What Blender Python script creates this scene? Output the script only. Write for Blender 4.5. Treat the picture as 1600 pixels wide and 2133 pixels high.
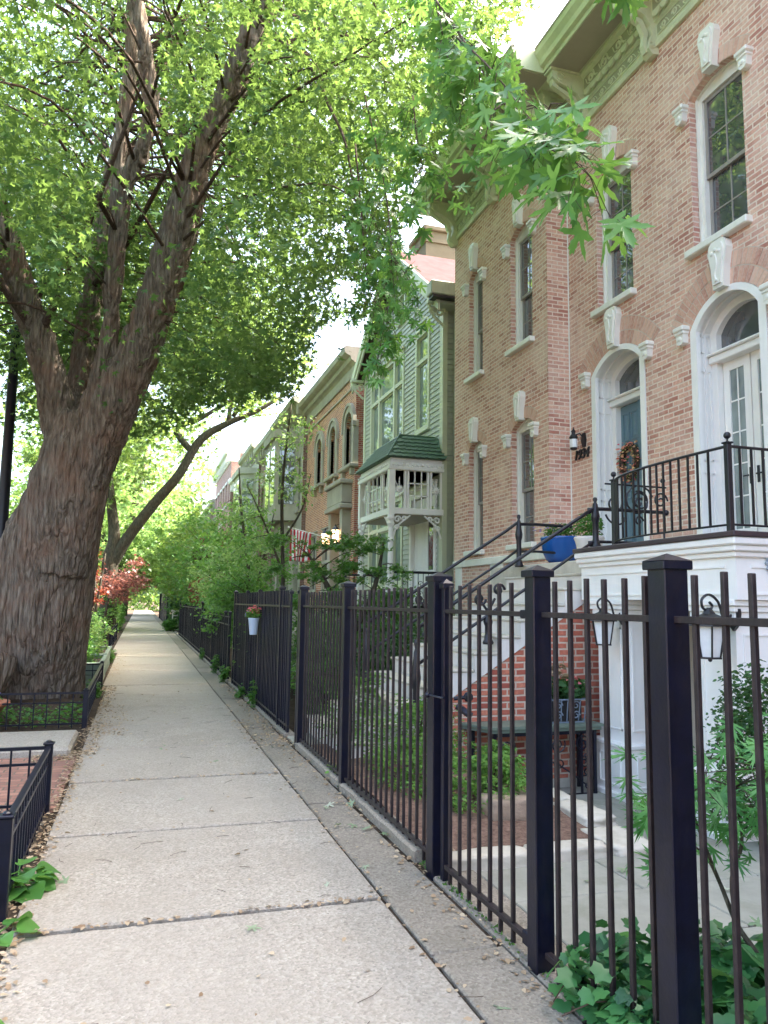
import bpy, math, random
import numpy as np
from mathutils import Vector, Matrix, geometry, noise
R = random.Random(7)
NR = np.random.default_rng(11)
S = bpy.context.scene
for o in list(bpy.data.objects):
    bpy.data.objects.remove(o)
COL = S.collection

# ------------------------------------------------------------------ camera
EYE = Vector((0.0, 0.0, 1.55))          # phone held at 1.55 m above the sidewalk
FPX, CX, CY, ROLL = 1600.0, 800.0, 1066.5, 0.014
_y = np.array([(293 - CX) / FPX, (CY - 1250) / FPX, 1.0]); _y /= np.linalg.norm(_y)
_k = -(_y[0] * math.sin(ROLL) + _y[1] * math.cos(ROLL)) / _y[2]
_z = np.array([math.sin(ROLL), math.cos(ROLL), _k]); _z /= np.linalg.norm(_z)
_x = -np.cross(_y, _z)
CM = np.array([_x, _y, _z])             # world = CM @ (right, up, forward)
cam = bpy.data.cameras.new('camera')
cam.sensor_fit = 'VERTICAL'; cam.sensor_height = 24.0
cam.lens = FPX / 2133.0 * 24.0
cam.clip_start = 0.05; cam.clip_end = 2000
camo = bpy.data.objects.new('camera', cam); COL.objects.link(camo)
camo.matrix_world = Matrix(((CM[0][0], CM[0][1], -CM[0][2], EYE.x), (CM[1][0], CM[1][1], -CM[1][2], EYE.y),
                            (CM[2][0], CM[2][1], -CM[2][2], EYE.z), (0, 0, 0, 1)))
S.camera = camo

def proj(P):
    """photo pixel of world points, used to keep foliage clear of the facades as the real crown is"""
    P = np.atleast_2d(np.asarray(P, float))
    c = (P - np.array(EYE)) @ CM
    w = np.maximum(c[:, 2], 1e-3)
    return CX + FPX * c[:, 0] / w, CY - FPX * c[:, 1] / w, c[:, 2]

# ------------------------------------------------------------------ light
SUN_DIR = Vector((0.72, 0.02, 0.86)).normalized()     # towards the sun: high, behind the houses on the right
EL = math.asin(SUN_DIR.z); AZ = math.atan2(SUN_DIR.x, SUN_DIR.y)
world = bpy.data.worlds.new('World'); S.world = world; world.use_nodes = True
wn = world.node_tree.nodes; wl = world.node_tree.links
sky = wn.new('ShaderNodeTexSky'); sky.sky_type = 'NISHITA'; sky.sun_disc = False
sky.sun_elevation = EL; sky.sun_rotation = AZ; sky.dust_density = 7.0; sky.air_density = 1.0; sky.ozone_density = 0.6
wl.new(sky.outputs[0], wn['Background'].inputs[0]); wn['Background'].inputs[1].default_value = 0.15
sl = bpy.data.lights.new('sun', 'SUN'); sl.energy = 3.6; sl.angle = math.radians(0.6); sl.color = (1.0, 0.94, 0.84)
so = bpy.data.objects.new('sun', sl); COL.objects.link(so)
so.rotation_euler = SUN_DIR.to_track_quat('Z', 'Y').to_euler()
S.view_settings.view_transform = 'Standard'; S.view_settings.look = 'None'
S.view_settings.exposure = 3.3; S.view_settings.gamma = 1.0
try:
    S.cycles.max_bounces = 8; S.cycles.diffuse_bounces = 4; S.cycles.transmission_bounces = 6
    S.cycles.sample_clamp_indirect = 6.0; S.cycles.use_denoising = True
except Exception: pass

# ------------------------------------------------------------------ helpers
def tag(o, label=None, cat=None, group=None, kind=None):
    if label: o['label'] = label
    if cat: o['category'] = cat
    if group: o['group'] = group
    if kind: o['kind'] = kind
    return o

class MB:
    def __init__(s): s.v = []; s.f = []
    def add(s, vs, fs):
        b = len(s.v); s.v.extend([tuple(p) for p in vs]); s.f.extend([tuple(i + b for i in f) for f in fs])
    def box(s, x0, x1, y0, y1, z0, z1, b=0.0):
        if x0 > x1: x0, x1 = x1, x0
        if y0 > y1: y0, y1 = y1, y0
        if z0 > z1: z0, z1 = z1, z0
        if b <= 0:
            s.add([(x0, y0, z0), (x1, y0, z0), (x1, y1, z0), (x0, y1, z0), (x0, y0, z1), (x1, y0, z1), (x1, y1, z1), (x0, y1, z1)],
                  [(0, 3, 2, 1), (4, 5, 6, 7), (0, 1, 5, 4), (1, 2, 6, 5), (2, 3, 7, 6), (3, 0, 4, 7)])
            return
        b = min(b, (x1 - x0) * .45, (y1 - y0) * .45, (z1 - z0) * .45)
        vs = []
        def ring(z, i):
            return [(x0 + i, y0 + b, z), (x0 + b, y0 + i, z), (x1 - b, y0 + i, z), (x1 - i, y0 + b, z),
                    (x1 - i, y1 - b, z), (x1 - b, y1 - i, z), (x0 + b, y1 - i, z), (x0 + i, y1 - b, z)]
        def ring2(z):
            return [(x0 + b, y0 + b, z)] * 2 + [(x1 - b, y0 + b, z)] * 2 + [(x1 - b, y1 - b, z)] * 2 + [(x0 + b, y1 - b, z)] * 2
        rs = [ring2(z0), ring(z0 + b, 0), ring(z1 - b, 0), ring2(z1)]
        vs = [rs[0][0], rs[0][2], rs[0][4], rs[0][6]] + rs[1] + rs[2] + [rs[3][0], rs[3][2], rs[3][4], rs[3][6]]
        fs = [(3, 2, 1, 0), (20, 21, 22, 23)]
        for i in range(8):
            j = (i + 1) % 8
            fs.append((4 + i, 4 + j, 12 + j, 12 + i))
        for k in range(4):
            a = 4 + 2 * k; c = 4 + (2 * k + 1); n = 4 + (2 * k + 2) % 8
            fs.append((k, c, a)); fs.append((k, (k + 1) % 4, n, c))
            a2 = 12 + 2 * k; c2 = a2 + 1; n2 = 12 + (2 * k + 2) % 8
            fs.append((20 + k, a2, c2)); fs.append((20 + k, c2, n2, 20 + (k + 1) % 4))
        s.add(vs, fs)
    def prism(s, pts, axis, a, b):
        """2-D outline extruded along an axis. axis 'X': pts=(y,z); 'Y': pts=(x,z); 'Z': pts=(x,y)"""
        def mk(p, t):
            return (t, p[0], p[1]) if axis == 'X' else ((p[0], t, p[1]) if axis == 'Y' else (p[0], p[1], t))
        n = len(pts); b0 = len(s.v)
        tri = geometry.tessellate_polygon([[Vector((p[0], p[1], 0)) for p in pts]])
        s.v.extend([mk(p, a) for p in pts]); s.v.extend([mk(p, b) for p in pts])
        for t in tri:
            s.f.append((b0 + t[0], b0 + t[1], b0 + t[2])); s.f.append((b0 + n + t[2], b0 + n + t[1], b0 + n + t[0]))
        for i in range(n):
            j = (i + 1) % n; s.f.append((b0 + i, b0 + j, b0 + n + j, b0 + n + i))
    def tube(s, pts, rad, n=8, cap=True):
        pts = [Vector(p) for p in pts]
        if not isinstance(rad, (list, tuple)): rad = [rad] * len(pts)
        b0 = len(s.v); up = Vector((0, 0, 1)); prev = None
        for i, p in enumerate(pts):
            t = (pts[min(i + 1, len(pts) - 1)] - pts[max(i - 1, 0)])
            if t.length < 1e-9: t = Vector((0, 0, 1))
            t.normalize()
            if prev is None:
                a = t.cross(up if abs(t.z) < .95 else Vector((1, 0, 0))).normalized()
            else:
                a = (prev - t * prev.dot(t))
                a = a.normalized() if a.length > 1e-6 else t.cross(Vector((1, 0, 0))).normalized()
            prev = a; c = t.cross(a)
            for k in range(n):
                an = 2 * math.pi * k / n
                s.v.append(tuple(p + (a * math.cos(an) + c * math.sin(an)) * rad[i]))
        for i in range(len(pts) - 1):
            for k in range(n):
                k2 = (k + 1) % n
                s.f.append((b0 + i * n + k, b0 + i * n + k2, b0 + (i + 1) * n + k2, b0 + (i + 1) * n + k))
        if cap:
            s.f.append(tuple(b0 + k for k in reversed(range(n)))); e = b0 + (len(pts) - 1) * n
            s.f.append(tuple(e + k for k in range(n)))
    def bar(s, p, q, w=.02, h=None):
        """square bar between two points"""
        p, q = Vector(p), Vector(q); t = (q - p).normalized(); h = h or w
        a = t.cross(Vector((0, 0, 1)) if abs(t.z) < .95 else Vector((0, 1, 0))).normalized(); c = t.cross(a)
        vs = []
        for e in (p, q):
            for i, j in ((-1, -1), (1, -1), (1, 1), (-1, 1)): vs.append(e + a * i * w / 2 + c * j * h / 2)
        s.add(vs, [(3, 2, 1, 0), (4, 5, 6, 7), (0, 1, 5, 4), (1, 2, 6, 5), (2, 3, 7, 6), (3, 0, 4, 7)])
    def lathe(s, cx, cy, prof, n=20):
        b0 = len(s.v)
        for r, z in prof:
            for k in range(n):
                a = 2 * math.pi * k / n; s.v.append((cx + r * math.cos(a), cy + r * math.sin(a), z))
        for i in range(len(prof) - 1):
            for k in range(n):
                k2 = (k + 1) % n; s.f.append((b0 + i * n + k, b0 + i * n + k2, b0 + (i + 1) * n + k2, b0 + (i + 1) * n + k))
        s.f.append(tuple(b0 + k for k in reversed(range(n)))); e = b0 + (len(prof) - 1) * n
        s.f.append(tuple(e + k for k in range(n)))
    def sphere(s, c, r, n=10, sq=(1, 1, 1)):
        b0 = len(s.v); m = n // 2 + 1
        s.v.append((c[0], c[1], c[2] - r * sq[2]))
        for i in range(1, m):
            ph = math.pi * i / m
            for k in range(n):
                a = 2 * math.pi * k / n
                s.v.append((c[0] + r * sq[0] * math.sin(ph) * math.cos(a), c[1] + r * sq[1] * math.sin(ph) * math.sin(a), c[2] - r * sq[2] * math.cos(ph)))
        s.v.append((c[0], c[1], c[2] + r * sq[2])); T = len(s.v) - 1
        for k in range(n):
            k2 = (k + 1) % n
            s.f.append((b0, b0 + 1 + k2, b0 + 1 + k)); s.f.append((T, b0 + 1 + (m - 2) * n + k, b0 + 1 + (m - 2) * n + k2))
            for i in range(m - 2):
                s.f.append((b0 + 1 + i * n + k, b0 + 1 + i * n + k2, b0 + 1 + (i + 1) * n + k2, b0 + 1 + (i + 1) * n + k))

def link(name, me, mat, parent=None, smooth=False, uv=True, fixn=False):
    if mat is not None: me.materials.append(mat)
    o = bpy.data.objects.new(name, me); COL.objects.link(o)
    n = len(me.vertices)
    if parent is not None:
        w = Vector(parent['_w']) if '_w' in parent else Vector((0, 0, 0))
        if w.length > 0: me.transform(Matrix.Translation(-w))
        o.parent = parent; o['_w'] = tuple(w)
    if fixn:
        import bmesh
        bm = bmesh.new(); bm.from_mesh(me); bmesh.ops.recalc_face_normals(bm, faces=bm.faces); bm.to_mesh(me); bm.free()
    if uv and n < 60000: boxuv(me)
    if smooth: me.polygons.foreach_set('use_smooth', [True] * len(me.polygons))
    return o

def boxuv(me):
    me.update()
    nl = len(me.loops); co = np.empty(len(me.vertices) * 3); me.vertices.foreach_get('co', co); co = co.reshape(-1, 3)
    nm = np.empty(len(me.polygons) * 3); me.polygons.foreach_get('normal', nm); nm = np.abs(nm.reshape(-1, 3))
    lt = np.empty(len(me.polygons), int); me.polygons.foreach_get('loop_total', lt)
    vi = np.empty(nl, int); me.loops.foreach_get('vertex_index', vi)
    ax = np.repeat(np.argmax(nm * np.array([1.02, 1.01, 1.0]), axis=1), lt); c = co[vi]
    u = np.where(ax == 0, c[:, 1], c[:, 0]); v = np.where(ax == 2, c[:, 1], c[:, 2])
    l = me.uv_layers.new(name='m'); l.data.foreach_set('uv', np.column_stack([u, v]).astype(np.float32).ravel())

def build(mb, name, mat, parent=None, smooth=False, **k):
    me = bpy.data.meshes.new(name); me.from_pydata(mb.v, [], mb.f)
    return link(name, me, mat, parent, smooth, **k)

def thing(name, label, cat, loc=(0, 0, 0), group=None):
    o = bpy.data.objects.new(name, None); COL.objects.link(o); o.location = loc; o.empty_display_size = .1
    o['_w'] = tuple(loc); tag(o, label, cat, group); return o

def solo(mb, name, mat, label, cat, group=None, smooth=False, **k):
    return tag(build(mb, name, mat, None, smooth, **k), label, cat, group)

def kids(o): return [c for c in bpy.data.objects if c.parent == o]
def copy_tree(o, parent=None):
    c = o.copy(); COL.objects.link(c); c.parent = parent
    for ch in kids(o): copy_tree(ch, c)
    return c

def smoothpath(pts, n=4):
    pts = [Vector(p) for p in pts]; out = []
    for i in range(len(pts) - 1):
        p0 = pts[max(i - 1, 0)]; p1 = pts[i]; p2 = pts[i + 1]; p3 = pts[min(i + 2, len(pts) - 1)]
        for k in range(n):
            t = k / n
            out.append(.5 * ((2 * p1) + (p2 - p0) * t + (2 * p0 - 5 * p1 + 4 * p2 - p3) * t * t + (3 * p1 - p0 - 3 * p2 + p3) * t ** 3))
    out.append(pts[-1]); return out
def lerp_list(r, n):
    out = []
    for i in range(len(r) - 1):
        for k in range(n): out.append(r[i] + (r[i + 1] - r[i]) * k / n)
    out.append(r[-1]); return out

# ------------------------------------------------------------------ materials
def newmat(name):
    m = bpy.data.materials.new(name); m.use_nodes = True
    nt = m.node_tree; return m, nt, nt.nodes['Principled BSDF']
def N(nt, t, **k):
    n = nt.nodes.new(t)
    for a, b in k.items():
        if a.startswith('i_'): n.inputs[a[2:].replace('_', ' ')].default_value = b
        else: setattr(n, a, b)
    return n
def coords(nt, kind='Object', scale=(1, 1, 1)):
    tc = N(nt, 'ShaderNodeTexCoord'); mp = N(nt, 'ShaderNodeMapping'); mp.inputs['Scale'].default_value = scale
    nt.links.new(tc.outputs[kind], mp.inputs['Vector']); return mp.outputs[0]
def noise_n(nt, vec, scale, detail=4, rough=.6):
    n = N(nt, 'ShaderNodeTexNoise'); n.inputs['Scale'].default_value = scale; n.inputs['Detail'].default_value = detail
    n.inputs['Roughness'].default_value = rough; nt.links.new(vec, n.inputs['Vector']); return n.outputs['Fac']
def ramp(nt, fac, stops):
    r = N(nt, 'ShaderNodeValToRGB'); e = r.color_ramp.elements
    while len(e) > 1: e.remove(e[0])
    e[0].position = stops[0][0]; e[0].color = (*stops[0][1], 1)
    for p, c in stops[1:]:
        x = e.new(p); x.color = (*c, 1)
    nt.links.new(fac, r.inputs[0]); return r.outputs[0]
def mix(nt, fac, a, b, mode='MIX'):
    m = N(nt, 'ShaderNodeMix', data_type='RGBA', blend_type=mode)
    for i, v in ((0, fac), (6, a), (7, b)):
        if hasattr(v, 'links'): nt.links.new(v, m.inputs[i])
        elif isinstance(v, (int, float)): m.inputs[i].default_value = v
        else: m.inputs[i].default_value = (*v, 1)
    return m.outputs[2]
def bump(nt, h, dist, strength=1.0, bs=None):
    b = N(nt, 'ShaderNodeBump'); b.inputs['Strength'].default_value = strength; b.inputs['Distance'].default_value = dist
    nt.links.new(h, b.inputs['Height'])
    if bs is not None: nt.links.new(b.outputs[0], bs.inputs['Normal'])
    return b
def sc(c, k): return tuple(min(1, x * k) for x in c)

def paint(name, col, rough=.5, var=.12, dirt=None, bmp=.0015, scale=3.0, spec=.5, metal=0.0):
    m, nt, bs = newmat(name); v = coords(nt)
    a = noise_n(nt, v, scale, 6, .65)
    c = ramp(nt, a, [(.3, sc(col, 1 - var)), (.7, sc(col, 1 + var))])
    if dirt:
        d = noise_n(nt, coords(nt, scale=(1, 1, .35)), scale * 1.7, 8, .75)
        f = ramp(nt, d, [(.48, (0, 0, 0)), (.72, (.65, .65, .65))]); c = mix(nt, f, c, dirt)
    nt.links.new(c, bs.inputs['Base Color']); bs.inputs['Roughness'].default_value = rough
    bs.inputs['Specular IOR Level'].default_value = spec; bs.inputs['Metallic'].default_value = metal
    if bmp: bump(nt, noise_n(nt, v, 60, 3), bmp, .6, bs)
    return m

def brickmat(name, c1, c2, c3, mortar, bw=.205, bh=.068, ms=.011, pale=None, pf=.5):
    m, nt, bs = newmat(name)
    tc = N(nt, 'ShaderNodeUVMap'); v0 = tc.outputs[0]
    # uneven old coursing
    nd = N(nt, 'ShaderNodeTexNoise'); nd.inputs['Scale'].default_value = 4.5; nt.links.new(v0, nd.inputs['Vector'])
    sub = N(nt, 'ShaderNodeVectorMath', operation='SUBTRACT'); nt.links.new(nd.outputs['Color'], sub.inputs[0]); sub.inputs[1].default_value = (.5, .5, .5)
    scl = N(nt, 'ShaderNodeVectorMath', operation='SCALE'); nt.links.new(sub.outputs[0], scl.inputs[0]); scl.inputs['Scale'].default_value = .016
    ad = N(nt, 'ShaderNodeVectorMath', operation='ADD'); nt.links.new(v0, ad.inputs[0]); nt.links.new(scl.outputs[0], ad.inputs[1]); v = ad.outputs[0]
    b = N(nt, 'ShaderNodeTexBrick'); nt.links.new(v, b.inputs['Vector'])
    b.inputs['Scale'].default_value = 1; b.inputs['Brick Width'].default_value = bw; b.inputs['Row Height'].default_value = bh
    b.inputs['Mortar Size'].default_value = ms; b.inputs['Mortar Smooth'].default_value = .35; b.inputs['Bias'].default_value = -.1
    b.inputs['Color1'].default_value = (0, 0, 0, 1); b.inputs['Color2'].default_value = (1, 1, 1, 1); b.inputs['Mortar'].default_value = (.5, .5, .5, 1)
    per = ramp(nt, b.outputs['Color'], [(.05, c2), (.35, c1), (.7, c3), (.95, sc(c1, 1.15))])
    fn = noise_n(nt, v0, 26, 6, .7)
    col = mix(nt, ramp(nt, fn, [(.35, (0, 0, 0)), (.75, (.75, .75, .75))]), per, sc(c2, .8))
    if pale:
        pn = noise_n(nt, v0, 1.3, 8, .72)
        col = mix(nt, ramp(nt, pn, [(.42, (0, 0, 0)), (.68, (pf, pf, pf))]), col, pale)
    mc = mix(nt, noise_n(nt, v0, 9, 5), sc(mortar, .82), sc(mortar, 1.12))
    col = mix(nt, b.outputs['Fac'], col, mc)
    mpv = N(nt, 'ShaderNodeMapping'); mpv.inputs['Scale'].default_value = (1, .16, 1); nt.links.new(v0, mpv.inputs['Vector'])
    stn = noise_n(nt, mpv.outputs[0], 2.6, 9, .78)
    col = mix(nt, ramp(nt, stn, [(.50, (0, 0, 0)), (.78, (.5, .5, .5))]), col, sc(c2, .75))
    rep = noise_n(nt, v0, .55, 4, .6)
    col = mix(nt, ramp(nt, rep, [(.56, (0, 0, 0)), (.62, (.22, .22, .22))]), col, mortar)
    nt.links.new(col, bs.inputs['Base Color']); bs.inputs['Roughness'].default_value = .9; bs.inputs['Specular IOR Level'].default_value = .2
    inv = N(nt, 'ShaderNodeMath', operation='MULTIPLY_ADD'); nt.links.new(b.outputs['Fac'], inv.inputs[0]); inv.inputs[1].default_value = -1.0
    nt.links.new(fn, inv.inputs[2])
    bump(nt, inv.outputs[0], .007, .9, bs)
    return m

def leafmat(name, a, b, c, tr=(.25, .42, .06), tf=.45, rough=.45):
    m, nt, bs = newmat(name)
    g = N(nt, 'ShaderNodeNewGeometry')
    col = ramp(nt, g.outputs['Random Per Island'], [(0, a), (.5, b), (1, c)])
    nt.links.new(col, bs.inputs['Base Color']); bs.inputs['Roughness'].default_value = rough; bs.inputs['Specular IOR Level'].default_value = .35
    t = N(nt, 'ShaderNodeBsdfTranslucent'); tcn = mix(nt, .55, col, tr); nt.links.new(tcn, t.inputs[0])
    mx = N(nt, 'ShaderNodeMixShader'); mx.inputs[0].default_value = tf
    nt.links.new(bs.outputs[0], mx.inputs[1]); nt.links.new(t.outputs[0], mx.inputs[2])
    nt.links.new(mx.outputs[0], nt.nodes['Material Output'].inputs[0]); return m

def barkmat(name, lo, mid, hi, sx=9, sz=1.5, dist=.03):
    m, nt, bs = newmat(name)
    v = coords(nt, scale=(1, 1, sz / sx))
    w = N(nt, 'ShaderNodeTexNoise'); w.inputs['Scale'].default_value = 3; w.inputs['Detail'].default_value = 3; nt.links.new(v, w.inputs['Vector'])
    vv = mix(nt, .12, v, w.outputs['Color'])
    vo = N(nt, 'ShaderNodeTexVoronoi', feature='DISTANCE_TO_EDGE'); vo.inputs['Scale'].default_value = sx * 1.5; nt.links.new(vv, vo.inputs['Vector'])
    n1 = noise_n(nt, v, sx * 2.2, 8, .7); n2 = noise_n(nt, coords(nt), 2.2, 5)
    ml = N(nt, 'ShaderNodeMath', operation='MULTIPLY'); nt.links.new(vo.outputs['Distance'], ml.inputs[0]); ml.inputs[1].default_value = 3.0
    mn = N(nt, 'ShaderNodeMath', operation='MINIMUM'); nt.links.new(ml.outputs[0], mn.inputs[0]); mn.inputs[1].default_value = .6
    ad = N(nt, 'ShaderNodeMath', operation='ADD'); nt.links.new(mn.outputs[0], ad.inputs[0]); nt.links.new(n1, ad.inputs[1])
    c = ramp(nt, n1, [(.3, lo), (.5, mid), (.68, hi)])
    c = mix(nt, ramp(nt, n2, [(.45, (0, 0, 0)), (.7, (.6, .6, .6))]), c, (mid[0] * 1.25, mid[1] * .85, mid[2] * .7))
    nt.links.new(c, bs.inputs['Base Color']); bs.inputs['Roughness'].default_value = .95; bs.inputs['Specular IOR Level'].default_value = .15
    bump(nt, ad.outputs[0], dist, 1.0, bs); return m

def concrete(name, a, b, stain, agg=140):
    m, nt, bs = newmat(name); v = coords(nt)
    vo = N(nt, 'ShaderNodeTexVoronoi'); vo.inputs['Scale'].default_value = agg; nt.links.new(v, vo.inputs['Vector'])
    spk = ramp(nt, vo.outputs['Color'], [(0, sc(a, .5)), (.3, a), (.75, b), (1, sc(b, 1.35))])
    big = noise_n(nt, v, .9, 7, .7); fine = noise_n(nt, v, 38, 5, .8)
    c = mix(nt, .4, spk, ramp(nt, fine, [(.3, sc(a, .7)), (.55, b), (.8, sc(b, 1.15))]))
    c = mix(nt, ramp(nt, big, [(.4, (0, 0, 0)), (.75, (.55, .55, .55))]), c, stain)
    w2 = noise_n(nt, v, .45, 3, .5)
    c = mix(nt, ramp(nt, w2, [(.45, (0, 0, 0)), (.6, (.35, .35, .35))]), c, sc(b, .95))
    sp = noise_n(nt, v, 7, 8, .85)
    c = mix(nt, ramp(nt, sp, [(.6, (0, 0, 0)), (.72, (.45, .45, .45))]), c, sc(stain, .6))
    nt.links.new(c, bs.inputs['Base Color']); bs.inputs['Roughness'].default_value = .92; bs.inputs['Specular IOR Level'].default_value = .2
    ad = N(nt, 'ShaderNodeMath', operation='ADD'); nt.links.new(vo.outputs['Distance'], ad.inputs[0]); nt.links.new(fine, ad.inputs[1])
    bump(nt, ad.outputs[0], .004, .8, bs); return m

def glassmat(name, base=(.065, .07, .075), rough=.02, ior=1.9):
    m, nt, bs = newmat(name); v = coords(nt)
    nt.links.new(ramp(nt, noise_n(nt, v, 1.5, 3), [(.35, sc(base, .7)), (.7, sc(base, 1.5))]), bs.inputs['Base Color'])
    bs.inputs['Roughness'].default_value = rough; bs.inputs['IOR'].default_value = ior; bs.inputs['Specular IOR Level'].default_value = .8
    bump(nt, noise_n(nt, v, 1.7, 2), .012, .35, bs); return m

M = {}
M['brick'] = brickmat('salmon_brick', (.70, .385, .29), (.48, .21, .155), (.77, .50, .37), (.80, .66, .54), ms=.011, pale=(.82, .62, .49), pf=.58)
M['brick_red'] = brickmat('red_brick', (.52, .16, .10), (.36, .10, .07), (.62, .24, .15), (.58, .45, .35))
M['brick_orange'] = brickmat('orange_brick', (.55, .20, .095), (.36, .11, .06), (.64, .28, .14), (.62, .52, .42), ms=.014)
M['brick_dark'] = brickmat('brown_brick', (.22, .11, .08), (.15, .07, .055), (.28, .15, .11), (.33, .28, .24))
M['brick_pink'] = brickmat('pink_brick', (.50, .28, .24), (.42, .2, .17), (.56, .34, .28), (.55, .45, .4))
M['paver'] = brickmat('paver_brick', (.34, .17, .12), (.25, .13, .1), (.42, .22, .16), (.16, .13, .1), bw=.2, bh=.1, ms=.008)
def isl(name, cols, rough=.9):
    m, nt, bs = newmat(name); g = N(nt, 'ShaderNodeNewGeometry'); c = ramp(nt, g.outputs['Random Per Island'], [(i / (len(cols) - 1), q) for i, q in enumerate(cols)])
    fn = noise_n(nt, coords(nt), 24, 6, .7); c = mix(nt, ramp(nt, fn, [(.35, (0, 0, 0)), (.75, (.7, .7, .7))]), c, (.72, .54, .43))
    nt.links.new(c, bs.inputs['Base Color']); bs.inputs['Roughness'].default_value = rough; bs.inputs['Specular IOR Level'].default_value = .2; bump(nt, fn, .004, .8, bs); return m
M['soldier'] = isl('arch_brick', [(.42, .19, .14), (.56, .30, .22), (.66, .43, .32), (.50, .25, .18)])
M['mortar'] = paint('arch_mortar', (.56, .46, .37), .95, .15)
M['trim'] = paint('cream_trim_paint', (.78, .76, .68), .45, .04, (.62, .6, .5))
M['white'] = paint('white_trim_paint', (.84, .82, .77), .45, .03, (.78, .755, .70))
M['frieze_ground'] = paint('olive_frieze_ground', (.33, .33, .21), .6, .08)
M['cornice'] = paint('pale_green_cornice_paint', (.60, .62, .42), .5, .08, (.46, .48, .30))
M['soffit'] = paint('tan_soffit_paint', (.40, .35, .27), .6, .06)
M['sash'] = paint('taupe_sash_paint', (.30, .27, .24), .4, .06)
M['glass'] = glassmat('window_glass')
M['glass_pale'] = glassmat('curtained_glass', (.16, .2, .18), .03, 1.8)
M['iron'] = paint('navy_black_iron', (.0025, .0035, .013), .34, .4, (.014, .012, .016), .0012, 12, .4)
M['iron_b'] = paint('weathered_brown_iron', (.017, .012, .014), .45, .4, (.06, .042, .036), .0015, 16, .4)
M['iron_flat'] = paint('black_railing_iron', (.008, .008, .013), .4, .3, None, .001, 12, .5)
M['stone'] = paint('weathered_limestone', (.52, .48, .40), .85, .14, (.33, .28, .2), .004, 2.5, .2)
M['stone_w'] = paint('pale_step_side', (.66, .62, .57), .8, .07, (.5, .45, .38), .002, 2.5, .2)
M['flag'] = paint('grey_green_flagstone', (.30, .295, .245), .8, .18, (.19, .20, .14), .003, 2, .25)
M['conc'] = concrete('sidewalk_concrete', (.285, .247, .196), (.415, .372, .308), (.19, .158, .118), 85)
M['conc2'] = concrete('curb_strip_concrete', (.225, .192, .152), (.33, .29, .233), (.125, .108, .072), 80)
M['soil'] = paint('dark_soil', (.055, .04, .028), .95, .5, (.1, .07, .05), .01, 12, .1)
M['mulch'] = paint('brown_mulch', (.16, .10, .075), .95, .5, (.28, .2, .15), .015, 25, .1)
M['green_side'] = paint('sage_siding_paint', (.40, .42, .335), .55, .06, (.25, .28, .2))
M['green_trim'] = paint('pale_sage_trim_paint', (.56, .58, .42), .5, .05)
M['shingle'] = paint('dark_green_shingle', (.085, .16, .10), .6, .18)
M['pinkroof'] = paint('dark_red_roof', (.092, .054, .054), .9, .15, spec=0.0)  # even dark red-grey asphalt roof colour
M['greystone'] = paint('grey_limestone_facade', (.38, .36, .29), .85, .12, (.27, .25, .2), .003, 1.5, .2)
M['bluedoor'] = paint('slate_blue_door_paint', (.12, .20, .24), .4, .06)
M['bluepot'] = paint('cobalt_glaze', (.008, .085, .32), .12, .12, None, 0, 3, .7)
M['terra'] = paint('terracotta', (.45, .15, .08), .8, .12, (.5, .3, .2))
M['whitepot'] = paint('pale_blue_enamel', (.50, .60, .74), .35, .03)
M['planter'] = paint('grey_green_planter_boards', (.17, .22, .17), .7, .12, (.1, .12, .09))
M['bark'] = barkmat('maple_bark', (.055, .043, .034), (.185, .148, .115), (.34, .285, .225), 11, 1.25, .045)
M['bark2'] = barkmat('grey_bark', (.03, .028, .022), (.075, .07, .052), (.14, .13, .095), 12, 2, .02)
M['twig'] = barkmat('twig_bark', (.03, .022, .018), (.07, .05, .038), (.13, .10, .08), 20, 5, .004)
M['leaf'] = leafmat('maple_leaf', (.026, .085, .028), (.045, .13, .040), (.08, .165, .045), (.30, .43, .08), .45)
M['leaf_y'] = leafmat('yellow_green_leaf', (.05, .125, .022), (.08, .17, .035), (.13, .22, .05), (.34, .46, .09), .46)  # yellower, paler green than the maple leaf
M['leaf_big'] = leafmat('near_maple_leaf', (.03, .12, .035), (.06, .19, .045), (.13, .30, .07), (.32, .55, .08), .42, .32)
M['leaf_d'] = leafmat('dark_shrub_leaf', (.018, .06, .02), (.035, .10, .03), (.06, .15, .04), (.15, .3, .05), .3)
M['leaf_m'] = leafmat('garden_leaf', (.035, .12, .025), (.06, .18, .035), (.12, .28, .05), (.25, .45, .06), .4)
M['leaf_l'] = leafmat('bright_shrub_leaf', (.08, .20, .035), (.12, .27, .05), (.19, .36, .075), (.3, .5, .08), .4)
M['leaf_b'] = leafmat('locust_leaf', (.10, .20, .06), (.15, .28, .08), (.24, .38, .12), (.35, .5, .12), .45)
M['leaf_r'] = leafmat('red_maple_leaf', (.08, .018, .015), (.15, .03, .02), (.24, .07, .03), (.35, .07, .03), .35)
M['leaf_p'] = leafmat('rosy_maple_leaf', (.10, .03, .025), (.15, .05, .04), (.22, .09, .06), (.38, .14, .1), .35)
M['hosta'] = leafmat('hosta_leaf', (.06, .18, .035), (.09, .24, .045), (.15, .33, .06), (.25, .45, .07), .35, .38)
M['hosta_d'] = leafmat('blue_hosta_leaf', (.04, .15, .05), (.06, .2, .06), (.09, .26, .08), (.2, .4, .08), .3, .35)
M['lace'] = leafmat('lace_leaf', (.04, .17, .045), (.07, .25, .065), (.13, .35, .10), (.2, .48, .12), .42)
M['ivy'] = leafmat('ivy_leaf', (.015, .07, .025), (.03, .12, .04), (.07, .2, .06), (.1, .3, .06), .25, .3)
M['dead'] = leafmat('dry_leaf', (.22, .14, .08), (.36, .26, .16), (.5, .4, .27), (.5, .4, .2), .15, .8)
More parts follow.
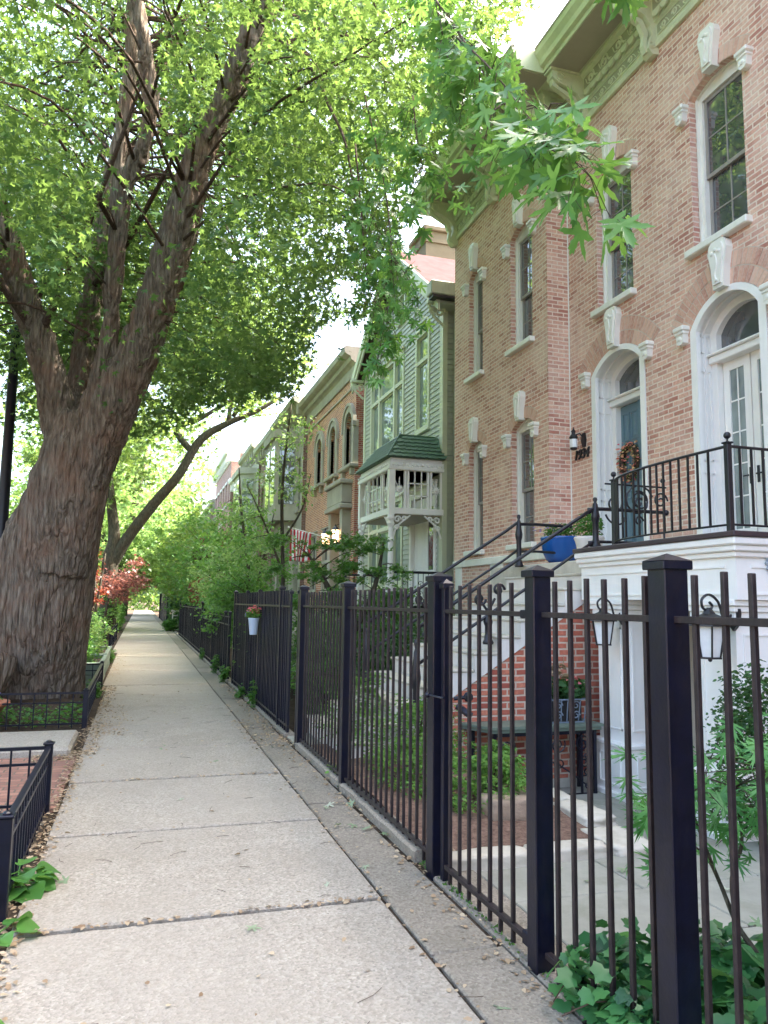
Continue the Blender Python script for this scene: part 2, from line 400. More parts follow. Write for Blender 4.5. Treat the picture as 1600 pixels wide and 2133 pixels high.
M['petal_p'] = leafmat('pink_petal', (.6, .08, .15), (.75, .2, .22), (.8, .4, .25), (.9, .3, .3), .3)
M['petal_v'] = leafmat('violet_petal', (.2, .12, .5), (.3, .2, .65), (.5, .4, .75), (.5, .4, .9), .3)
M['petal_w'] = leafmat('wreath_petal', (.75, .14, .16), (.8, .38, .22), (.72, .60, .28), (.9, .4, .3), .2)
M['grass'] = leafmat('grass_blade', (.05, .14, .03), (.08, .2, .04), (.13, .28, .05), (.25, .4, .05), .35)

def simple(name, col, rough=.5, emis=None, es=0):
    m, nt, bs = newmat(name); v = coords(nt)
    nt.links.new(ramp(nt, noise_n(nt, v, 8, 4), [(.3, sc(col, .9)), (.7, sc(col, 1.1))]), bs.inputs['Base Color'])
    bs.inputs['Roughness'].default_value = rough
    if emis: bs.inputs['Emission Color'].default_value = (*emis, 1); bs.inputs['Emission Strength'].default_value = es
    return m
M['lamp_lit'] = simple('lit_lamp_glass', (.9, .6, .35), .4, (1, .55, .3), 1.6)
M['lamp_off'] = simple('frosted_lamp_glass', (.72, .72, .70), .25)
M['black'] = simple('black_hardware', (.012, .012, .014), .4)
M['slate'] = simple('green_slate_top', (.13, .17, .13), .5)
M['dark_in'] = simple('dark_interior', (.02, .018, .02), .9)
M['medal'] = simple('zinc_blue_medallion', (.32, .38, .42), .5)
M['signm'] = simple('pale_yellow_board', (.55, .54, .36), .7)
M['asphalt'] = paint('asphalt', (.055, .054, .052), .9, .2, (.09, .085, .08), .004, 5, .2)

# ================================================================== GROUND
def struct(mb, name, mat, **k): return tag(build(mb, name, mat, None, **k), kind='structure')
g = MB(); g.add([(-400, -200, -.42), (400, -200, -.42), (400, 900, -.42), (-400, 900, -.42)], [(0, 1, 2, 3)])
struct(g, 'ground', M['soil'])
def sheet(xs, ys, fz, name, mat, kind='structure'):
    mb = MB()
    for j, y in enumerate(ys):
        for i, x in enumerate(xs): mb.v.append((x, y, fz(x, y)))
    nx = len(xs)
    for j in range(len(ys) - 1):
        for i in range(nx - 1): mb.f.append((j * nx + i, j * nx + i + 1, (j + 1) * nx + i + 1, (j + 1) * nx + i))
    return struct(mb, name, mat, smooth=True)
def nz(x, y, s=1.0, a=1.0, o=0): return a * noise.noise(Vector((x * s + o, y * s, o * 1.7)))
lin = lambda a, b, n: [a + (b - a) * i / n for i in range(n + 1)]
# parkway soil on the left of the walk, right-hand bed soil
def fz_l(x, y):
    z = -.035 + nz(x, y, 2.2, .02)
    d = math.hypot(x + 1.45, y - 12.2)
    return z + .16 * math.exp(-(d / 1.3) ** 2)
sheet(lin(-3.6, -.5, 24), lin(-2, 130, 264), fz_l, 'parkway_ground', M['soil'])
bk = MB(); bk.box(-12, -3.75, -20, 220, -.30, -.16); struct(bk, 'road', M['asphalt'])
bk = MB(); bk.box(-3.75, -3.6, -20, 220, -.3, -.02, .01); bk.box(-12.15, -12, -20, 220, -.3, -.02, .01); struct(bk, 'kerb', M['conc2'])
bk = MB(); bk.box(-24, -12.15, -20, 220, -.4, -.03); struct(bk, 'far_verge', M['soil'])
# sidewalk slabs
YJ = [-3.7, -2.15, -.6, .97, 2.52, 4.10, 5.64, 7.23, 8.78, 10.35, 12.02]
while YJ[-1] < 125: YJ.append(YJ[-1] + 1.55 + R.uniform(-.03, .03))
mb = MB()
for i in range(len(YJ) - 1):
    h0 = R.uniform(-.004, .004); h1 = h0 + R.uniform(-.006, .006)
    if i in (4,): h0 += .012
    if i in (6,): h0 += .010
    x0, x1 = -.505 if YJ[i] < 14 else -.58, 1.300
    if YJ[i] > 24: x0 = -.75
    gp = lambda j: .013 if j in (5, 7, 10) else .005
    y0, y1 = YJ[i] + gp(i), YJ[i + 1] - gp(i + 1)
    sk = .0
    n = 40; top = []
    e = .009
    def line(y, z, off, xin):
        return [(x0 + xin + (x1 - x0 - 2 * xin) * k / n + .006 * nz(y, k, 5, 1), y + off * nz(k * .37 + i * 7, y * .2, 3, 1.5), z) for k in range(n + 1)]
    rows = [line(y0, -.12, .006, 0), line(y0, h0 - e, .006, 0), line(y0 + e, h0, .006, e), line(y1 - e, h1, .006, e), line(y1, h1 - e, .006, 0), line(y1, -.12, .006, 0)]
    b0 = len(mb.v)
    for r_ in rows: mb.v.extend(r_)
    for a in range(5):
        for k in range(n): mb.f.append((b0 + a * (n + 1) + k, b0 + a * (n + 1) + k + 1, b0 + (a + 1) * (n + 1) + k + 1, b0 + (a + 1) * (n + 1) + k))
    for s_ in (0, n): mb.f.append(tuple(b0 + a * (n + 1) + s_ for a in (range(6) if s_ == 0 else reversed(range(6)))))
struct(mb, 'sidewalk', M['conc'], fixn=True)
mb = MB(); yj = [-3]
while yj[-1] < 120: yj.append(yj[-1] + R.choice((1.2, 1.5, 1.5, 1.9)))
for a, b in zip(yj, yj[1:]):
    h = R.uniform(-.012, .004) - .004
    mb.box(1.318, 1.655 + R.uniform(-.015, .015), a + .006, b - .006, -.1, h, .008)
struct(mb, 'edge_paving', M['conc2'])
# dirt under the joints, bed soil right of the fence
mb = MB(); mb.box(-.6, 1.7, -5, 125, -.2, -.022); struct(mb, 'joint_dirt', M['soil'])
mb = MB()
for (a, b, hh) in ((4.62, 8.44, .05), (9.1, 40, .03)):
    y = a
    while y < b:
        y2 = min(b, y + R.uniform(.7, 1.3)); n = 12; o_ = len(mb.v); P4 = ((1.675, -.1), (1.672, hh - .012), (1.69, hh), (1.79, hh + .003), (1.80, -.1))
        for k in range(n + 1):
            yy = y + .004 + (y2 - y - .008) * k / n
            for px_, pz_ in P4: mb.v.append((px_ + nz(yy * 6, px_ * 3, 1, .012), yy, pz_ + (nz(yy * 4, px_ * 9, 1, .010) if pz_ > 0 else 0)))
        for k in range(n):
            for q in range(4): mb.f.append((o_ + k * 5 + q, o_ + k * 5 + q + 1, o_ + k * 5 + q + 6, o_ + k * 5 + q + 5))
        mb.f.append(tuple(o_ + q for q in range(5))); mb.f.append(tuple(o_ + n * 5 + q for q in reversed(range(5)))); y = y2
struct(mb, 'fence_kerb', M['conc2'], fixn=True)
def fz_bed(x, y): return .015 + nz(x, y, 1.7, .03) + (.12 * math.exp(-((x - 2.5) ** 2 + (y - 6.3) ** 2) / 1.2))
sheet(lin(1.78, 3.12, 16), lin(4.5, 8.35, 40), fz_bed, 'garden_bed', M['mulch'])
sheet(lin(1.78, 6.6, 16), lin(9.6, 90, 120), lambda x, y: -.02 + nz(x, y, 1.2, .03), 'yard_ground', M['soil'])
sheet(lin(1.72, 4.2, 16), lin(-1.5, 2.72, 20), lambda x, y: -.03 + nz(x, y, 2, .02), 'ivy_bed', M['soil'])
# concrete threshold of the gate and flagstone court
mb = MB(); mb.box(1.675, 1.95, 2.75, 4.42, -.1, .003, .01); struct(mb, 'gate_threshold', M['conc2'])
mb = MB(); ys = [2.74, 3.28, 3.86, 4.42]
for a, b in zip(ys, ys[1:]):
    xs = [1.96]
    while xs[-1] < 6.2: xs.append(xs[-1] + R.choice((.55, .8, 1.0)))
    for c, d in zip(xs, xs[1:]): mb.box(c + .006, d - .006, a + .006, b - .006, -.1, R.uniform(-.012, -.006), .006)
struct(mb, 'flagstone_court', M['flag'])
mb = MB()
mb.box(3.2, 4.5, 4.45, 4.75, -.5, -.14, .012); mb.box(3.2, 4.5, 4.75, 5.2, -.5, -.25, .012)
for j in range(3):
    for i in range(2): mb.box(3.22 + i * .7, 3.90 + i * .7, 5.22 + j * .72, 5.92 + j * .72, -.5, -.335 + R.uniform(-.004, .004), .008)
struct(mb, 'sunken_court', M['flag'])
mb = MB(); mb.box(4.5, 6.5, -1, 7.4, -.6, -.34); struct(mb, 'porch_floor', M['flag'])
# walk from the open gateway to the stoop
mb = MB()
for i in range(1): 
    for j in range(2): mb.box(1.7 + j * .27, 1.96 + j * .27, 8.46, 9.3, -.1, .0 - .003 * j, .006)
struct(mb, 'stoop_walk', M['flag'])
# brick pavers and concrete pad on the parkway
mb = MB(); mb.box(-3.55, -.53, 6.38, 8.46, -.1, -.002); struct(mb, 'brick_paving', M['paver'])
mb = MB(); mb.box(-3.5, -.60, 8.52, 9.66, -.1, .07, .03); struct(mb, 'concrete_pad', M['conc'])

# stone border of the bed, each stone a thing
def rock(cx, cy, cz, sx, sy, sz, seed):
    mb = MB(); rr = random.Random(seed); n = 6
    import bmesh
    bm = bmesh.new(); bmesh.ops.create_icosphere(bm, subdivisions=4, radius=1)
    for v in bm.verts:
        p = v.co.copy(); m = max(abs(p.x), abs(p.y), abs(p.z)); q = p / m * .8 + p * .2
        d = 1 + .10 * noise.noise(p * 1.6 + Vector((seed * 3.1, 0, 0))) + .05 * noise.noise(p * 5 + Vector((0, seed, 0)))
        v.co = Vector((cx + q.x * sx * d, cy + q.y * sy * d, cz + q.z * sz * d))
    me = bpy.data.meshes.new('stone'); bm.to_mesh(me); bm.free(); return me
M['boulder'] = paint('brown_boulder', (.34, .26, .19), .9, .3, (.2, .16, .1), .01, 4, .2)
SL = [((2.05, 4.44, .01), (.30, .09, .06), 'flat pale border stone nearest the iron gate'),
      ((2.62, 4.46, .01), (.28, .09, .055), 'long flat border stone in the middle of the front edge of the bed'),
      ((3.10, 4.60, -.02), (.17, .24, .065), 'thick ledge stone at the corner of the garden bed'),
      ((3.16, 5.12, .02), (.14, .26, .07), 'ledge stone behind the corner stone of the bed'),
      ((3.18, 5.68, .02), (.13, .27, .06), 'ledge stone beside the foot of the iron table'),
      ((3.14, 4.62, -.17), (.17, .24, .05), 'lower layered stone under the corner ledge'),
      ((3.16, 5.10, -.19), (.17, .30, .08), 'lower layered stone under the second ledge'),
      ((2.64, 5.22, .06), (.23, .15, .13), 'rounded brown boulder among the bright green shrubs')]
for k, (c, s_, lab) in enumerate(SL):
    o = link('boulder' if 'boulder' in lab else 'border_stone', rock(*c, *s_, k + 1), M['boulder' if 'boulder' in lab else 'stone'], None, True)
    tag(o, lab, 'stone', None if 'boulder' in lab else 'stones edging the garden bed')

# ================================================================== HOUSE PARTS
def arch_line(y0, y1, zs, rise, n=10):
    """points from (y0,zs) over the crown to (y1,zs)"""
    if rise <= .001: return [(y0, zs), (y1, zs)]
    w = (y1 - y0) / 2; r = (w * w + rise * rise) / (2 * rise); c = zs + rise - r; a = math.asin(min(1, w / r))
    if rise > w * .999: a = math.pi / 2
    return [((y0 + y1) / 2 + r * math.sin(-a + 2 * a * i / n), c + r * math.cos(-a + 2 * a * i / n)) for i in range(n + 1)]
def opening(y0, y1, z0, zs, rise=0, n=12): return [(y0, z0)] + arch_line(y0, y1, zs, rise, n) + [(y1, z0)]

def wall_x(x, outline, holes, depth, name, mat, parent):
    """front sheet in the plane X=x with openings and reveals running in by depth"""
    loops = [[Vector((p[0], p[1], 0)) for p in outline]] + [[Vector((p[0], p[1], 0)) for p in h] for h in holes]
    flat = [p for l in loops for p in l]; tri = geometry.tessellate_polygon(loops)
    mb = MB(); mb.v = [(x, p.x, p.y) for p in flat]
    for t in tri:
        a, b, c = (flat[i] for i in t)
        cr = (b.x - a.x) * (c.y - a.y) - (b.y - a.y) * (c.x - a.x)
        mb.f.append(tuple(t) if cr < 0 else (t[2], t[1], t[0]))
    for h in holes:
        n = len(h); b0 = len(mb.v)
        mb.v.extend([(x, p[0], p[1]) for p in h]); mb.v.extend([(x + depth, p[0], p[1]) for p in h])
        for i in range(n):
            j = (i + 1) % n; mb.f.append((b0 + i, b0 + j, b0 + n + j, b0 + n + i))
    return build(mb, name, mat, parent)

def ring_x(mb, x0, x1, outer, inner):
    """solid band between two outlines of equal point count (bottom left open), in planes x0..x1"""
    n = len(outer); b = len(mb.v)
    for x in (x0, x1):
        mb.v.extend([(x, p[0], p[1]) for p in outer]); mb.v.extend([(x, p[0], p[1]) for p in inner])
    O0, I0, O1, I1 = b, b + n, b + 2 * n, b + 3 * n
    for i in range(n - 1):
        mb.f.append((O0 + i, O0 + i + 1, I0 + i + 1, I0 + i)); mb.f.append((O1 + i, I1 + i, I1 + i + 1, O1 + i + 1))
        mb.f.append((I0 + i, I0 + i + 1, I1 + i + 1, I1 + i)); mb.f.append((O0 + i, O1 + i, O1 + i + 1, O0 + i + 1))
    for e in (0, n - 1): mb.f.append((O0 + e, I0 + e, I1 + e, O1 + e))

def plate_x(mb, x, pts):
    b = len(mb.v); mb.v.extend([(x, p[0], p[1]) for p in pts])
    for t in geometry.tessellate_polygon([[Vector((p[0], p[1], 0)) for p in pts]]): mb.f.append((b + t[0], b + t[1], b + t[2]))

def sash_window(house, x, y0, y1, z0, zs, rise, label=None, rec=.13, fw=.09, trim=None, sash=None, glass=None, munt=(2, 2), sill=True, sillw=.09, silld=.10, up=.55):
    """double-hung window set back in its opening: frame > sash, glass, sill"""
    trim = trim or M['trim']; sash = sash or M['sash']; glass = glass or M['glass']
    f = MB(); g_ = .012
    out = opening(y0 + g_, y1 - g_, z0, zs, rise); inn = opening(y0 + fw, y1 - fw, z0, zs - .05, .012 if rise else 0)
    if not rise: inn = opening(y0 + fw, y1 - fw, z0, zs - fw, 0)
    ring_x(f, x + rec, x + rec + .12, out, inn)
    out2 = opening(y0 + g_, y1 - g_, z0, zs, rise); i2 = opening(y0 + .035, y1 - .035, z0, zs - (.03 if not rise else -.0), max(rise - .02, 0))
    ring_x(f, x + rec - .035, x + rec, out2, i2)
    fr = build(f, 'window', trim, house)
    if label: fr['label'] = label
    ya, yb = y0 + fw, y1 - fw; zt = (zs + rise - .05) if rise else zs - fw
    zm = z0 + (zt - z0) * (1 - up) if up else None
    s_ = MB(); w = .05
    # head filler so an arched head closes above the square sash
    if rise: zt = zs - .045
    def leaf(za, zb, xo, nm):
        s_.box(x + xo, x + xo + .035, ya, ya + w, za, zb); s_.box(x + xo, x + xo + .035, yb - w, yb, za, zb)
        s_.box(x + xo + .002, x + xo + .033, ya + w, yb - w, za, za + w); s_.box(x + xo + .002, x + xo + .033, ya + w, yb - w, zb - w, zb)
        for i in range(1, munt[0]):
            yy = ya + w + (yb - ya - 2 * w) * i / munt[0]; s_.box(x + xo + .006, x + xo + .024, yy - .009, yy + .009, za + w, zb - w)
        for i in range(1, munt[1]):
            zz = za + w + (zb - za - 2 * w) * i / munt[1]; s_.box(x + xo + .008, x + xo + .022, ya + w, yb - w, zz - .009, zz + .009)
        nm.box(x + xo + .014, x + xo + .018, ya + w - .01, yb - w + .01, za + w - .01, zb - w + .01)
    gl = MB()
    if up:
        leaf(zm - .02, zt, rec + .03, gl); leaf(z0, zm + .03, rec + .07, gl)
    else: leaf(z0, zt, rec + .04, gl)
    build(s_, 'sash', sash, fr)
    build(gl, 'glass', glass, fr)
    dk = MB(); dk.box(x + rec + .35, x + rec + .37, ya - .05, yb + .05, z0, zt + rise); build(dk, 'dark_backing', M['dark_in'], fr)  # near-black board standing in for the dark room behind the glass
    if sill:
        q = MB(); q.box(x - silld, x + rec + .1, y0 - .07, y1 + .07, z0 - sillw, z0 + .004, .012); build(q, 'sill', trim, fr)
    return fr

def keystone(house, x, yc, zb, h, w, mat, lab=None):
    """waisted carved keystone"""
    mb = MB(); prof = [(-.28, 0), (-.36, .45), (-.5, .78), (-.44, .93), (-.3, 1.0), (.3, 1.0), (.44, .93), (.5, .78), (.36, .45), (.28, 0)]
    mb.prism([(yc + a * w, zb + b * h) for a, b in prof], 'X', x - .10, x + .02)
    prof2 = [(-.2, .08), (-.27, .45), (-.38, .76), (-.3, .9), (.3, .9), (.38, .76), (.27, .45), (.2, .08)]
    mb.prism([(yc + a * w, zb + b * h) for a, b in prof2], 'X', x - .125, x - .09)
    for k in range(3):
        mb.sphere((x - .128, yc + (k - 1) * w * .18, zb + h * (.74 + .05 * (k % 2))), w * .09, 8, (.5, 1, 1))
    mb.tube(smoothpath([(x - .13, yc, zb + h * .70), (x - .135, yc - w * .08, zb + h * .5), (x - .13, yc + w * .05, zb + h * .3), (x - .13, yc, zb + h * .16)], 4), w * .035, 6)
    mb.sphere((x - .128, yc, zb + h * .16), w * .08, 8, (.5, 1, 1))
    return build(mb, 'keystone', mat, house, fixn=True)

def label_stop(house, x, yc, zb, s_, mat, w=.2):
    mb = MB(); h = .24 * s_
    mb.box(x - .12, x + .02, yc - w / 2, yc + w / 2, zb + h * .72, zb + h, .015)
    mb.box(x - .10, x + .02, yc - w * .42, yc + w * .42, zb + h * .55, zb + h * .74, .01)
    mb.prism([(yc - w * .36, zb + h * .57), (yc - w * .30, zb + h * .1), (yc - w * .12, zb), (yc + w * .12, zb), (yc + w * .30, zb + h * .1), (yc + w * .36, zb + h * .57)], 'X', x - .085, x + .02)
    mb.sphere((x - .085, yc, zb + h * .33), w * .17, 8, (.5, 1, 1))
    for d in (-1, 1): mb.sphere((x - .083, yc + d * w * .2, zb + h * .25), w * .09, 6, (.5, 1, 1))
    return build(mb, 'label_stop', mat, house, fixn=True)

def soldier_arch(house, x, y0, y1, zs, rise, h=.22, proud=.004, rows=1):
    w = (y1 - y0) / 2; r = (w * w + rise * rise) / (2 * rise); c = zs + rise - r; yc = (y0 + y1) / 2; a = math.asin(min(1, w / r)) + .05 / r
    mo = MB(); n0 = 24; b = len(mo.v)
    for i in range(n0 + 1):
        t = -a + 2 * a * i / n0
        for q in (r + .002, r + h * rows): mo.v.append((x - .0015, yc + q * math.sin(t), c + q * math.cos(t)))
    for i in range(n0): mo.f.append((b + 2 * i, b + 2 * i + 1, b + 2 * i + 3, b + 2 * i + 2))
    build(mo, 'arch_mortar', M['mortar'], house)
    mb = MB()
    for k in range(rows):
        ra = r + .004 + k * h; rb = r + (k + 1) * h - .012; n = max(6, int(2 * a * (ra + rb) / 2 / .075))
        for i in range(n):
            t0 = -a + 2 * a * (i + .09) / n; t1 = -a + 2 * a * (i + .91) / n
            P = [(yc + ra * math.sin(t0), c + ra * math.cos(t0)), (yc + rb * math.sin(t0), c + rb * math.cos(t0)),
                 (yc + rb * math.sin(t1), c + rb * math.cos(t1)), (yc + ra * math.sin(t1), c + ra * math.cos(t1))]
            pr = proud + R.uniform(0, .004); mb.prism(P, 'X', x - pr, x + .01)
    build(mb, 'brick_arch', M['soldier'], house)

def scroll_pts(cy, cz, r, turns=1.6, dirn=1, start=0.0, n=26):
    return [(cy + r * (1 - .8 * i / n) * math.cos(start + dirn * 2 * math.pi * turns * i / n), cz + r * (1 - .8 * i / n) * math.sin(start + dirn * 2 * math.pi * turns * i / n)) for i in range(n + 1)]

# ------------------------------------------------------------------ brick townhouse
H = thing('brick_townhouse', 'salmon brick townhouse with a bracketed pale green cornice and number 1934 by its blue door', 'house', (6.5, 8.0, 0))
XN, XF, YS, YE = 6.5, 6.1, 10.72, 14.62
RI = .13
w_near = [opening(6.80, 7.72, 6.05, 8.12, RI), opening(8.98, 9.88, 6.05, 8.12, RI), opening(8.76, 10.10, 2.06, 5.06, .30), opening(6.58, 7.84, 2.16, 5.02, .36),
          opening(5.02, 5.3, 2.2, 4.6, .05)][:4]
w_far = [opening(a, b, z0, z1, RI) for (a, b) in ((11.22, 12.02), (13.22, 13.86)) for (z0, z1) in ((6.05, 8.12), (2.58, 4.60))]
wall_x(XN, [(1.5, -.6), (1.5, 9.4), (YS, 9.4), (YS, -.6)], w_near, .30, 'front_wall', M['brick'], H)
wf = wall_x(XF, [(YS, -.6), (YS, 9.4), (YE, 9.4), (YE, -.6)], w_far, .30, 'projecting_wall', M['brick'], H)
mb = MB(); mb.box(XF + .001, XN + .5, YS - .001, YS + .2, -.6, 10.07); build(mb, 'return_wall', M['brick'], H)['label'] = 'narrow brick return with a mortar-white corner seam'
mb = MB(); mb.box(XF + .002, 22, YE - .2, YE, -.6, 10.06); mb.box(XN + .002, 22, 1.5, 1.7, -.6, 10.06); mb.box(21.8, 22, 1.7, YE - .2, -.6, 9.4); build(mb, 'side_wall', M['brick'], H)
mb = MB(); mb.box(6.42, 22.2, 1.3, YE + .1, 10.085, 10.2); build(mb, 'roof', M['soffit'], H)
mb = MB(); mb.tube([(XN - .012, YS - .012, 2.2), (XN - .012, YS - .012, 9.3)], .011, 6); build(mb, 'conduit', M['trim'], H)
# window openings
sash_window(H, XN, 6.80, 7.72, 6.05, 8.12, RI, 'upper window nearest the camera', munt=(2, 2))
sash_window(H, XN, 8.98, 9.88, 6.05, 8.12, RI, 'upper window above the blue door')
for (a, b) in ((11.22, 12.02), (13.22, 13.86)):
    for (z0, z1) in ((6.05, 8.12), (2.58, 4.60)): sash_window(H, XF, a, b, z0, z1, RI, fw=.07)
for x, a, b, zs, z0, ri, kh, kw in ((XN, 6.80, 7.72, 8.12, 0, RI, .56, .30), (XN, 8.98, 9.88, 8.12, 0, RI, .56, .30),
                      (XF, 11.22, 12.02, 8.12, 0, RI, .56, .27), (XF, 13.22, 13.86, 8.12, 0, RI, .54, .25), (XF, 11.22, 12.02, 4.60, 0, RI, .50, .26), (XF, 13.22, 13.86, 4.60, 0, RI, .48, .25),
                      (XN, 8.76, 10.10, 5.06, 0, .30, .60, .31), (XN, 6.58, 7.84, 5.02, 0, .36, .60, .31)):
    soldier_arch(H, x, a, b, zs, ri, .2, rows=2 if b - a > 1.1 else 1)
    keystone(H, x, (a + b) / 2, zs + ri - .03, kh, kw, M['trim'])
    dz = .27 if b - a < 1.1 else .12
    for yy in (a - .10, b + .10): label_stop(H, x, yy, zs - dz - .02, 1.0, M['trim'])

def door_surround(y0, y1, z0, zs, rise, zbar, d, name, label):
    """white panelled jambs and arched head lining the deep opening; bar; fanlight glass"""
    f = MB(); t = .07
    ring_x(f, XN - .012, XN + .05, opening(y0 + .01, y1 - .01, z0, zs, rise, 16), opening(y0 + .12, y1 - .12, z0, zs - .02, rise - .06, 16))
    ring_x(f, XN + .05, XN + d + .1, opening(y0 + .012, y1 - .012, z0, zs, rise, 16), opening(y0 + t, y1 - t, z0, zs - .01, rise - .04, 16))
    ring_x(f, XN + d - .05, XN + d + .08, opening(y0 + .03, y1 - .03, z0, zs - .01, rise - .02, 16), opening(y0 + .17, y1 - .17, z0, zs - .05, rise - .10, 16))
    ring_x(f, XN + d * .45, XN + d * .45 + .03, opening(y0 + .05, y1 - .05, z0, zs - .01, rise - .03, 16), opening(y0 + .09, y1 - .09, z0, zs - .025, rise - .055, 16))
    # raised panels on the far jamb
    for (za, zb) in ((z0 + .15, z0 + (zbar - z0) * .42), (z0 + (zbar - z0) * .48, zbar - .15), (zbar + .08, zs - .05)):
        for yy, sg in ((y1 - t, -1), (y0 + t, 1)):
            xa, xb = XN + .08, XN + d - .08
            for q in ((xa, xa + .018, za, zb), (xb - .018, xb, za, zb), (xa, xb, za, za + .02), (xa, xb, zb - .02, zb)):
                f.box(q[0], q[1], yy - .001, yy + sg * .014, q[2], q[3])
    f.box(XN + d - .10, XN + d + .06, y0 + t, y1 - t, zbar - .06, zbar + .03, .01); f.box(XN + d - .14, XN + d + .05, y0 + t, y1 - t, zbar + .03, zbar + .065, .01)
    fr = build(f, name, M['white'], H); fr['label'] = label
    gl = MB(); plate_x(gl, XN + d + .03, opening(y0 + .15, y1 - .15, zbar + .05, zs - .05, rise - .10, 16)); build(gl, 'fanlight', M['glass'], fr)
    return fr
ds = door_surround(8.76, 10.10, 2.06, 5.06, .30, 4.66, .36, 'front_door_surround', 'white arched surround of the slate blue double door')
def panel_door(fr, y0, y1, z0, z1, x, mat, name='door'):
    mb = MB(); mb.box(x, x + .045, y0, y1, z0, z1)
    w = y1 - y0
    for (za, zb) in ((.06, .34), (.40, .72), (.77, .95)):
        for (ya, yb) in ((.12, .46), (.54, .88)):
            a, b, c, d = y0 + w * ya, y0 + w * yb, z0 + (z1 - z0) * za, z0 + (z1 - z0) * zb
            for q in ((a, b, c, c + .018), (a, b, d - .018, d), (a, a + .018, c + .018, d - .018), (b - .018, b, c + .018, d - .018)): mb.box(x - .014, x + .01, *q)
            mb.box(x - .008, x + .01, a + .05, b - .05, c + .05, d - .05, .006)
    return build(mb, name, mat, fr)
d1 = panel_door(ds, 9.44, 9.93, 2.2, 4.59, XN + .40, M['bluedoor']); d2 = panel_door(ds, 8.93, 9.42, 2.2, 4.59, XN + .40, M['bluedoor'])
mb = MB(); mb.box(XN + .36, XN + .4, 9.40, 9.46, 2.2, 4.59, .005); build(mb, 'astragal', M['bluedoor'], ds)
mb = MB(); mb.box(XN + .355, XN + .385, 9.33, 9.38, 3.0, 3.28, .006); mb.sphere((XN + .34, 9.355, 3.1), .032, 10); build(mb, 'handle', M['black'], ds)
# french doors
fs = door_surround(6.58, 7.84, 2.16, 5.02, .36, 4.66, .30, 'french_door_surround', 'white arched surround of the glazed french doors')
for (a, b) in ((6.76, 7.20), (7.22, 7.66)):
    mb = MB(); x = XN + .33; st = .10
    mb.box(x, x + .04, a, a + st, 2.2, 4.6); mb.box(x, x + .04, b - st, b, 2.2, 4.6); mb.box(x + .001, x + .039, a + st, b - st, 4.48, 4.6); mb.box(x + .001, x + .039, a + st, b - st, 2.2, 2.5)
    mb.box(x + .012, x + .028, (a + b) / 2 - .009, (a + b) / 2 + .009, 2.5, 4.48)
    for k in range(1, 5):
        zz = 2.5 + 1.98 * k / 5; mb.box(x + .013, x + .027, a + st, b - st, zz - .009, zz + .009)
    dd = build(mb, 'french_door', M['white'], fs)
    gl = MB(); gl.box(x + .018, x + .022, a + st - .01, b - st + .01, 2.49, 4.49); build(gl, 'glass', M['glass_pale'], dd)
    hn = MB(); yy = a + .05 if a > 7 else b - .05; hn.box(x - .012, x, yy - .02, yy + .02, 3.02, 3.22, .004); hn.tube([(x - .04, yy, 3.12), (x - .04, yy + (.08 if a > 7 else -.08), 3.12)], .01, 8); build(hn, 'handle', M['black'], dd)
mb = MB(); mb.box(XN + .02, XN + .6, 8.70, 10.16, 2.0, 2.2); mb.box(XN + .02, XN + .6, 6.5, 7.9, 2.05, 2.2); build(mb, 'threshold', M['stone_w'], H)
# belt of stone under the far ground-floor windows
mb = MB(); mb.box(XF - .05, XF + .02, YS + .01, YE - .02, 2.28, 2.42, .015); mb.box(XF - .03, XF + .02, 12.35, 12.85, 1.3, 2.28, .01); mb.box(XF - .03, XF + .02, 14.2, 14.5, 1.3, 2.28, .01); build(mb, 'water_table', M['trim'], H)

# cornice, following the break in the front
def prof_run(mb, prof, x, y0, y1):
    mb.prism([(x + a, b) for a, b in prof], 'Y', y0, y1)
PC = [(0.02, 9.28), (-.05, 9.28), (-.065, 9.33), (-.05, 9.37), (-.035, 9.40), (-.035, 9.62), (-.07, 9.64), (-.07, 9.70), (-.10, 9.72), (-.10, 9.98), (-.16, 10.02), (-.16, 10.08), (0.02, 10.08)]
PE = [(0.02, 10.08), (-.72, 10.08), (-.72, 10.16), (-.78, 10.18), (-.80, 10.26), (-.86, 10.34), (-.88, 10.42), (-.84, 10.44), (0.02, 10.44)]
co = MB()
prof_run(co, PC, XN, 1.3, YS - .02); prof_run(co, PC, XF, YS - .16, YE + .06)
co.box(XF - .02, XN, YS - .155, YS - .003, 10.0, 10.079); co.box(XF - .02, XN, YS - .10, YS - .004, 9.28, 9.999); co.box(XN - .165, 22, YE + .0, YE + .06, 9.28, 10.07)
fz = build(co, 'cornice', M['cornice'], H, fixn=True)
ee = MB(); prof_run(ee, PE, XN, 1.0, YS - .524); prof_run(ee, PE, XF, YS - .52, YE + .5); ee.box(XF, 8.0, YS - .519, YE + .499, 10.085, 10.43)
build(ee, 'eave', M['cornice'], fz, fixn=True)
sf = MB(); sf.box(XN - .70, XN - .2, 1.2, YS - .52, 10.068, 10.077); sf.box(XF - .70, XF - .2, YS - .48, YE + .4, 10.066, 10.076); build(sf, 'soffit', M['soffit'], fz)
gt = MB(); gt.tube([(XN - .86, 1.0, 10.44), (XN - .86, YS - .55, 10.44)], .035, 8); gt.tube([(XF - .86, YS - .52, 10.44), (XF - .86, YE + .5, 10.44)], .035, 8); build(gt, 'gutter_lip', M['soffit'], fz)
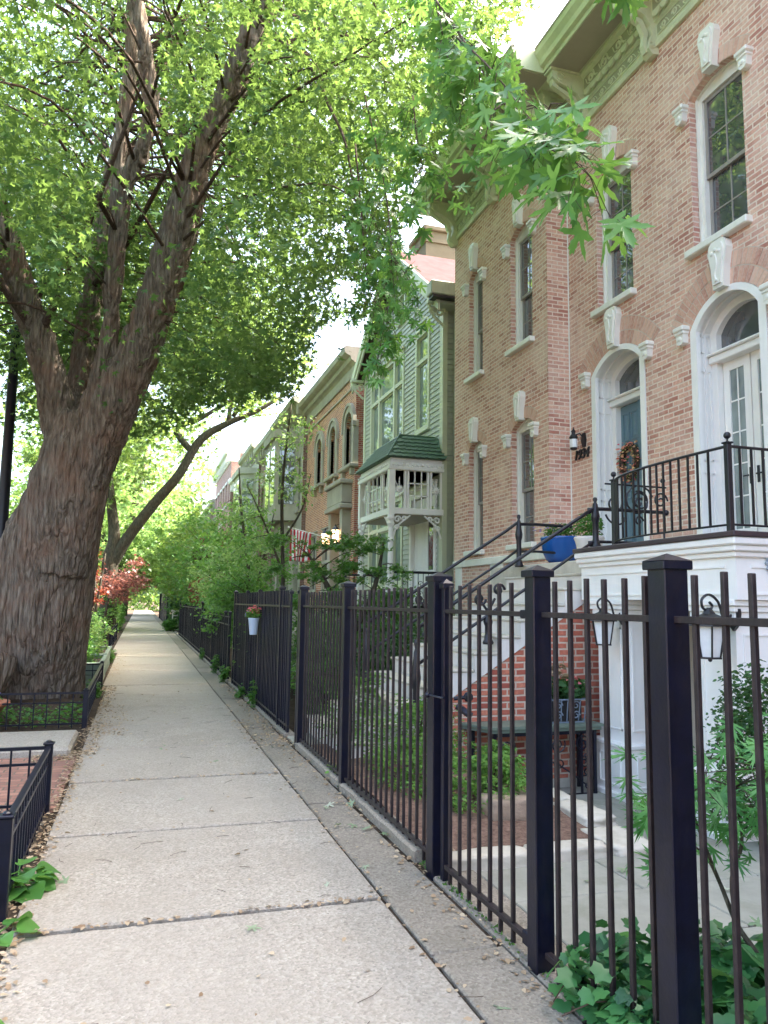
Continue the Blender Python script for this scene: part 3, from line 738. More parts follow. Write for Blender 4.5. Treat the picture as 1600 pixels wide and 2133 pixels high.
def bracket(x, y):
    """tall scrolled console from frieze to soffit"""
    mb = MB(); P = [(0, 9.18), (-.10, 9.16), (-.17, 9.24), (-.15, 9.36), (-.10, 9.46), (-.12, 9.60), (-.22, 9.72), (-.40, 9.80), (-.56, 9.84), (-.66, 9.92), (-.66, 10.065), (0, 10.065)]
    mb.prism([(x + a, b) for a, b in P], 'Y', y - .085, y + .085)
    mb.prism([(x + a * 1.0 - .02, b) for a, b in ((-.1, 9.22), (-.15, 9.30), (-.11, 9.5), (-.2, 9.68), (-.5, 9.8), (-.62, 9.9), (-.62, 9.8), (-.5, 9.74), (-.26, 9.62), (-.18, 9.45), (-.2, 9.3), (-.16, 9.2))], 'Y', y - .04, y + .04)
    for sy in (-1, 1):
        mb.tube([(x + a, y + sy * .09, b) for a, b in scroll_pts(-.52, 9.93, .09, 1.5, 1)], .012, 5)
        mb.tube([(x + a, y + sy * .09, b) for a, b in scroll_pts(-.12, 9.30, .06, 1.4, -1)], .01, 5)
    mb.box(x - .70, x, y - .105, y + .105, 10.03, 10.066)
    return build(mb, 'bracket', M['cornice'], fz, fixn=True)
BRK = [(XF, YE - .09), (XF, 12.62), (XF, YS + .1), (XN, YS - .62), (XN, 8.36), (XN, 6.0), (XN, 3.9)]
for x, y in BRK: bracket(x, y)
def frieze_bay(x, y0, y1):
    mb = MB(); L = y1 - y0
    pn = MB(); pn.box(x - .106, x - .09, y0 - .02, y1 + .02, 9.775, 9.972); pn.box(x - .040, x - .03, y0 - .02, y1 + .02, 9.445, 9.582); build(pn, 'frieze_panel', M['frieze_ground'], fz)
    # scalloped apron
    n = max(4, int(L / .15)); 
    for i in range(n):
        c = y0 + L * (i + .5) / n; r = L / n * .46
        pts = [(c - r, 9.735)] + [(c - r * math.cos(t), 9.735 - r * 1.1 * math.sin(t)) for t in lin(0, math.pi, 8)] + [(c + r, 9.735)]
        mb.prism(pts[1:-1] + [(c + r, 9.76), (c - r, 9.76)], 'X', x - .125, x - .095)
    # upper running scroll
    m = max(2, int(round(L / .42))); s_ = L / m
    for i in range(m):
        c = y0 + s_ * (i + .5)
        mb.tube([(x - .108, a, b) for a, b in scroll_pts(c, 9.875 + (.01 if i % 2 else -.01), .088, 1.4, 1 if i % 2 else -1, math.pi / 2, 18)], .017, 5)
        mb.tube(smoothpath([(x - .108, c - s_ * .5, 9.80), (x - .108, c - s_ * .3, 9.84), (x - .108, c - s_ * .16, 9.95), (x - .108, c, 9.965)], 4), .018, 5)
        mb.tube(smoothpath([(x - .108, c + s_ * .08, 9.80), (x - .108, c + s_ * .28, 9.83), (x - .108, c + s_ * .4, 9.93)], 3), .010, 5)
    # lower small pattern
    m = max(3, int(round(L / .24))); s_ = L / m
    for i in range(m):
        c = y0 + s_ * (i + .5)
        mb.tube([(x - .04, a, b) for a, b in scroll_pts(c, 9.51, .058, 1.3, 1 if i % 2 else -1, 0, 14)], .013, 5)
        mb.tube(smoothpath([(x - .04, c - s_ * .5, 9.47), (x - .04, c - s_ * .35, 9.53), (x - .04, c - s_ * .2, 9.56)], 3), .008, 5)
    mb.box(x - .052, x - .03, y0, y1, 9.425, 9.44); mb.box(x - .052, x - .03, y0, y1, 9.585, 9.60)
    build(mb, 'frieze_ornament', M['cornice'], fz, fixn=True)
ysF = [YE - .09, 12.62, YS + .1]; ysN = [YS - .62, 8.36, 6.0, 3.9]
for a, b in zip(ysF, ysF[1:]): frieze_bay(XF, b + .13, a - .13)
for a, b in zip(ysN, ysN[1:]): frieze_bay(XN, b + .13, a - .13)
# house number
def text_mesh(s_, size, ext, shear=.25):
    cu = bpy.data.curves.new('t', 'FONT'); cu.body = s_; cu.size = size; cu.extrude = ext; cu.shear = shear; cu.offset = size * .02
    o = bpy.data.objects.new('t', cu); COL.objects.link(o); bpy.context.view_layer.update()
    me = bpy.data.meshes.new_from_object(o.evaluated_get(bpy.context.evaluated_depsgraph_get())); bpy.data.objects.remove(o); return me
me = text_mesh('1934', .21, .012)
me.transform(Matrix(((0, 0, 1, XN - .02), (-1, 0, 0, 10.60), (0, 1, 0, 3.85), (0, 0, 0, 1))))
link('house_number', me, M['black'], H)['label'] = 'black number 1934 on the brick'

mb = MB(); mb.box(6.6, 14, -16, 1.42, -.6, 10.2); nb = thing('sun_block_house', 'unseen brown brick house added next door to keep sun off the near sidewalk', 'house', (6.6, -7, 0)); build(mb, 'wall', M['brick_dark'], nb)  # unseen house added to block the sun from the near sidewalk
mb = MB(); mb.box(5.9, 14.1, -16.1, 1.3, 10.2, 10.6, .05); build(mb, 'cornice', M['greystone'], nb)
mb = MB()
for yy in (-14, -11, -8, -5, -2):
    for zz in (2.4, 6.1): mb.box(6.57, 6.62, yy, yy + 1, zz, zz + 2)
build(mb, 'window', M['glass'], nb)
# ---- white portico with balcony in front of the french doors
P_ = 'balcony'
X0, Y0, Y1, ZD = 4.58, 5.08, 7.38, 2.17
mb = MB(); mb.box(X0 - .10, XN, Y0 - .10, Y1 + .02, ZD - .045, ZD, .008); deck = build(mb, 'balcony_deck', simple('dark_maroon_deck_edge', (.045, .028, .032), .5), H)
mb = MB()
def ent(a, z0, z1, b=.0): mb.box(X0 - a, XN, Y0 - a, Y1 + min(a, .012), z0, z1, b)
ent(.085, 2.06, 2.123, .012); ent(.06, 2.01, 2.062, .01); ent(.03, 1.965, 2.012, .008); ent(.0, 1.62, 1.966)
# sunk panel frames on the faces
for (a, b) in ((Y0 + .12, Y1 - .15),):
    for q in ((a, b, 1.88, 1.90), (a, b, 1.66, 1.675)): mb.box(X0 - .012, X0 + .01, *q)
for q in ((X0 + .15, XN - .2, 1.88, 1.90), (X0 + .15, XN - .2, 1.66, 1.675)): mb.box(q[0], q[1], Y0 - .012, Y0 + .01, q[2], q[3])
build(mb, 'entablature', M['white'], H)
def pier(x0, x1, y0, y1):
    m = MB(); zb = -.34
    m.box(x0 - .05, x1 + .05, y0 - .05, y1 + .05, zb, .16, .008); m.box(x0 - .07, x1 + .07, y0 - .07, y1 + .07, .15, .20, .012); m.box(x0 - .085, x1 + .085, y0 - .085, y1 + .085, zb, zb + .06, .01)
    m.box(x0, x1, y0, y1, .2, 1.5)
    for k, z in enumerate((1.42, 1.47, 1.52, 1.57)): m.box(x0 - .02 - .022 * k, x1 + .02 + .022 * k, y0 - .02 - .022 * k, y1 + .02 + .022 * k, z, z + .05, .006)
    for (za, zb2) in ((.32, 1.34), (-.22, .08)):
        off = 0 if za > 0 else .05
        for q in ((y0 + .07 - off * .5, y0 + .085 - off * .5, za, zb2), (y1 - .085, y1 - .07, za, zb2), (y0 + .07, y1 - .07, za, za + .015), (y0 + .07, y1 - .07, zb2 - .015, zb2)):
            m.box(x0 - off - .012, x0 - off + .01, *q)
        for q in ((x0 + .07, x0 + .085), (x1 - .085, x1 - .07)): m.box(q[0], q[1], y0 - off - .012, y0 - off + .01, za, zb2)
        m.box(x0 + .085, x1 - .085, y0 - off - .012, y0 - off + .01, za, za + .015); m.box(x0 + .085, x1 - .085, y0 - off - .012, y0 - off + .01, zb2 - .015, zb2)
    return build(m, 'pier', M['white'], H)
pier(X0 + .08, X0 + .50, 6.72, 7.20)['label'] = 'white panelled pier beside the red brick stair wall'
pier(X0 + .08, X0 + .50, 5.20, 5.66)['label'] = 'white panelled pier behind the dark green bush'
pier(XN - .45, XN - .02, 5.20, 5.6)
mb = MB(); mb.box(XN - .06, XN - .01, 5.7, 7.36, -.34, 1.62); mb.box(5.15, XN - .1, 7.30, 7.36, -.34, 1.62)
for y in (6.0, 6.35, 6.9): mb.box(XN - .10, XN - .05, y, y + .14, -.3, 1.6, .01)
build(mb, 'porch_wall', paint('beige_porch_paint', (.62, .56, .46), .6, .05), H)
# ------------------------------------------------------------------ balcony railing (its own parts)
mb = MB()
cur = [(4.56, 5.10), (4.545, 5.45), (4.54, 5.80), (4.545, 6.10), (4.57, 6.40), (4.62, 6.66), (4.70, 6.88), (4.80, 7.06)]
cur = [(p.x, p.y) for p in smoothpath([(a, b, 0) for a, b in cur], 3)]
rt = MB(); rt.tube([(x, y, ZD + .71) for x, y in cur], .013, 6); rt.tube([(x, y, ZD + .06) for x, y in cur], .010, 6)
rt.tube([(4.56, 5.10, ZD + .71), (6.45, 5.10, ZD + .71)], .013, 6); rt.tube([(4.56, 5.10, ZD + .06), (6.45, 5.10, ZD + .06)], .010, 6)
rl = build(rt, 'balcony_railing', M['iron_flat'], H)
acc = 0; ln = 0; last = cur[0]
for a, b in zip(cur, cur[1:]):
    d = math.hypot(b[0] - a[0], b[1] - a[1]); acc += d
    if acc >= .118:
        acc -= .118; m = MB(); m.box(b[0] - .008, b[0] + .008, b[1] - .008, b[1] + .008, ZD + .055, ZD + .71); build(m, 'baluster', M['iron_flat'], rl)
x = 4.68
while x < 6.42:
    m = MB(); m.box(x - .008, x + .008, 5.092, 5.108, ZD + .055, ZD + .71); build(m, 'baluster', M['iron_flat'], rl); x += .118
for (px, py) in ((4.56, 5.10), (4.81, 7.08)):
    m = MB(); m.box(px - .024, px + .024, py - .024, py + .024, ZD, ZD + .73, .004); m.box(px - .034, px + .034, py - .034, py + .034, ZD + .73, ZD + .745, .003)
    m.tube([(px, py, ZD + .745), (px, py, ZD + .775)], .009, 8); m.sphere((px, py, ZD + .80), .030, 12); build(m, 'post', M['iron_flat'], rl)

# ------------------------------------------------------------------ stoop
ST = thing('entrance_stoop', 'pale stone stoop climbing from the open gateway to the blue door', 'stairs', (3.5, 8.4, 0))
TR, RS, SX0, SZ0 = .266, .172, 2.80, .684
pts = []; bot = []
for i in range(-3, 8):
    x = SX0 + TR * i; z = SZ0 + RS * i; pts += [(x, z - RS + (.0 if i > -3 else .0)), (x, z)]
top = 2.06
pts += [(SX0 + TR * 8, SZ0 + RS * 7), (SX0 + TR * 8, top), (5.05, top), (5.05, 1.62), (4.72, 1.64), (3.06, .59), (3.06, -.1), (2.0, -.1)]
pts = [p for i, p in enumerate(pts)]
mb = MB(); mb.prism(pts, 'Y', 7.42, 9.36); build(mb, 'stair_flight', M['stone_w'], ST, fixn=True)
for i in range(-3, 8):
    x = SX0 + TR * i; z = SZ0 + RS * i; m = MB(); m.box(x - .022, x + TR - .01, 7.405, 9.375, z + .001, z + .03, .008); build(m, 'step', M['stone'], ST)
mb = MB(); mb.box(4.90, 6.52, 7.41, 10.35, 1.70, top + .03, .012); mb.box(4.95, 6.5, 9.38, 10.35, .0, 1.70); build(mb, 'landing', M['stone'], ST)
mb = MB(); mb.prism([(3.04, -.36), (3.04, .57), (4.72, 1.63), (4.92, 1.63), (4.92, -.36)], 'Y', 7.435, 7.7); mb.box(2.96, 3.26, 7.41, 7.72, -.36, .50); build(mb, 'brick_side_wall', M['brick_red'], ST, fixn=True)
mb = MB(); mb.box(3.2, 4.9, 7.43, 7.70, -.42, -.24, .02); build(mb, 'rubble_footing', M['stone'], ST)
mb = MB(); mb.box(3.06, 4.9, 9.1, 9.34, -.1, .6); build(mb, 'far_side_wall', M['stone'], ST)
# iron handrails
def newel(x, y, zb, h):
    m = MB(); m.lathe(x, y, [(.055, zb), (.06, zb + .02), (.045, zb + .05), (.034, zb + .10), (.034, zb + h * .5), (.044, zb + h * .55), (.05, zb + h * .62), (.036, zb + h * .74), (.028, zb + h * .86), (.014, zb + h * .9), (.026, zb + h * .95), (.02, zb + h * .99), (.004, zb + h)], 12)
    return m
def handrail(y, lab):
    hr = thing('stair_handrail', lab, 'handrail', (3.8, y, 1.0), 'iron handrails of the stoop')
    zl = lambda x: SZ0 + (x - SX0) * RS / TR
    for dz, r in ((.70, .021), (.33, .017)):
        p = [(2.72, y, zl(2.72) + dz - .02), (4.62, y, zl(4.62) + dz - .03), (4.74, y, zl(4.7) + dz - .02), (4.82, y, zl(4.74) + dz), (5.76, y, zl(4.74) + dz)] if y < 8 else [(2.72, y, zl(2.72) + dz - .02), (4.62, y, zl(4.62) + dz - .03), (4.82, y, zl(4.74) + dz), (5.6, y, zl(4.74) + dz)]
        m = MB(); m.tube(smoothpath(p, 3), r, 8); m.sphere(p[-1], r * 1.7, 10); build(m, 'rail', M['iron_flat'], hr, True)
    build(newel(4.82, y, 2.20 if y < 8 else 2.06, .57 if y < 8 else .71), 'newel', M['iron_flat'], hr, True)
    build(newel(2.70, y, .18 if y < 8 else .4, 1.02 if y < 8 else .85), 'newel', M['iron_flat'], hr, True)
    m = newel(3.50, y, 1.14, .38)
    for s_, c in ((-1, 3.40), (1, 3.62)):
        m.tube([(a, y - .01, b) for a, b in scroll_pts(c, 1.66 + .05 * s_, .07, 1.3, s_)], .014, 6); m.sphere((c, y - .01, 1.66 + .05 * s_), .03, 8)
    m.tube([(3.5, y, 1.48), (3.42, y, 1.58)], .014, 6); m.tube([(3.5, y, 1.48), (3.58, y, 1.62)], .014, 6)
    build(m, 'scroll_support', M['iron_flat'], hr, True)
    return hr
handrail(7.46, 'black iron double handrail on the near side of the stoop, ending behind the balcony')
handrail(9.30, 'black iron double handrail on the far side of the stoop, past the steps')
sg = thing('scroll_panel', 'curled black ironwork panel standing behind the balcony bars before the blue door', 'ironwork', (5.4, 7.5, 2.2))
m = MB(); m.tube([(4.98, 7.5, 2.94), (5.80, 7.5, 2.94)], .011, 6); m.tube([(5.76, 7.5, 2.2), (5.76, 7.5, 3.0)], .012, 6); m.sphere((5.76, 7.5, 3.02), .03, 8); build(m, 'frame', M['iron_flat'], sg)
for cx_, cz_, r, t, dr, st in ((5.42, 2.76, .20, 1.9, 1, .3), (5.44, 2.76, .125, 1.2, -1, 2), (5.10, 2.72, .10, 1.4, -1, 0), (5.72, 2.78, .10, 1.4, 1, 0), (5.42, 2.53, .06, 1.2, 1, 0), (5.2, 2.60, .22, .35, 1, 3.2)):
    m = MB(); m.tube([(a, 7.5, b) for a, b in scroll_pts(cx_, cz_, r, t, dr, st)], .011, 6); build(m, 'scroll', M['iron_flat'], sg)

# ================================================================== SAGE CLAPBOARD HOUSE
G = thing('clapboard_house', 'sage green clapboard house with a gable and a shingled porch hood', 'house', (6.4, 19.3, 0))
GX, GA, GB, GE, GP = 6.4, 16.0, 22.6, 8.75, 11.15       # front plane, near and far corner, eave and peak heights
GM = (GA + GB) / 2
def gable_z(y): return GE + (GP - GE) * (1 - abs(y - GM) / ((GB - GA) / 2))
gw = [(18.75, 21.85, 5.75, 8.3), (16.85, 17.85, 5.75, 8.3), (18.7, 19.25, 9.1, 9.95), (18.75, 21.85, 2.0, 4.35), (16.35, 18.15, 1.5, 4.3)]
mb = MB(); z = .3; hgt = .125
while z < GP - .1:
    z2 = z + hgt
    ya, yb = GA, GB
    if z2 > GE:
        k = (GP - z2) / (GP - GE); ya, yb = GM - (GM - GA) * k, GM + (GB - GM) * k
    segs = [(ya, yb)]
    for (a, b, c, d) in gw:
        if z2 > c + .02 and z < d - .02:
            ns = []
            for (p, q) in segs:
                if b <= p or a >= q: ns.append((p, q)); continue
                if a > p: ns.append((p, a))
                if b < q: ns.append((b, q))
            segs = ns
    for (p, q) in segs:
        if q - p > .03: mb.add([(GX - .022, p, z), (GX - .022, q, z), (GX + .0, q, z2 + .01), (GX + .0, p, z2 + .01), (GX + .03, p, z), (GX + .03, q, z)], [(0, 3, 2, 1), (0, 1, 5, 4)])
    z = z2
# near side wall boards
z = .3
while z < GE: mb.add([(GX, GA - .022, z), (14, GA - .022, z), (14, GA, z + hgt + .01), (GX, GA, z + hgt + .01), (GX, GA + .03, z), (14, GA + .03, z)], [(0, 1, 2, 3), (0, 4, 5, 1)]); z += hgt
build(mb, 'clapboards', M['green_side'], G)
mb = MB(); mb.prism([(GA + .03, 0), (GA + .03, GE), (GM, GP - .05), (GB, GE), (GB, 0)], 'X', GX + .55, 14.0); build(mb, 'wall_core', M['dark_in'], G, fixn=True)
mb = MB()
mb.box(GX - .035, GX + .08, GA - .035, GA + .16, .2, GE); build(mb, 'corner_board', M['green_trim'], G)
mb = MB(); mb.box(GX - .035, GX + .08, GB - .16, GB, .2, GE); build(mb, 'corner_board', M['green_trim'], G)
mb = MB(); mb.tube([(GX + .26, GA - .09, .3), (GX + .26, GA - .09, GE - .1)], .05, 8); build(mb, 'downpipe', M['green_side'], G)
# roof with overhang, bargeboards
sl_ = (GP - GE) / ((GB - GA) / 2)
mb = MB()
for sg_ in (-1, 1):
    ye = GM + sg_ * ((GB - GA) / 2 + .42); ze = GP - sl_ * ((GB - GA) / 2 + .42)
    vs = [(GX - .32, GM, GP + .12), (20, GM, GP + .12), (20, ye, ze + .12), (GX - .32, ye, ze + .12)]
    vs += [(a, b, c - .12) for a, b, c in vs]
    mb.add(vs, [(0, 1, 2, 3), (7, 6, 5, 4), (0, 4, 5, 1), (1, 5, 6, 2), (2, 6, 7, 3), (3, 7, 4, 0)])
build(mb, 'roof', M['pinkroof'], G, fixn=True)
mb = MB()
for sg_ in (-1, 1):
    for d, w0, w1 in ((.36, .02, -.26), (.32, -.03, -.42)):
        ye = GM + sg_ * ((GB - GA) / 2 + .44); ze = GP - sl_ * ((GB - GA) / 2 + .44)
        mb.add([(GX - d, GM, GP + .14 + w0), (GX - d, ye, ze + .14 + w0), (GX - d, ye, ze + .14 + w1), (GX - d, GM, GP + .14 + w1),
                (GX - d + .05, GM, GP + .14 + w0), (GX - d + .05, ye, ze + .14 + w0), (GX - d + .05, ye, ze + .14 + w1), (GX - d + .05, GM, GP + .14 + w1)],
               [(0, 1, 2, 3), (7, 6, 5, 4), (0, 4, 5, 1), (1, 5, 6, 2), (2, 6, 7, 3), (3, 7, 4, 0)])
build(mb, 'bargeboard', M['green_trim'], G, fixn=True)
mb = MB(); mb.box(GX - .55, 14, GA - .62, GA - .30, GE - .30, GE + .02, .02); mb.box(GX - .30, 14, GA - .42, GA - .0, GE - .42, GE - .30); build(mb, 'box_gutter', M['green_side'], G)
mb = MB(); mb.box(GX - .50, 14, GA - .60, GA - .32, GE - .36, GE - .305); build(mb, 'dark_gutter_board', M['black'], G)  # black board along the underside of the box gutter
for yy in (GB + .05, GA - .1):
    mb = MB(); mb.box(GX - .46, GX - .04, yy - .08, yy + .08, GE - .34, GE - .26); 
    for a_, r in ((.14, .14), (.32, .1)): mb.tube([(GX - a_, yy, b_) for a_, b_ in scroll_pts(GX - a_, GE - .5, r, 1.4)] if False else [(q[0], yy, q[1]) for q in scroll_pts(GX - a_, GE - .5, r, 1.4)], .03, 6)
    mb.tube([(GX - .42, yy, GE - .34), (GX - .3, yy, GE - .62), (GX - .03, yy, GE - .85)], .035, 6)
    build(mb, 'scroll_bracket', M['green_trim'], G)
mb = MB(); mb.box(7.5, 8.7, GM + .9, GM + 2.1, GE + .8, 12.5); mb.box(7.4, 8.8, GM + .8, GM + 2.2, 12.5, 12.64, .02); mb.box(7.45, 8.75, GM + .85, GM + 2.15, 12.15, 12.25)
build(mb, 'chimney', paint('yellow_chimney_brick', (.17, .145, .10), .9, .1, spec=0.0), G)
def framed(house, x, y0, y1, z0, z1, vs, hs, trim, glass, fw=.11, name='window', label=None, deep=.12):
    f = MB(); f.box(x - .04, x + deep, y0, y0 + fw, z0, z1); f.box(x - .04, x + deep, y1 - fw, y1, z0, z1); f.box(x - .038, x + deep - .002, y0 + fw, y1 - fw, z0, z0 + fw); f.box(x - .038, x + deep - .002, y0 + fw, y1 - fw, z1 - fw, z1)
    f.box(x - .09, x + .02, y0 - .05, y1 + .05, z1 - .001, z1 + .06, .01); f.box(x - .08, x + .02, y0 - .04, y1 + .04, z0 - .05, z0 + .001, .01)
    for v in vs: f.box(x - .03, x + deep - .004, v - .06, v + .06, z0 + fw, z1 - fw)
    pv = [y0 + fw] + [q for v in vs for q in (v - .06, v + .06)] + [y1 - fw]
    for h in hs:
        for i in range(0, len(pv), 2): f.box(x - .025, x + deep - .006, pv[i], pv[i + 1], h - .05, h + .05)
    hv = [z0 + fw] + [q for h in hs for q in (h - .05, h + .05)] + [z1 - fw]
    for i in range(0, len(pv), 2):
        for j in range(0, len(hv), 2):
            a, b, c, d = pv[i], pv[i + 1], hv[j], hv[j + 1]; t = .035
            f.box(x + .03, x + .07, a, a + t, c, d); f.box(x + .03, x + .07, b - t, b, c, d); f.box(x + .031, x + .069, a + t, b - t, c, c + t); f.box(x + .031, x + .069, a + t, b - t, d - t, d)
    fr = build(f, name, trim, house)
    if label: fr['label'] = label
    gl = MB(); gl.box(x + .05, x + .055, y0 + fw, y1 - fw, z0 + fw, z1 - fw); build(gl, 'glass', glass, fr); return fr
framed(G, GX, 18.75, 21.85, 5.75, 8.3, [19.6, 21.0], [7.45], M['green_trim'], M['glass_pale'])
framed(G, GX, 16.85, 17.85, 5.75, 8.3, [], [7.55], M['green_trim'], M['glass_pale'])
framed(G, GX, 18.7, 19.25, 9.1, 9.95, [], [], M['green_trim'], M['glass_pale'], fw=.08)
framed(G, GX, 18.75, 21.85, 2.0, 4.35, [19.6, 21.0], [3.6], M['green_trim'], M['glass_pale'])
# entrance: two white leaves with long lights
f = MB(); f.box(GX - .05, GX + .16, 16.35, 16.47, 1.5, 4.3); f.box(GX - .05, GX + .16, 18.03, 18.15, 1.5, 4.3); f.box(GX - .049, GX + .159, 16.47, 18.03, 4.12, 4.3); f.box(GX - .14, GX + .05, 16.3, 18.2, 4.3, 4.42, .03)
ed = build(f, 'door_case', M['white'], G)
for (a, b) in ((16.48, 17.24), (17.26, 18.02)):
    m = MB(); x = GX + .05; st = .17
    m.box(x, x + .04, a, a + st, 1.52, 4.1); m.box(x, x + .04, b - st, b, 1.52, 4.1); m.box(x + .001, x + .039, a + st, b - st, 1.52, 2.35); m.box(x + .001, x + .039, a + st, b - st, 3.85, 4.1)
    if a > 17: m.box(x + .01, x + .03, a + st, b - st, 2.35, 3.85); m.box(x, x + .02, a + st + .05, b - st - .05, 2.42, 3.78, .008)
    m.box(x - .01, x + .005, a + st + .03, b - st - .03, 1.7, 2.2, .006); dd = build(m, 'door', M['white'], ed)
    if a < 17: m = MB(); m.box(x + .015, x + .02, a + st, b - st, 2.35, 3.85); build(m, 'glass', M['glass'], dd)
# porch hood
PX, PA, PB = 5.12, 15.95, 18.45; EZ = 4.72
mb = MB(); 
mb.box(PX + .02, GX, PA + .02, PB - .02, EZ - .02, EZ + .06, .01)
mb.box(PX - .04, GX, PA - .04, PB + .04, EZ - .22, EZ - .12, .02); mb.box(PX, GX, PA, PB, EZ - .12, EZ - .02); 
for (x0, x1, y0, y1) in ((PX, PX + .1, PA, PB), (PX, GX, PA, PA + .1), (PX, GX, PB - .1, PB)): mb.box(x0, x1, y0, y1, 3.52, 3.66, .01)
n = 11
for i in range(n):
    mb.sphere((PX + (GX - PX) * (i + .5) / n, PA - .045, EZ - .10), .035, 8, (1, .5, 1))
for i in range(18): mb.sphere((PX - .045, PA + (PB - PA) * (i + .5) / 18, EZ - .10), .035, 8, (.5, 1, 1))
for (x, y) in ((PX + .05, PA + .05), (PX + .05, PB - .05)):
    mb.box(x - .07, x + .07, y - .07, y + .07, 3.5, EZ - .2)
# upper band: muntin lights and sunbursts, on front and near side
def band(P, Q, axis):
    L = Q - P
    def bx(a, b, c, d, t=.03):
        if axis == 'x': mb.box(P + a, P + b, PA + .03, PA + .03 + t, c, d)
        else: mb.box(PX + .03, PX + .03 + t, P + a, P + b, c, d)
    for f_ in (.0, .24, .30, .72, .78, 1.0): bx(f_ * L - .025, f_ * L + .025, 3.66, 4.5, .05)
    for i in range(1, 3): bx(L * (.30 + .42 * i / 3) - .012, L * (.30 + .42 * i / 3) + .012, 3.66, 4.5)
    for i in range(1, 3): bx(L * .30, L * .72, 3.66 + .84 * i / 3 - .012, 3.66 + .84 * i / 3 + .012, .028)
    for cfr in (.12, .89):
        c = P + L * cfr
        for k in range(12):
            t = 2 * math.pi * k / 12; dx, dz = math.cos(t), math.sin(t)
            e0, e1 = .05, (.11 if abs(dx) > .5 else .28)
            if axis == 'x': mb.tube([(c + dx * e0, PA + .045, 4.08 + dz * e0), (c + dx * e1, PA + .045, 4.08 + dz * e1)], [.018, .007], 5)
            else: mb.tube([(PX + .045, c + dx * e0, 4.08 + dz * e0), (PX + .045, c + dx * e1, 4.08 + dz * e1)], [.018, .007], 5)
        ctr = (c, PA + .04, 4.08) if axis == 'x' else (PX + .04, c, 4.08); mb.sphere(ctr, .075, 10, (1, .4, 1) if axis == 'x' else (.4, 1, 1)); mb.sphere((ctr[0] - (.03 if axis != 'x' else 0), ctr[1] - (.03 if axis == 'x' else 0), 4.08), .035, 8)
band(PX + .1, GX - .05, 'x'); band(PA + .1, PB - .1, 'y')
cl = MB(); cl.box(PX + .1, GX - .002, PA + .1, PB - .1, 3.50, 3.54); cl.box(PX + .1, GX - .002, PA + .1, PB - .1, 4.50, 4.54); build(cl, 'porch_ceiling', M['soffit'], G)
pf = build(mb, 'porch_frieze', M['white'], G, fixn=True)
blk = MB(); blk.box(7.0, 21, 14.63, 15.9, -.3, 9.6); build(blk, 'gap_sun_block', M['green_side'], G)  # unseen mass added between the houses to stop a sun strip on the walk
blk = MB(); blk.box(7.0, 21, 22.65, 23.25, -.3, 9.4); build(blk, 'gap_sun_block', M['green_side'], G)  # same added sun block for the gap on the far side
mb = MB()
def fret(o, d, axis, z=3.5):
    for cx_, cz_, r in ((.1, .1, .08), (.26, .08, .06), (.08, .28, .06)):
        q = scroll_pts(0, 0, r, 1.2)
        if axis == 'x': mb.tube([(o + d * (cx_ + a), PA + .05, z - cz_ + b) for a, b in q], .022, 6)
        else: mb.tube([(PX + .05, o + d * (cx_ + a), z - cz_ + b) for a, b in q], .022, 6)
    if axis == 'x': mb.tube(smoothpath([(o, PA + .05, z - .5), (o + d * .1, PA + .05, z - .25), (o + d * .4, PA + .05, z)], 4), .022, 6)
    else: mb.tube(smoothpath([(PX + .05, o, z - .5), (PX + .05, o + d * .1, z - .25), (PX + .05, o + d * .4, z)], 4), .022, 6)
for fa in ((PX + .1, 1, 'x'), (GX - .05, -1, 'x'), (PA + .1, 1, 'y'), (PB - .1, -1, 'y')):
    mb = MB(); fret(*fa); build(mb, 'fretwork_bracket', M['white'], G)
TP = [(.07, 3.5), (.09, 3.42), (.06, 3.36), (.085, 3.30), (.05, 3.22), (.06, 3.0), (.085, 2.94), (.06, 2.88), (.065, 2.3), (.09, 2.24), (.06, 2.18), (.085, 2.10), (.10, 1.9), (.10, 1.4)]
for (x, y) in ((PX + .05, PA + .05), (PX + .05, PB - .05)):
    m = MB(); m.lathe(x, y, list(reversed(TP)), 14); m.box(x - .09, x + .09, y - .09, y + .09, .2, 1.95, .01); build(m, 'turned_post', M['white'], G, fixn=True)
mb = MB(); mb.box(PX - .05, GX, PA - .02, PB + .1, 1.28, 1.45); mb.box(PX, GX, PA + .05, PB, .1, 1.28)
for k in range(6): mb.box(PX - .05 - .28 * (k + 1), PX - .05 - .28 * k, PA + .9, PB, 0, 1.28 - .2 * k - .1)
build(mb, 'porch_floor_and_steps', M['greystone'], G)
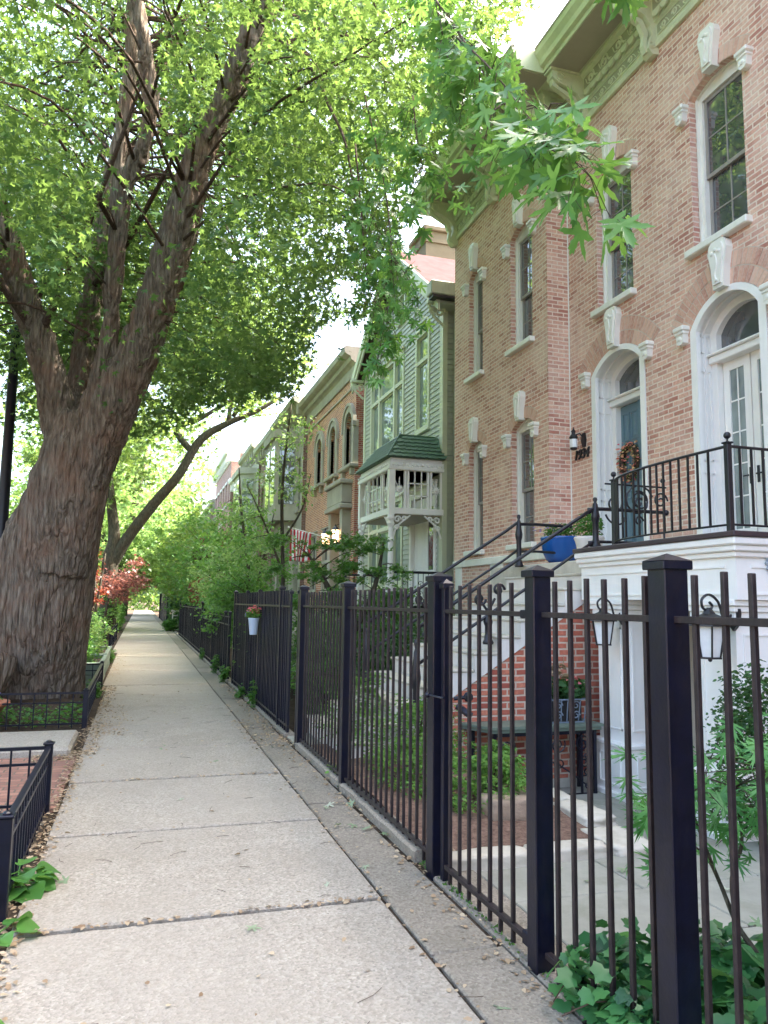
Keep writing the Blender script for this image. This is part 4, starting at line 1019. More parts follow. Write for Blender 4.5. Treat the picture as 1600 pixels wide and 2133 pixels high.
# shingled mansard hood, fish-scale rows
mb = MB(); sh = .42; top_ = 5.36
def hood_face(o, u, L0, L1, inw, rows=6):
    """o=bottom corner, u=unit along, L0 length at bottom, inward vector over height"""
    for r in range(rows):
        t0 = r / rows; t1 = (r + 1) / rows
        a0 = Vector(o) + Vector(inw) * t0 + u * ((L0 - L1[0]) * 0 + L1[0] * t0); b0 = Vector(o) + Vector(inw) * t0 + u * (L0 - L1[1] * t0)
        a1 = Vector(o) + Vector(inw) * t1 + u * (L1[0] * t1); b1 = Vector(o) + Vector(inw) * t1 + u * (L0 - L1[1] * t1)
        nrm = u.cross(a1 - a0).normalized() 
        if nrm.z < 0: nrm = -nrm
        lift = nrm * .022
        n = max(4, int((b0 - a0).length / .145)); off = .5 if r % 2 else 0
        up = (a1 - a0)
        for i in range(n):
            c = a0 + (b0 - a0) * ((i + .5) / n) ; w = (b0 - a0) * (.5 / n)
            tip = [c - w + up * 1.15, c - w + up * .35 + lift * .6] + [c + w * math.cos(math.pi - t) - up * (.0) + up * (.35 - .38 * math.sin(t)) + lift for t in lin(.35, math.pi - .35, 5)] + [c + w + up * .35 + lift * .6, c + w + up * 1.15]
            if off:
                tip = [p + w * (1 if i < n - 1 else 0) for p in tip] if i < n - 1 else tip
            b_ = len(mb.v); mb.v.extend([tuple(p) for p in tip]); mb.f.append(tuple(range(b_, b_ + len(tip))))
        b_ = len(mb.v); mb.v.extend([tuple(p) for p in (a0, b0, b1, a1)]); mb.f.append((b_, b_ + 1, b_ + 2, b_ + 3))
E0 = EZ + .06
hood_face((PX - .10, PA - .10, E0), Vector((1, 0, 0)), GX - PX + .10, (sh, .18), (0, sh, top_ - E0))
hood_face((PX - .10, PA - .10, E0), Vector((0, 1, 0)), PB - PA + .2, (sh, sh), (sh, 0, top_ - E0))
build(mb, 'hood_shingles', M['shingle'], G)
mb = MB(); mb.add([(PX - .1, PA - .1, E0), (GX, PA - .1, E0), (GX, PB + .1, E0), (PX - .1, PB + .1, E0), (PX - .1 + sh, PA - .1 + sh, top_), (GX, PA - .1 + sh, top_), (GX, PB + .1 - sh, top_), (PX - .1 + sh, PB + .1 - sh, top_)],
       [(0, 3, 2, 1), (4, 5, 6, 7), (3, 0, 4, 7), (0, 1, 5, 4), (2, 3, 7, 6)])
mb.tube([(PX - .1, PA - .1, E0), (PX - .1 + sh, PA - .1 + sh, top_ + .01), (GX - .1, PA - .1 + sh, top_ + .01)], .022, 6); build(mb, 'hood_core', M['shingle'], G)
# porch railings
pr = MB(); zr = 2.24
pr.tube([(PX, PA + .05, zr), (GX - .05, PA + .05, zr)], .028, 8); pr.tube([(PX, PA + .05, 1.55), (GX - .05, PA + .05, 1.55)], .012, 6)
pr.tube([(3.5, PA + .9, 1.0), (PX - .2, PA + .9, zr), (PX + .1, PA + .9, zr)], .028, 8); pr.tube([(3.5, PB - .1, 1.0), (PX - .3, PB - .1, zr), (PX + .6, PB - .1, zr)], .028, 8)
for i in range(10): x = PX + .1 + (GX - PX - .2) * i / 9; pr.bar((x, PA + .05, 1.5), (x, PA + .05, zr), .014)
for i in range(8):
    x = 3.6 + 1.4 * i / 7; z1 = 1.0 + (x - 3.5) * 1.24 / (PX - .2 - 3.5)
    for y in (PA + .9, PB - .1): pr.bar((x, y, z1 - .7), (x, y, min(z1, zr)), .014)
for i in (2, 5, 8):
    x = PX + .1 + (GX - PX - .2) * i / 9
    for zz in (2.0, 1.78): pr.tube([(a, PA + .05, b) for a, b in scroll_pts(x + .05, zz, .055, 1.2)], .007, 5)
build(pr, 'porch_railing', M['iron_flat'], G)

# ================================================================== ORANGE BRICK HOUSE WITH ARCHED WINDOWS
O = thing('arched_brick_house', 'orange brick house with three round-arched windows in stone surrounds', 'house', (6.3, 26.5, 0))
OX = 6.3; OY0, OY1 = 23.3, 30.9
aw = [(23.55, 24.45), (25.75, 26.65), (27.95, 28.85)]
holes = [opening(a, b, 6.0, 7.35, .44) for a, b in aw] + [opening(24.1, 25.2, 1.5, 4.2, 0), opening(26.6, 27.6, 1.9, 4.2, 0), opening(28.6, 29.6, 1.9, 4.2, 0)]
wall_x(OX, [(OY0, -.3), (OY0, 8.9), (OY1, 8.9), (OY1, -.3)], holes, .3, 'front_wall', M['brick_orange'], O)
mb = MB(); mb.box(OX + .001, OX + .75, OY0 - .001, OY0 + .25, -.3, 8.9); build(mb, 'brick_return', M['brick_red'], O)
mb = MB(); mb.box(OX + .4, 14, OY0 + .26, OY1, -.3, 9.2); build(mb, 'wall_core', M['brick_dark'], O)
mb = MB(); prof_run(mb, [(.02, 8.88), (-.06, 8.88), (-.08, 8.98), (-.05, 9.02), (-.05, 9.24), (-.12, 9.30), (-.2, 9.34), (-.24, 9.46), (-.34, 9.50), (-.42, 9.56), (-.46, 9.72), (-.40, 9.78), (.6, 9.78), (.6, 8.88)], OX, OY0 - .1, OY1)
mb.box(OX - .05, OX + .02, OY0 + .2, OY1, 8.5, 8.56, .01)
build(mb, 'cornice', M['greystone'], O, fixn=True)
for a, b in aw:
    m = MB(); ring_x(m, OX - .07, OX + .1, opening(a - .26, b + .26, 5.98, 7.33, .70, 14), opening(a, b, 5.98, 7.35, .44, 14)); ring_x(m, OX - .11, OX + .02, opening(a - .30, b + .30, 7.2, 7.36, .73, 14), opening(a - .20, b + .20, 7.2, 7.35, .64, 14))
    s_ = build(m, 'arched_window', M['greystone'], O, fixn=True)
    m = MB(); plate_x(m, OX + .2, opening(a, b, 6, 7.35, .44)); build(m, 'glass', M['glass'], s_)
    m = MB(); ring_x(m, OX + .12, OX + .18, opening(a + .01, b - .01, 6, 7.35, .43), opening(a + .1, b - .1, 6.1, 7.35, .34)); m.box(OX + .13, OX + .17, (a + b) / 2 - .02, (a + b) / 2 + .02, 6, 7.7); m.box(OX + .13, OX + .17, a + .05, b - .05, 6.95, 7.0); build(m, 'sash', M['sash'], s_)
    m = MB(); m.box(OX - .2, OX + .1, a - .34, b + .34, 5.86, 5.98, .02); m.box(OX - .13, OX + .1, a - .2, a - .02, 5.62, 5.86, .02); m.box(OX - .13, OX + .1, b + .02, b + .2, 5.62, 5.86, .02); build(m, 'sill', M['greystone'], s_)
mb = MB(); mb.box(OX - .35, OX + .05, OY0 + .3, OY0 + 2.3, 4.75, 5.35, .02); mb.box(OX - .45, OX + .05, OY0 + .2, OY0 + 2.4, 5.35, 5.5, .03); mb.box(OX - .42, OX + .05, OY0 + .22, OY0 + 2.38, 4.55, 4.72, .03)
for y in (OY0 + .4, OY0 + 1.95): mb.box(OX - .3, OX + .05, y, y + .3, 0, 4.56, .02)
build(mb, 'door_hood', M['greystone'], O)
mb = MB(); mb.box(OX + .15, OX + .2, 24.1, 25.2, 1.5, 4.2); 
for a in (24.2, 24.7): mb.box(OX + .12, OX + .16, a, a + .4, 1.7, 2.6, .01); mb.box(OX + .12, OX + .16, a, a + .4, 2.8, 4.0, .01)
build(mb, 'door', M['sash'], O)
for a, b in ((26.6, 27.6), (28.6, 29.6)): framed(O, OX, a, b, 1.9, 4.2, [], [3.0], M['greystone'], M['glass'], deep=.2)
mb = MB()
for k in range(7): mb.box(OX - .3 - .28 * (k + 1), OX - .3 - .28 * k, 23.9, 25.4, 0, 1.45 - .2 * k)
build(mb, 'front_steps', M['greystone'], O)
for (yy, lab) in ((25.45, 'left of the two glowing wall lanterns behind the flag'), (23.98, 'right of the two glowing wall lanterns behind the flag')):
    L = thing('wall_lantern', lab, 'lantern', (OX - .2, yy, 3.7), 'lit door lanterns')
    m = MB(); m.lathe(OX - .42, yy, [(.05, 3.48), (.09, 3.52), (.12, 3.86), (.13, 3.87)], 8); build(m, 'lamp_glass', M['lamp_lit'], L)
    m = MB(); m.lathe(OX - .42, yy, [(.15, 3.87), (.08, 3.96), (.03, 4.0), (.02, 4.05), (.005, 4.07)], 8); m.tube([(OX - .42, yy, 4.02), (OX - .3, yy, 4.08), (OX - .1, yy, 3.9), (OX + .0, yy, 3.8)], .012, 6); m.box(OX - .33, OX - .29, yy - .05, yy + .05, 3.68, 3.9, .01); m.sphere((OX - .42, yy, 3.46), .035, 8); build(m, 'lamp_frame', M['iron_flat'], L)

# ================================================================== THE ROW BEYOND
def row_house(label, y0, y1, x, zt, mat, trim, bay=None, nwin=3, arched=False, name='row_house'):
    T = thing(name, label, 'house', (x, (y0 + y1) / 2, 0), 'row houses receding down the street')
    W = (y1 - y0) / nwin; holes = []; fl = [(1.9, 4.1), (5.4, 7.6)] + ([(8.9, 10.6)] if zt > 11 else [])
    for (a, b) in fl:
        for i in range(nwin):
            c = y0 + W * (i + .5); holes.append((c - .5, c + .5, a, b))
    wall_x(x, [(y0, -.3), (y0, zt), (y1, zt), (y1, -.3)], [opening(a, b, c, d, .25 if arched else 0, 8) for a, b, c, d in holes], .25, 'front_wall', mat, T)
    m = MB(); m.box(x + .002, x + .6, y0, y0 + .1, -.3, zt); m.box(x + .27, 14, y0 + .11, y1, -.3, zt + .1); build(m, 'side_wall', M['brick_dark'], T)
    m = MB(); prof_run(m, [(.02, zt - .6), (-.06, zt - .6), (-.08, zt - .3), (-.2, zt - .25), (-.25, zt - .1), (-.45, zt), (-.5, zt + .2), (.6, zt + .2), (.6, zt - .6)], x, y0 - .03, y1 - .035)
    n = int((y1 - y0) / .8)
    for i in range(n + 1): yy = y0 + .1 + (y1 - y0 - .2) * i / n; m.box(x - .32, x, yy - .06, yy + .06, zt - .55, zt - .05, .02)
    build(m, 'cornice', trim, T, fixn=True)
    for a, b, c, d in holes:
        f = MB(); ring_x(f, x + .1, x + .2, opening(a, b, c, d, .25 if arched else 0, 8), opening(a + .08, b - .08, c, d - .06, .22 if arched else 0, 8)); f.box(x + .1, x + .15, a + .08, b - .08, (c + d) / 2 - .03, (c + d) / 2 + .03); f.box(x - .1, x + .1, a - .1, b + .1, c - .12, c, .01); f.box(x - .06, x + .05, a - .1, b + .1, d + (.3 if arched else 0), d + (.3 if arched else 0) + .2, .01)
        fr = build(f, 'window', trim, T); q = MB(); plate_x(q, x + .17, opening(a + .05, b - .05, c, d, .22 if arched else 0, 8)); build(q, 'glass', M['glass'], fr)
    if bay:
        a, b, z0, z1, dp = bay; m = MB()
        P = [(x + .05, a), (x - dp, a + .45), (x - dp, b - .45), (x + .05, b)]
        m.prism(P, 'Z', z0, z1); m.prism([(x + .05, a - .12), (x - dp - .12, a + .40), (x - dp - .12, b - .40), (x + .05, b + .12)], 'Z', z1, z1 + .35); m.prism([(x + .05, a - .08), (x - dp - .08, a + .42), (x - dp - .08, b - .42), (x + .05, b + .08)], 'Z', z0 - .2, z0)
        m.prism([(x + .05, a + .3), (x - dp * .5, a + .7), (x - dp * .5, b - .7), (x + .05, b - .3)], 'Z', z0 - .8, z0 - .2)
        bo = build(m, 'bay', trim, T, fixn=True); w = MB()
        L = b - a - .9
        for i in range(2): w.box(x - dp - .012, x - dp + .02, a + .45 + L * (i + .14) / 2, a + .45 + L * (i + .86) / 2, z0 + .5, z1 - .3)
        w2 = MB(); dv = Vector((-(dp + .05), .45, 0)).normalized(); nn = Vector((-dv.y, dv.x, 0)); 
        o_ = Vector((x + .05, a, 0)); ln_ = math.hypot(dp + .05, .45)
        p_ = o_ + dv * ln_ * .2; q_ = o_ + dv * ln_ * .85; e_ = Vector((-.012 * .6, -.02, 0))
        w.add([(p_.x + e_.x, p_.y + e_.y, z0 + .5), (q_.x + e_.x, q_.y + e_.y, z0 + .5), (q_.x + e_.x, q_.y + e_.y, z1 - .3), (p_.x + e_.x, p_.y + e_.y, z1 - .3)], [(0, 1, 2, 3)])
        build(w, 'bay_window', M['glass'], bo)
    return T
row_house('grey limestone row house with a projecting upper bay beside the arched brick house', 31.0, 37.2, 6.15, 9.9, M['greystone'], M['greystone'], (32.0, 35.8, 5.2, 8.6, .9))
row_house('brown brick row house behind the airy locust tree', 37.3, 43.5, 6.2, 9.9, M['brick_dark'], M['greystone'], None, 3, True)
row_house('tan row house with a stone bay, fourth past the sage house', 43.6, 50, 6.1, 10.4, M['greystone'], M['greystone'], (44.6, 48.6, 2.0, 9.0, .9))
row_house('red brick row house just before the tall pink block', 50.1, 57.5, 6.3, 10.2, M['brick_red'], M['trim'], None, 4)
row_house('tall pink brick block closing the row', 57.6, 70, 6.0, 12.6, M['brick_pink'], M['trim'], None, 6)
row_house('distant brown brick house past the pink block', 70.1, 95, 6.2, 10.5, M['brick_dark'], M['greystone'], None, 10)
# across the road (seen in glints through the trees and in the window glass)
for i, (y0, y1, mt, zt) in enumerate(((-12, -4, 'brick_red', 8), (6, 14, 'greystone', 8))):
    T = thing('opposite_house', ('red brick', 'grey stone')[i] + ' house across the road, outside the left edge of the view', 'house', (-24, (y0 + y1) / 2, 0), 'houses across the road')
    m = MB(); m.box(-32, -24, y0, y1, -.4, zt); build(m, 'wall', M[mt], T)
    m = MB(); m.box(-32.2, -23.6, y0 - .1, y1 + .1, zt, zt + .4, .05); build(m, 'cornice', M['greystone'], T)
    m = MB()
    for z in (1.8, 5.2):
        for k in range(3): yy = y0 + (y1 - y0) * (k + .5) / 3; m.box(-24.05, -23.98, yy - .5, yy + .5, z, z + 2.1)
    build(m, 'window', M['glass'], T)

# ================================================================== IRON FENCES ON THE RIGHT
FX = 1.72
def fence(label, y0, y1, posts, ztop=1.66, rails=(1.51, .08), pitch=.127, pk0=.0, pw=.10, pkw=.019, zb=.0, cat='fence', name='iron_fence', mat=None, stuffpk=False, group='iron fences along the walk', capped=True):
    F = thing(name, label, cat, (FX, (y0 + y1) / 2, 0), group)
    for (y, w, h) in posts:
        m = MB(); m.box(FX - w / 2, FX + w / 2, y - w / 2, y + w / 2, -.03, h, .004); p = build(m, 'post', M['iron'], F)
        if capped:
            m = MB(); c = w / 2 + .012; m.box(FX - c, FX + c, y - c, y + c, h - .012, h + .018, .003)
            m.add([(FX - c, y - c, h + .018), (FX + c, y - c, h + .018), (FX + c, y + c, h + .018), (FX - c, y + c, h + .018), (FX, y, h + .045)], [(0, 1, 4), (1, 2, 4), (2, 3, 4), (3, 0, 4)]); build(m, 'post_cap', M['iron'], p)
    for z in rails:
        m = MB(); m.box(FX - .016, FX + .016, y0, y1, z - .012, z + .012, .002); build(m, 'rail', M['iron_b'], F)
    occ = [(y - w / 2 - .02, y + w / 2 + .02) for y, w, h in posts]
    y = y0 + pk0; proto = None; allm = MB()
    while y < y1:
        if not any(a < y < b for a, b in occ):
            if stuffpk: allm.box(FX - pkw / 2, FX + pkw / 2, y - pkw / 2, y + pkw / 2, zb + .02, ztop)
            elif proto is None:
                m = MB(); m.box(-pkw / 2, pkw / 2, -pkw / 2, pkw / 2, zb - .005, ztop, .0025); proto = build(m, 'picket', mat or M['iron_b'], F); proto.location = (0, y - (y0 + y1) / 2, 0)
                proto.data.transform(Matrix.Translation(Vector((FX, (y0 + y1) / 2, 0))))
            else:
                c = proto.copy(); COL.objects.link(c); c.rotation_euler = (R.gauss(0, .0018), R.gauss(0, .0012), R.uniform(-.1, .1)); c.location = (R.uniform(-.002, .002), y - (y0 + y1) / 2, R.uniform(-.006, .004)); c.parent = F
        y += pitch
    if stuffpk: o = build(allm, 'pickets', mat or M['iron_b'], F); o['kind'] = 'stuff'
    return F
fence('near black iron fence running out of the right edge, before the gate', 1.05, 3.08, [(1.05, .09, 1.70), (2.23, .095, 1.69)], pk0=.03)
gt_ = fence('black iron gate with a ball latch between its two posts', 3.24, 4.26, [(3.14, .088, 1.69), (4.24, .045, 1.655)], pk0=.16, pw=.09, cat='gate', name='iron_gate', group='iron fences along the walk')
m = MB(); m.sphere((FX - .08, 4.33, 1.02), .018, 10); m.tube([(FX - .08, 4.33, 1.02), (FX - .05, 4.15, 1.02)], .006, 6); m.tube([(FX, 4.12, 1.02), (FX + .07, 4.10, 1.03)], .012, 6); m.sphere((FX + .08, 4.10, 1.03), .03, 8); m.tube([(FX + .02, 4.12, .98), (FX + .08, 4.06, .93)], .02, 6); build(m, 'latch', M['iron'], gt_)
m = MB(); m.box(FX - .03, FX + .03, 3.17, 3.26, 1.49, 1.53, .005); m.box(FX - .03, FX + .03, 3.17, 3.26, .06, .12, .005); build(m, 'hinge', M['iron'], gt_)
fence('long black iron fence panel in front of the green shrubs, with three square posts', 4.34, 8.42, [(4.36, .105, 1.70), (6.50, .09, 1.70), (8.42, .085, 1.70), (8.60, .05, 1.66)], pk0=.12)
fence('dark iron fence run carrying the pale blue flower pot', 9.14, 14.8, [(9.16, .03, 1.66), (9.8, .06, 1.72), (11.7, .04, 1.70), (13.1, .04, 1.70), (14.8, .06, 1.72)], pk0=.1, rails=(1.50, .10), ztop=1.70, pkw=.026, mat=M['iron'])
fence('lower iron fence with a double top rail under the overhanging bushes', 15.6, 22.3, [(15.7, .05, 1.32), (16.5, .06, 1.32), (19.4, .05, 1.32), (22.3, .06, 1.36)], ztop=1.28, rails=(1.24, 1.08, .12), pitch=.12, mat=M['iron'])
fence('distant iron fence past the low double-railed one', 22.9, 36, [(22.9, .06, 1.5), (27, .05, 1.4), (31.5, .05, 1.4), (36, .06, 1.5)], ztop=1.38, rails=(1.32, .12), pitch=.14, mat=M['iron'])
fence('farthest tall black iron fence beside the pale board', 52, 72, [(52, .2, 1.9), (60, .1, 1.9), (70, .3, 2.1)], ztop=1.8, rails=(1.7, .12), pitch=.22, pkw=.05, mat=M['iron'], stuffpk=False)
sb = thing('sign_board', 'small pale yellow board on a post at the far end of the fences', 'sign', (1.95, 64, 0))
m = MB(); m.box(1.6, 2.35, 63.9, 64.0, 1.35, 2.1, .02); m.box(1.66, 2.29, 63.88, 63.9, 1.42, 2.03, .01); build(m, 'board', M['signm'], sb); m = MB(); m.box(1.9, 2.0, 64.0, 64.1, 0, 2.1); build(m, 'post', M['iron'], sb)
m = MB(); m.box(1.66, 1.98, 43.0, 43.4, -.05, .95, .02); m.box(1.62, 2.02, 42.96, 43.44, .95, 1.05, .02); solo(m, 'stone_pier', M['stone'], 'short pale stone gate pier beside the far hedge', 'pier')

# ------------------------------------------------------------------ low garden fences on the left
def low_fence(label, pts, posts, h, mat, group='low iron fences round the parkway beds', dec=True, pitch=.12):
    F = thing('garden_fence', label, 'fence', (pts[0][0], pts[0][1], 0), group)
    for (x, y) in posts:
        m = MB(); m.box(x - .03, x + .03, y - .03, y + .03, -.05, h + .01, .004); p = build(m, 'post', mat, F)
        m = MB(); m.box(x - .038, x + .038, y - .038, y + .038, h + .01, h + .025, .004); m.sphere((x, y, h + .028), .024, 8, (1, 1, .6)); build(m, 'post_cap', mat, p)
    for a, b in zip(pts, pts[1:]):
        A, B = Vector((*a, 0)), Vector((*b, 0)); d = B - A; L = d.length; u = d / L
        for z, w, hh in ((h - .015, .034, .022), (h - .13, .014, .018), (.05, .016, .018)):
            m = MB(); m.bar(A + Vector((0, 0, z)) + u * .03, B + Vector((0, 0, z)) - u * .03, w, hh); build(m, 'rail', mat, F)
        n = int(L / pitch)
        for i in range(1, n):
            p = A + d * i / n; m = MB(); m.box(p.x - .007, p.x + .007, p.y - .007, p.y + .007, .0, h - .02); build(m, 'picket', mat, F)
    return F
low_fence('low black iron fence at the left edge around the hosta bed', [(-.575, 4.30), (-.595, 6.33), (-2.6, 6.30)], [(-.575, 4.30), (-.595, 6.33)], .47, M['iron'])
low_fence('low rusty-black fence around the foot of the big maple', [(-2.9, 10.25), (-.58, 10.25), (-.60, 14.75), (-2.4, 14.8)], [(-.58, 10.25), (-.60, 14.75)], .43, M['iron'], pitch=.14)
low_fence('low dark fence beyond the planter boxes', [(-.86, 26), (-.86, 33)], [(-.86, 26), (-.86, 29.5), (-.86, 33)], .6, M['iron'], pitch=.1)
def planter_box(label, x0, x1, y0, y1, h):
    P = thing('planter_box', label, 'planter', ((x0 + x1) / 2, (y0 + y1) / 2, 0), 'grey-green planter boxes')
    for (a, b, c, d) in ((x0, x1, y0, y0 + .04), (x0, x1, y1 - .04, y1), (x0, x0 + .04, y0 + .04, y1 - .04), (x1 - .04, x1, y0 + .04, y1 - .04)):
        m = MB(); m.box(a, b, c, d, -.04, h * .48, .006); m.box(a, b, c, d, h * .5, h, .006); build(m, 'board', M['planter'], P)
    m = MB(); m.box(x0 - .03, x1 + .03, y0 - .03, y0 + .05, h, h + .035, .008); m.box(x0 - .03, x1 + .03, y1 - .05, y1 + .03, h, h + .035, .008); m.box(x0 - .03, x0 + .05, y0 + .05, y1 - .05, h, h + .034, .008); m.box(x1 - .05, x1 + .03, y0 + .05, y1 - .05, h, h + .034, .008); build(m, 'rim', M['planter'], P)
    m = MB(); m.box(x0 + .04, x1 - .04, y0 + .04, y1 - .04, 0, h - .05); build(m, 'soil', M['soil'], P)
planter_box('nearer grey-green wooden planter box behind the big maple', -2.0, -.63, 15.15, 17.4, .37)
planter_box('farther grey-green wooden planter box, past the nearer one', -2.0, -.65, 17.7, 20.5, .37)

# ------------------------------------------------------------------ lantern, pots, table and other loose things
def wall_lantern(label, x, y, z, s_=1.0, group=None):
    """hanging coach lantern on a curled bracket, plate on a surface at x, projecting towards -x"""
    L = thing('wall_lantern', label, 'lantern', (x, y, z), group)
    m = MB(); m.prism([(y - .05 * s_, z + .02), (y - .065 * s_, z + .1 * s_), (y - .045 * s_, z + .2 * s_), (y, z + .25 * s_), (y + .045 * s_, z + .2 * s_), (y + .065 * s_, z + .1 * s_), (y + .05 * s_, z + .02), (y, z - .03 * s_)], 'X', x - .03, x); build(m, 'back_plate', M['black'], L)
    cx_ = x - .24 * s_
    m = MB(); m.tube(smoothpath([(x - .02, y, z + .1 * s_), (x - .10 * s_, y, z + .05 * s_), (x - .15 * s_, y, z + .18 * s_), (cx_ + .01 * s_, y, z + .235 * s_), (cx_ - .055 * s_, y, z + .20 * s_), (cx_ - .05 * s_, y, z + .14 * s_), (cx_, y, z + .115 * s_), (cx_ + .035 * s_, y, z + .15 * s_), (cx_ + .01 * s_, y, z + .18 * s_)], 5), .010 * s_, 6); build(m, 'bracket', M['black'], L)
    zt = z + .04 * s_
    m = MB(); m.lathe(cx_, y, [(.150 * s_, zt - .035 * s_), (.145 * s_, zt), (.10 * s_, zt + .035 * s_), (.05 * s_, zt + .055 * s_), (.03 * s_, zt + .085 * s_), (.012 * s_, zt + .10 * s_)], 6)
    zb = zt - .26 * s_; r0, r1 = .075 * s_, .12 * s_
    for k in range(6):
        a = math.pi / 3 * k; m.tube([(cx_ + r0 * math.cos(a), y + r0 * math.sin(a), zb), (cx_ + r1 * math.cos(a), y + r1 * math.sin(a), zt)], .007 * s_, 5)
    m.lathe(cx_, y, [(.085 * s_, zb - .012 * s_), (.085 * s_, zb), (.05 * s_, zb + .004)], 6); m.sphere((cx_, y, zb - .02 * s_), .016 * s_, 8); build(m, 'cage', M['black'], L)
    m = MB(); m.lathe(cx_, y, [(.068 * s_, zb + .003), (.112 * s_, zt - .01)], 6); build(m, 'lamp_glass', M['lamp_off'], L)
    return L
wall_lantern('frosted black coach lantern on the white pier beside the red brick', X0 + .08, 6.74, 1.40, 1.0)
wall_lantern('large frosted black coach lantern on the pier above the dark green bush', X0 + .08, 5.20, 1.40, 1.1)
L = thing('wall_lantern', 'small black wall lantern above the number 1934', 'lantern', (XN, 10.25, 4.1))
m = MB(); m.lathe(XN - .16, 10.38, [(.02, 3.97), (.05, 3.98), (.055, 4.0), (.06, 4.16), (.075, 4.165), (.05, 4.21), (.03, 4.225), (.03, 4.26), (.04, 4.27), (.012, 4.30), (.004, 4.34)], 8)
m.tube([(XN - .16, 10.38, 4.2), (XN - .06, 10.36, 4.24), (XN - .02, 10.34, 4.18)], .012, 6); m.prism([(10.28, 4.02), (10.26, 4.13), (10.28, 4.24), (10.34, 4.24), (10.38, 4.13), (10.34, 4.02)], 'X', XN - .03, XN); build(m, 'lamp_frame', M['black'], L, fixn=True)
m = MB(); m.lathe(XN - .16, 10.38, [(.061, 4.01), (.064, 4.14)], 8); build(m, 'lamp_glass', M['lamp_off'], L)

def pot(name, label, x, y, z0, prof, mat, cat='pot'):
    T = thing(name, label, cat, (x, y, z0)); m = MB(); m.lathe(x, y, [(r, z0 + z) for r, z in prof], 28); build(m, 'bowl', mat, T, True); return T
bp = pot('glazed_pot', 'cobalt blue glazed pot of greenery at the top of the stoop', 5.55, 9.45, 2.125, [(.13, 0), (.16, .01), (.215, .07), (.258, .17), (.275, .30), (.285, .345), (.29, .36), (.28, .375), (.262, .37), (.0, .33)], M['bluepot'])
m = MB(); m.lathe(5.55, 9.45, [(.22, 2.09), (.24, 2.10), (.24, 2.125), (.12, 2.128)], 24); build(m, 'saucer', M['terra'], bp)
ur = pot('stone_urn', 'white planter of mixed greenery behind the near newel post', 5.30, 8.35, 2.09, [(.10, 0), (.12, .02), (.14, .12), (.17, .26), (.19, .30), (.18, .32), (.0, .30)], M['stone_w'])
hp = thing('hanging_pot', 'pale blue pot of pink and purple petunias hung on the dark fence', 'flower pot', (1.62, 11.5, 1.1))
m = MB(); m.lathe(1.60, 11.45, [(.052, 1.07), (.055, 1.075), (.078, 1.29), (.085, 1.30), (.08, 1.315), (.0, 1.29)], 20); build(m, 'bowl', M['whitepot'], hp, True); m = MB(); m.tube([(1.67, 11.45, 1.28), (1.71, 11.45, 1.5), (1.75, 11.45, 1.49)], .006, 5); build(m, 'hook', M['iron'], hp)
tp = thing('terracotta_bowl', 'wide terracotta bowl of purple pansies inside the maple fence', 'pot', (-1.85, 10.45, 0))
m = MB(); m.lathe(-1.85, 10.45, [(.22, .1), (.25, .11), (.36, .26), (.40, .27), (.40, .31), (.36, .31), (.0, .28)], 28); build(m, 'bowl', M['terra'], tp, True)
# green-topped iron console against the brick stair wall
tb = thing('console_table', 'green slate topped console table on scrolled black iron legs', 'table', (3.85, 7.2, -.4))
m = MB(); m.prism([(3.17, 7.40), (3.34, 7.02), (4.56, 7.02), (4.56, 7.40)], 'Z', .30, .335); m.prism([(3.15, 7.405), (3.33, 7.0), (4.58, 7.0), (4.58, 7.405)], 'Z', .335, .362); build(m, 'table_top', M['slate'], tb, fixn=True)
for (x, y) in ((3.38, 7.06), (4.50, 7.06), (3.28, 7.36), (4.50, 7.36)):
    m = MB(); m.box(x - .018, x + .018, y - .018, y + .018, -.40, .30, .003); build(m, 'leg', M['iron'], tb)
m = MB(); m.box(3.38, 4.5, 7.05, 7.07, .26, .30); m.box(3.38, 4.5, 7.05, 7.07, -.34, -.32)
for i in range(4):
    c = 3.52 + i * .28
    m.tube([(a, 7.06, b) for a, b in scroll_pts(c, .16, .085, 1.5, 1 if i % 2 else -1, .5)], .008, 5); m.tube([(a, 7.06, b) for a, b in scroll_pts(c + .02, -.02, .06, 1.5, -1 if i % 2 else 1, 2)], .007, 5)
m.tube(smoothpath([(3.4, 7.06, .2), (3.7, 7.06, -.1), (4.0, 7.06, .0), (4.48, 7.06, -.3)], 5), .008, 5)
build(m, 'scroll_apron', M['iron'], tb)
m = MB(); m.box(4.34, 4.36, 7.05, 7.07, -.34, .28); m.box(4.36, 4.48, 7.055, 7.065, .0, .012); m.box(4.36, 4.48, 7.055, 7.065, -.16, -.148)
for k in range(9): m.tube([(a, 7.06, b) for a, b in scroll_pts(4.43 + .02 * (-1) ** k, .24 - .07 * k, .035, 1.2, (-1) ** k, k)], .008, 5)
build(m, 'leafy_side_panel', M['iron'], tb)
bw_ = thing('window_box', 'scrolled iron basket planter with bronze foliage on the green table', 'planter', (4.22, 7.22, .36))
m = MB()
for z, (a, b, c, d) in ((.37, (4.02, 4.42, 7.12, 7.32)), (.60, (3.99, 4.45, 7.09, 7.34))):
    for p, q in (((a, c), (b, c)), ((b, c), (b, d)), ((b, d), (a, d)), ((a, d), (a, c))): m.bar((*p, z), (*q, z), .012)
for i in range(7): x = 4.02 + .40 * i / 6; m.tube([(x, 7.12, .37), (x + (x - 4.22) * .1, 7.09, .60)], .006, 5)
for c in (4.12, 4.32):
    for z_ in (.44, .54): m.tube([(a, 7.10, b) for a, b in scroll_pts(c, z_, .045, 1.3)], .006, 5)
build(m, 'basket', simple('blue_grey_iron', (.16, .2, .25), .5), bw_); m = MB(); m.box(4.04, 4.40, 7.13, 7.30, .38, .58); build(m, 'liner', M['black'], bw_)
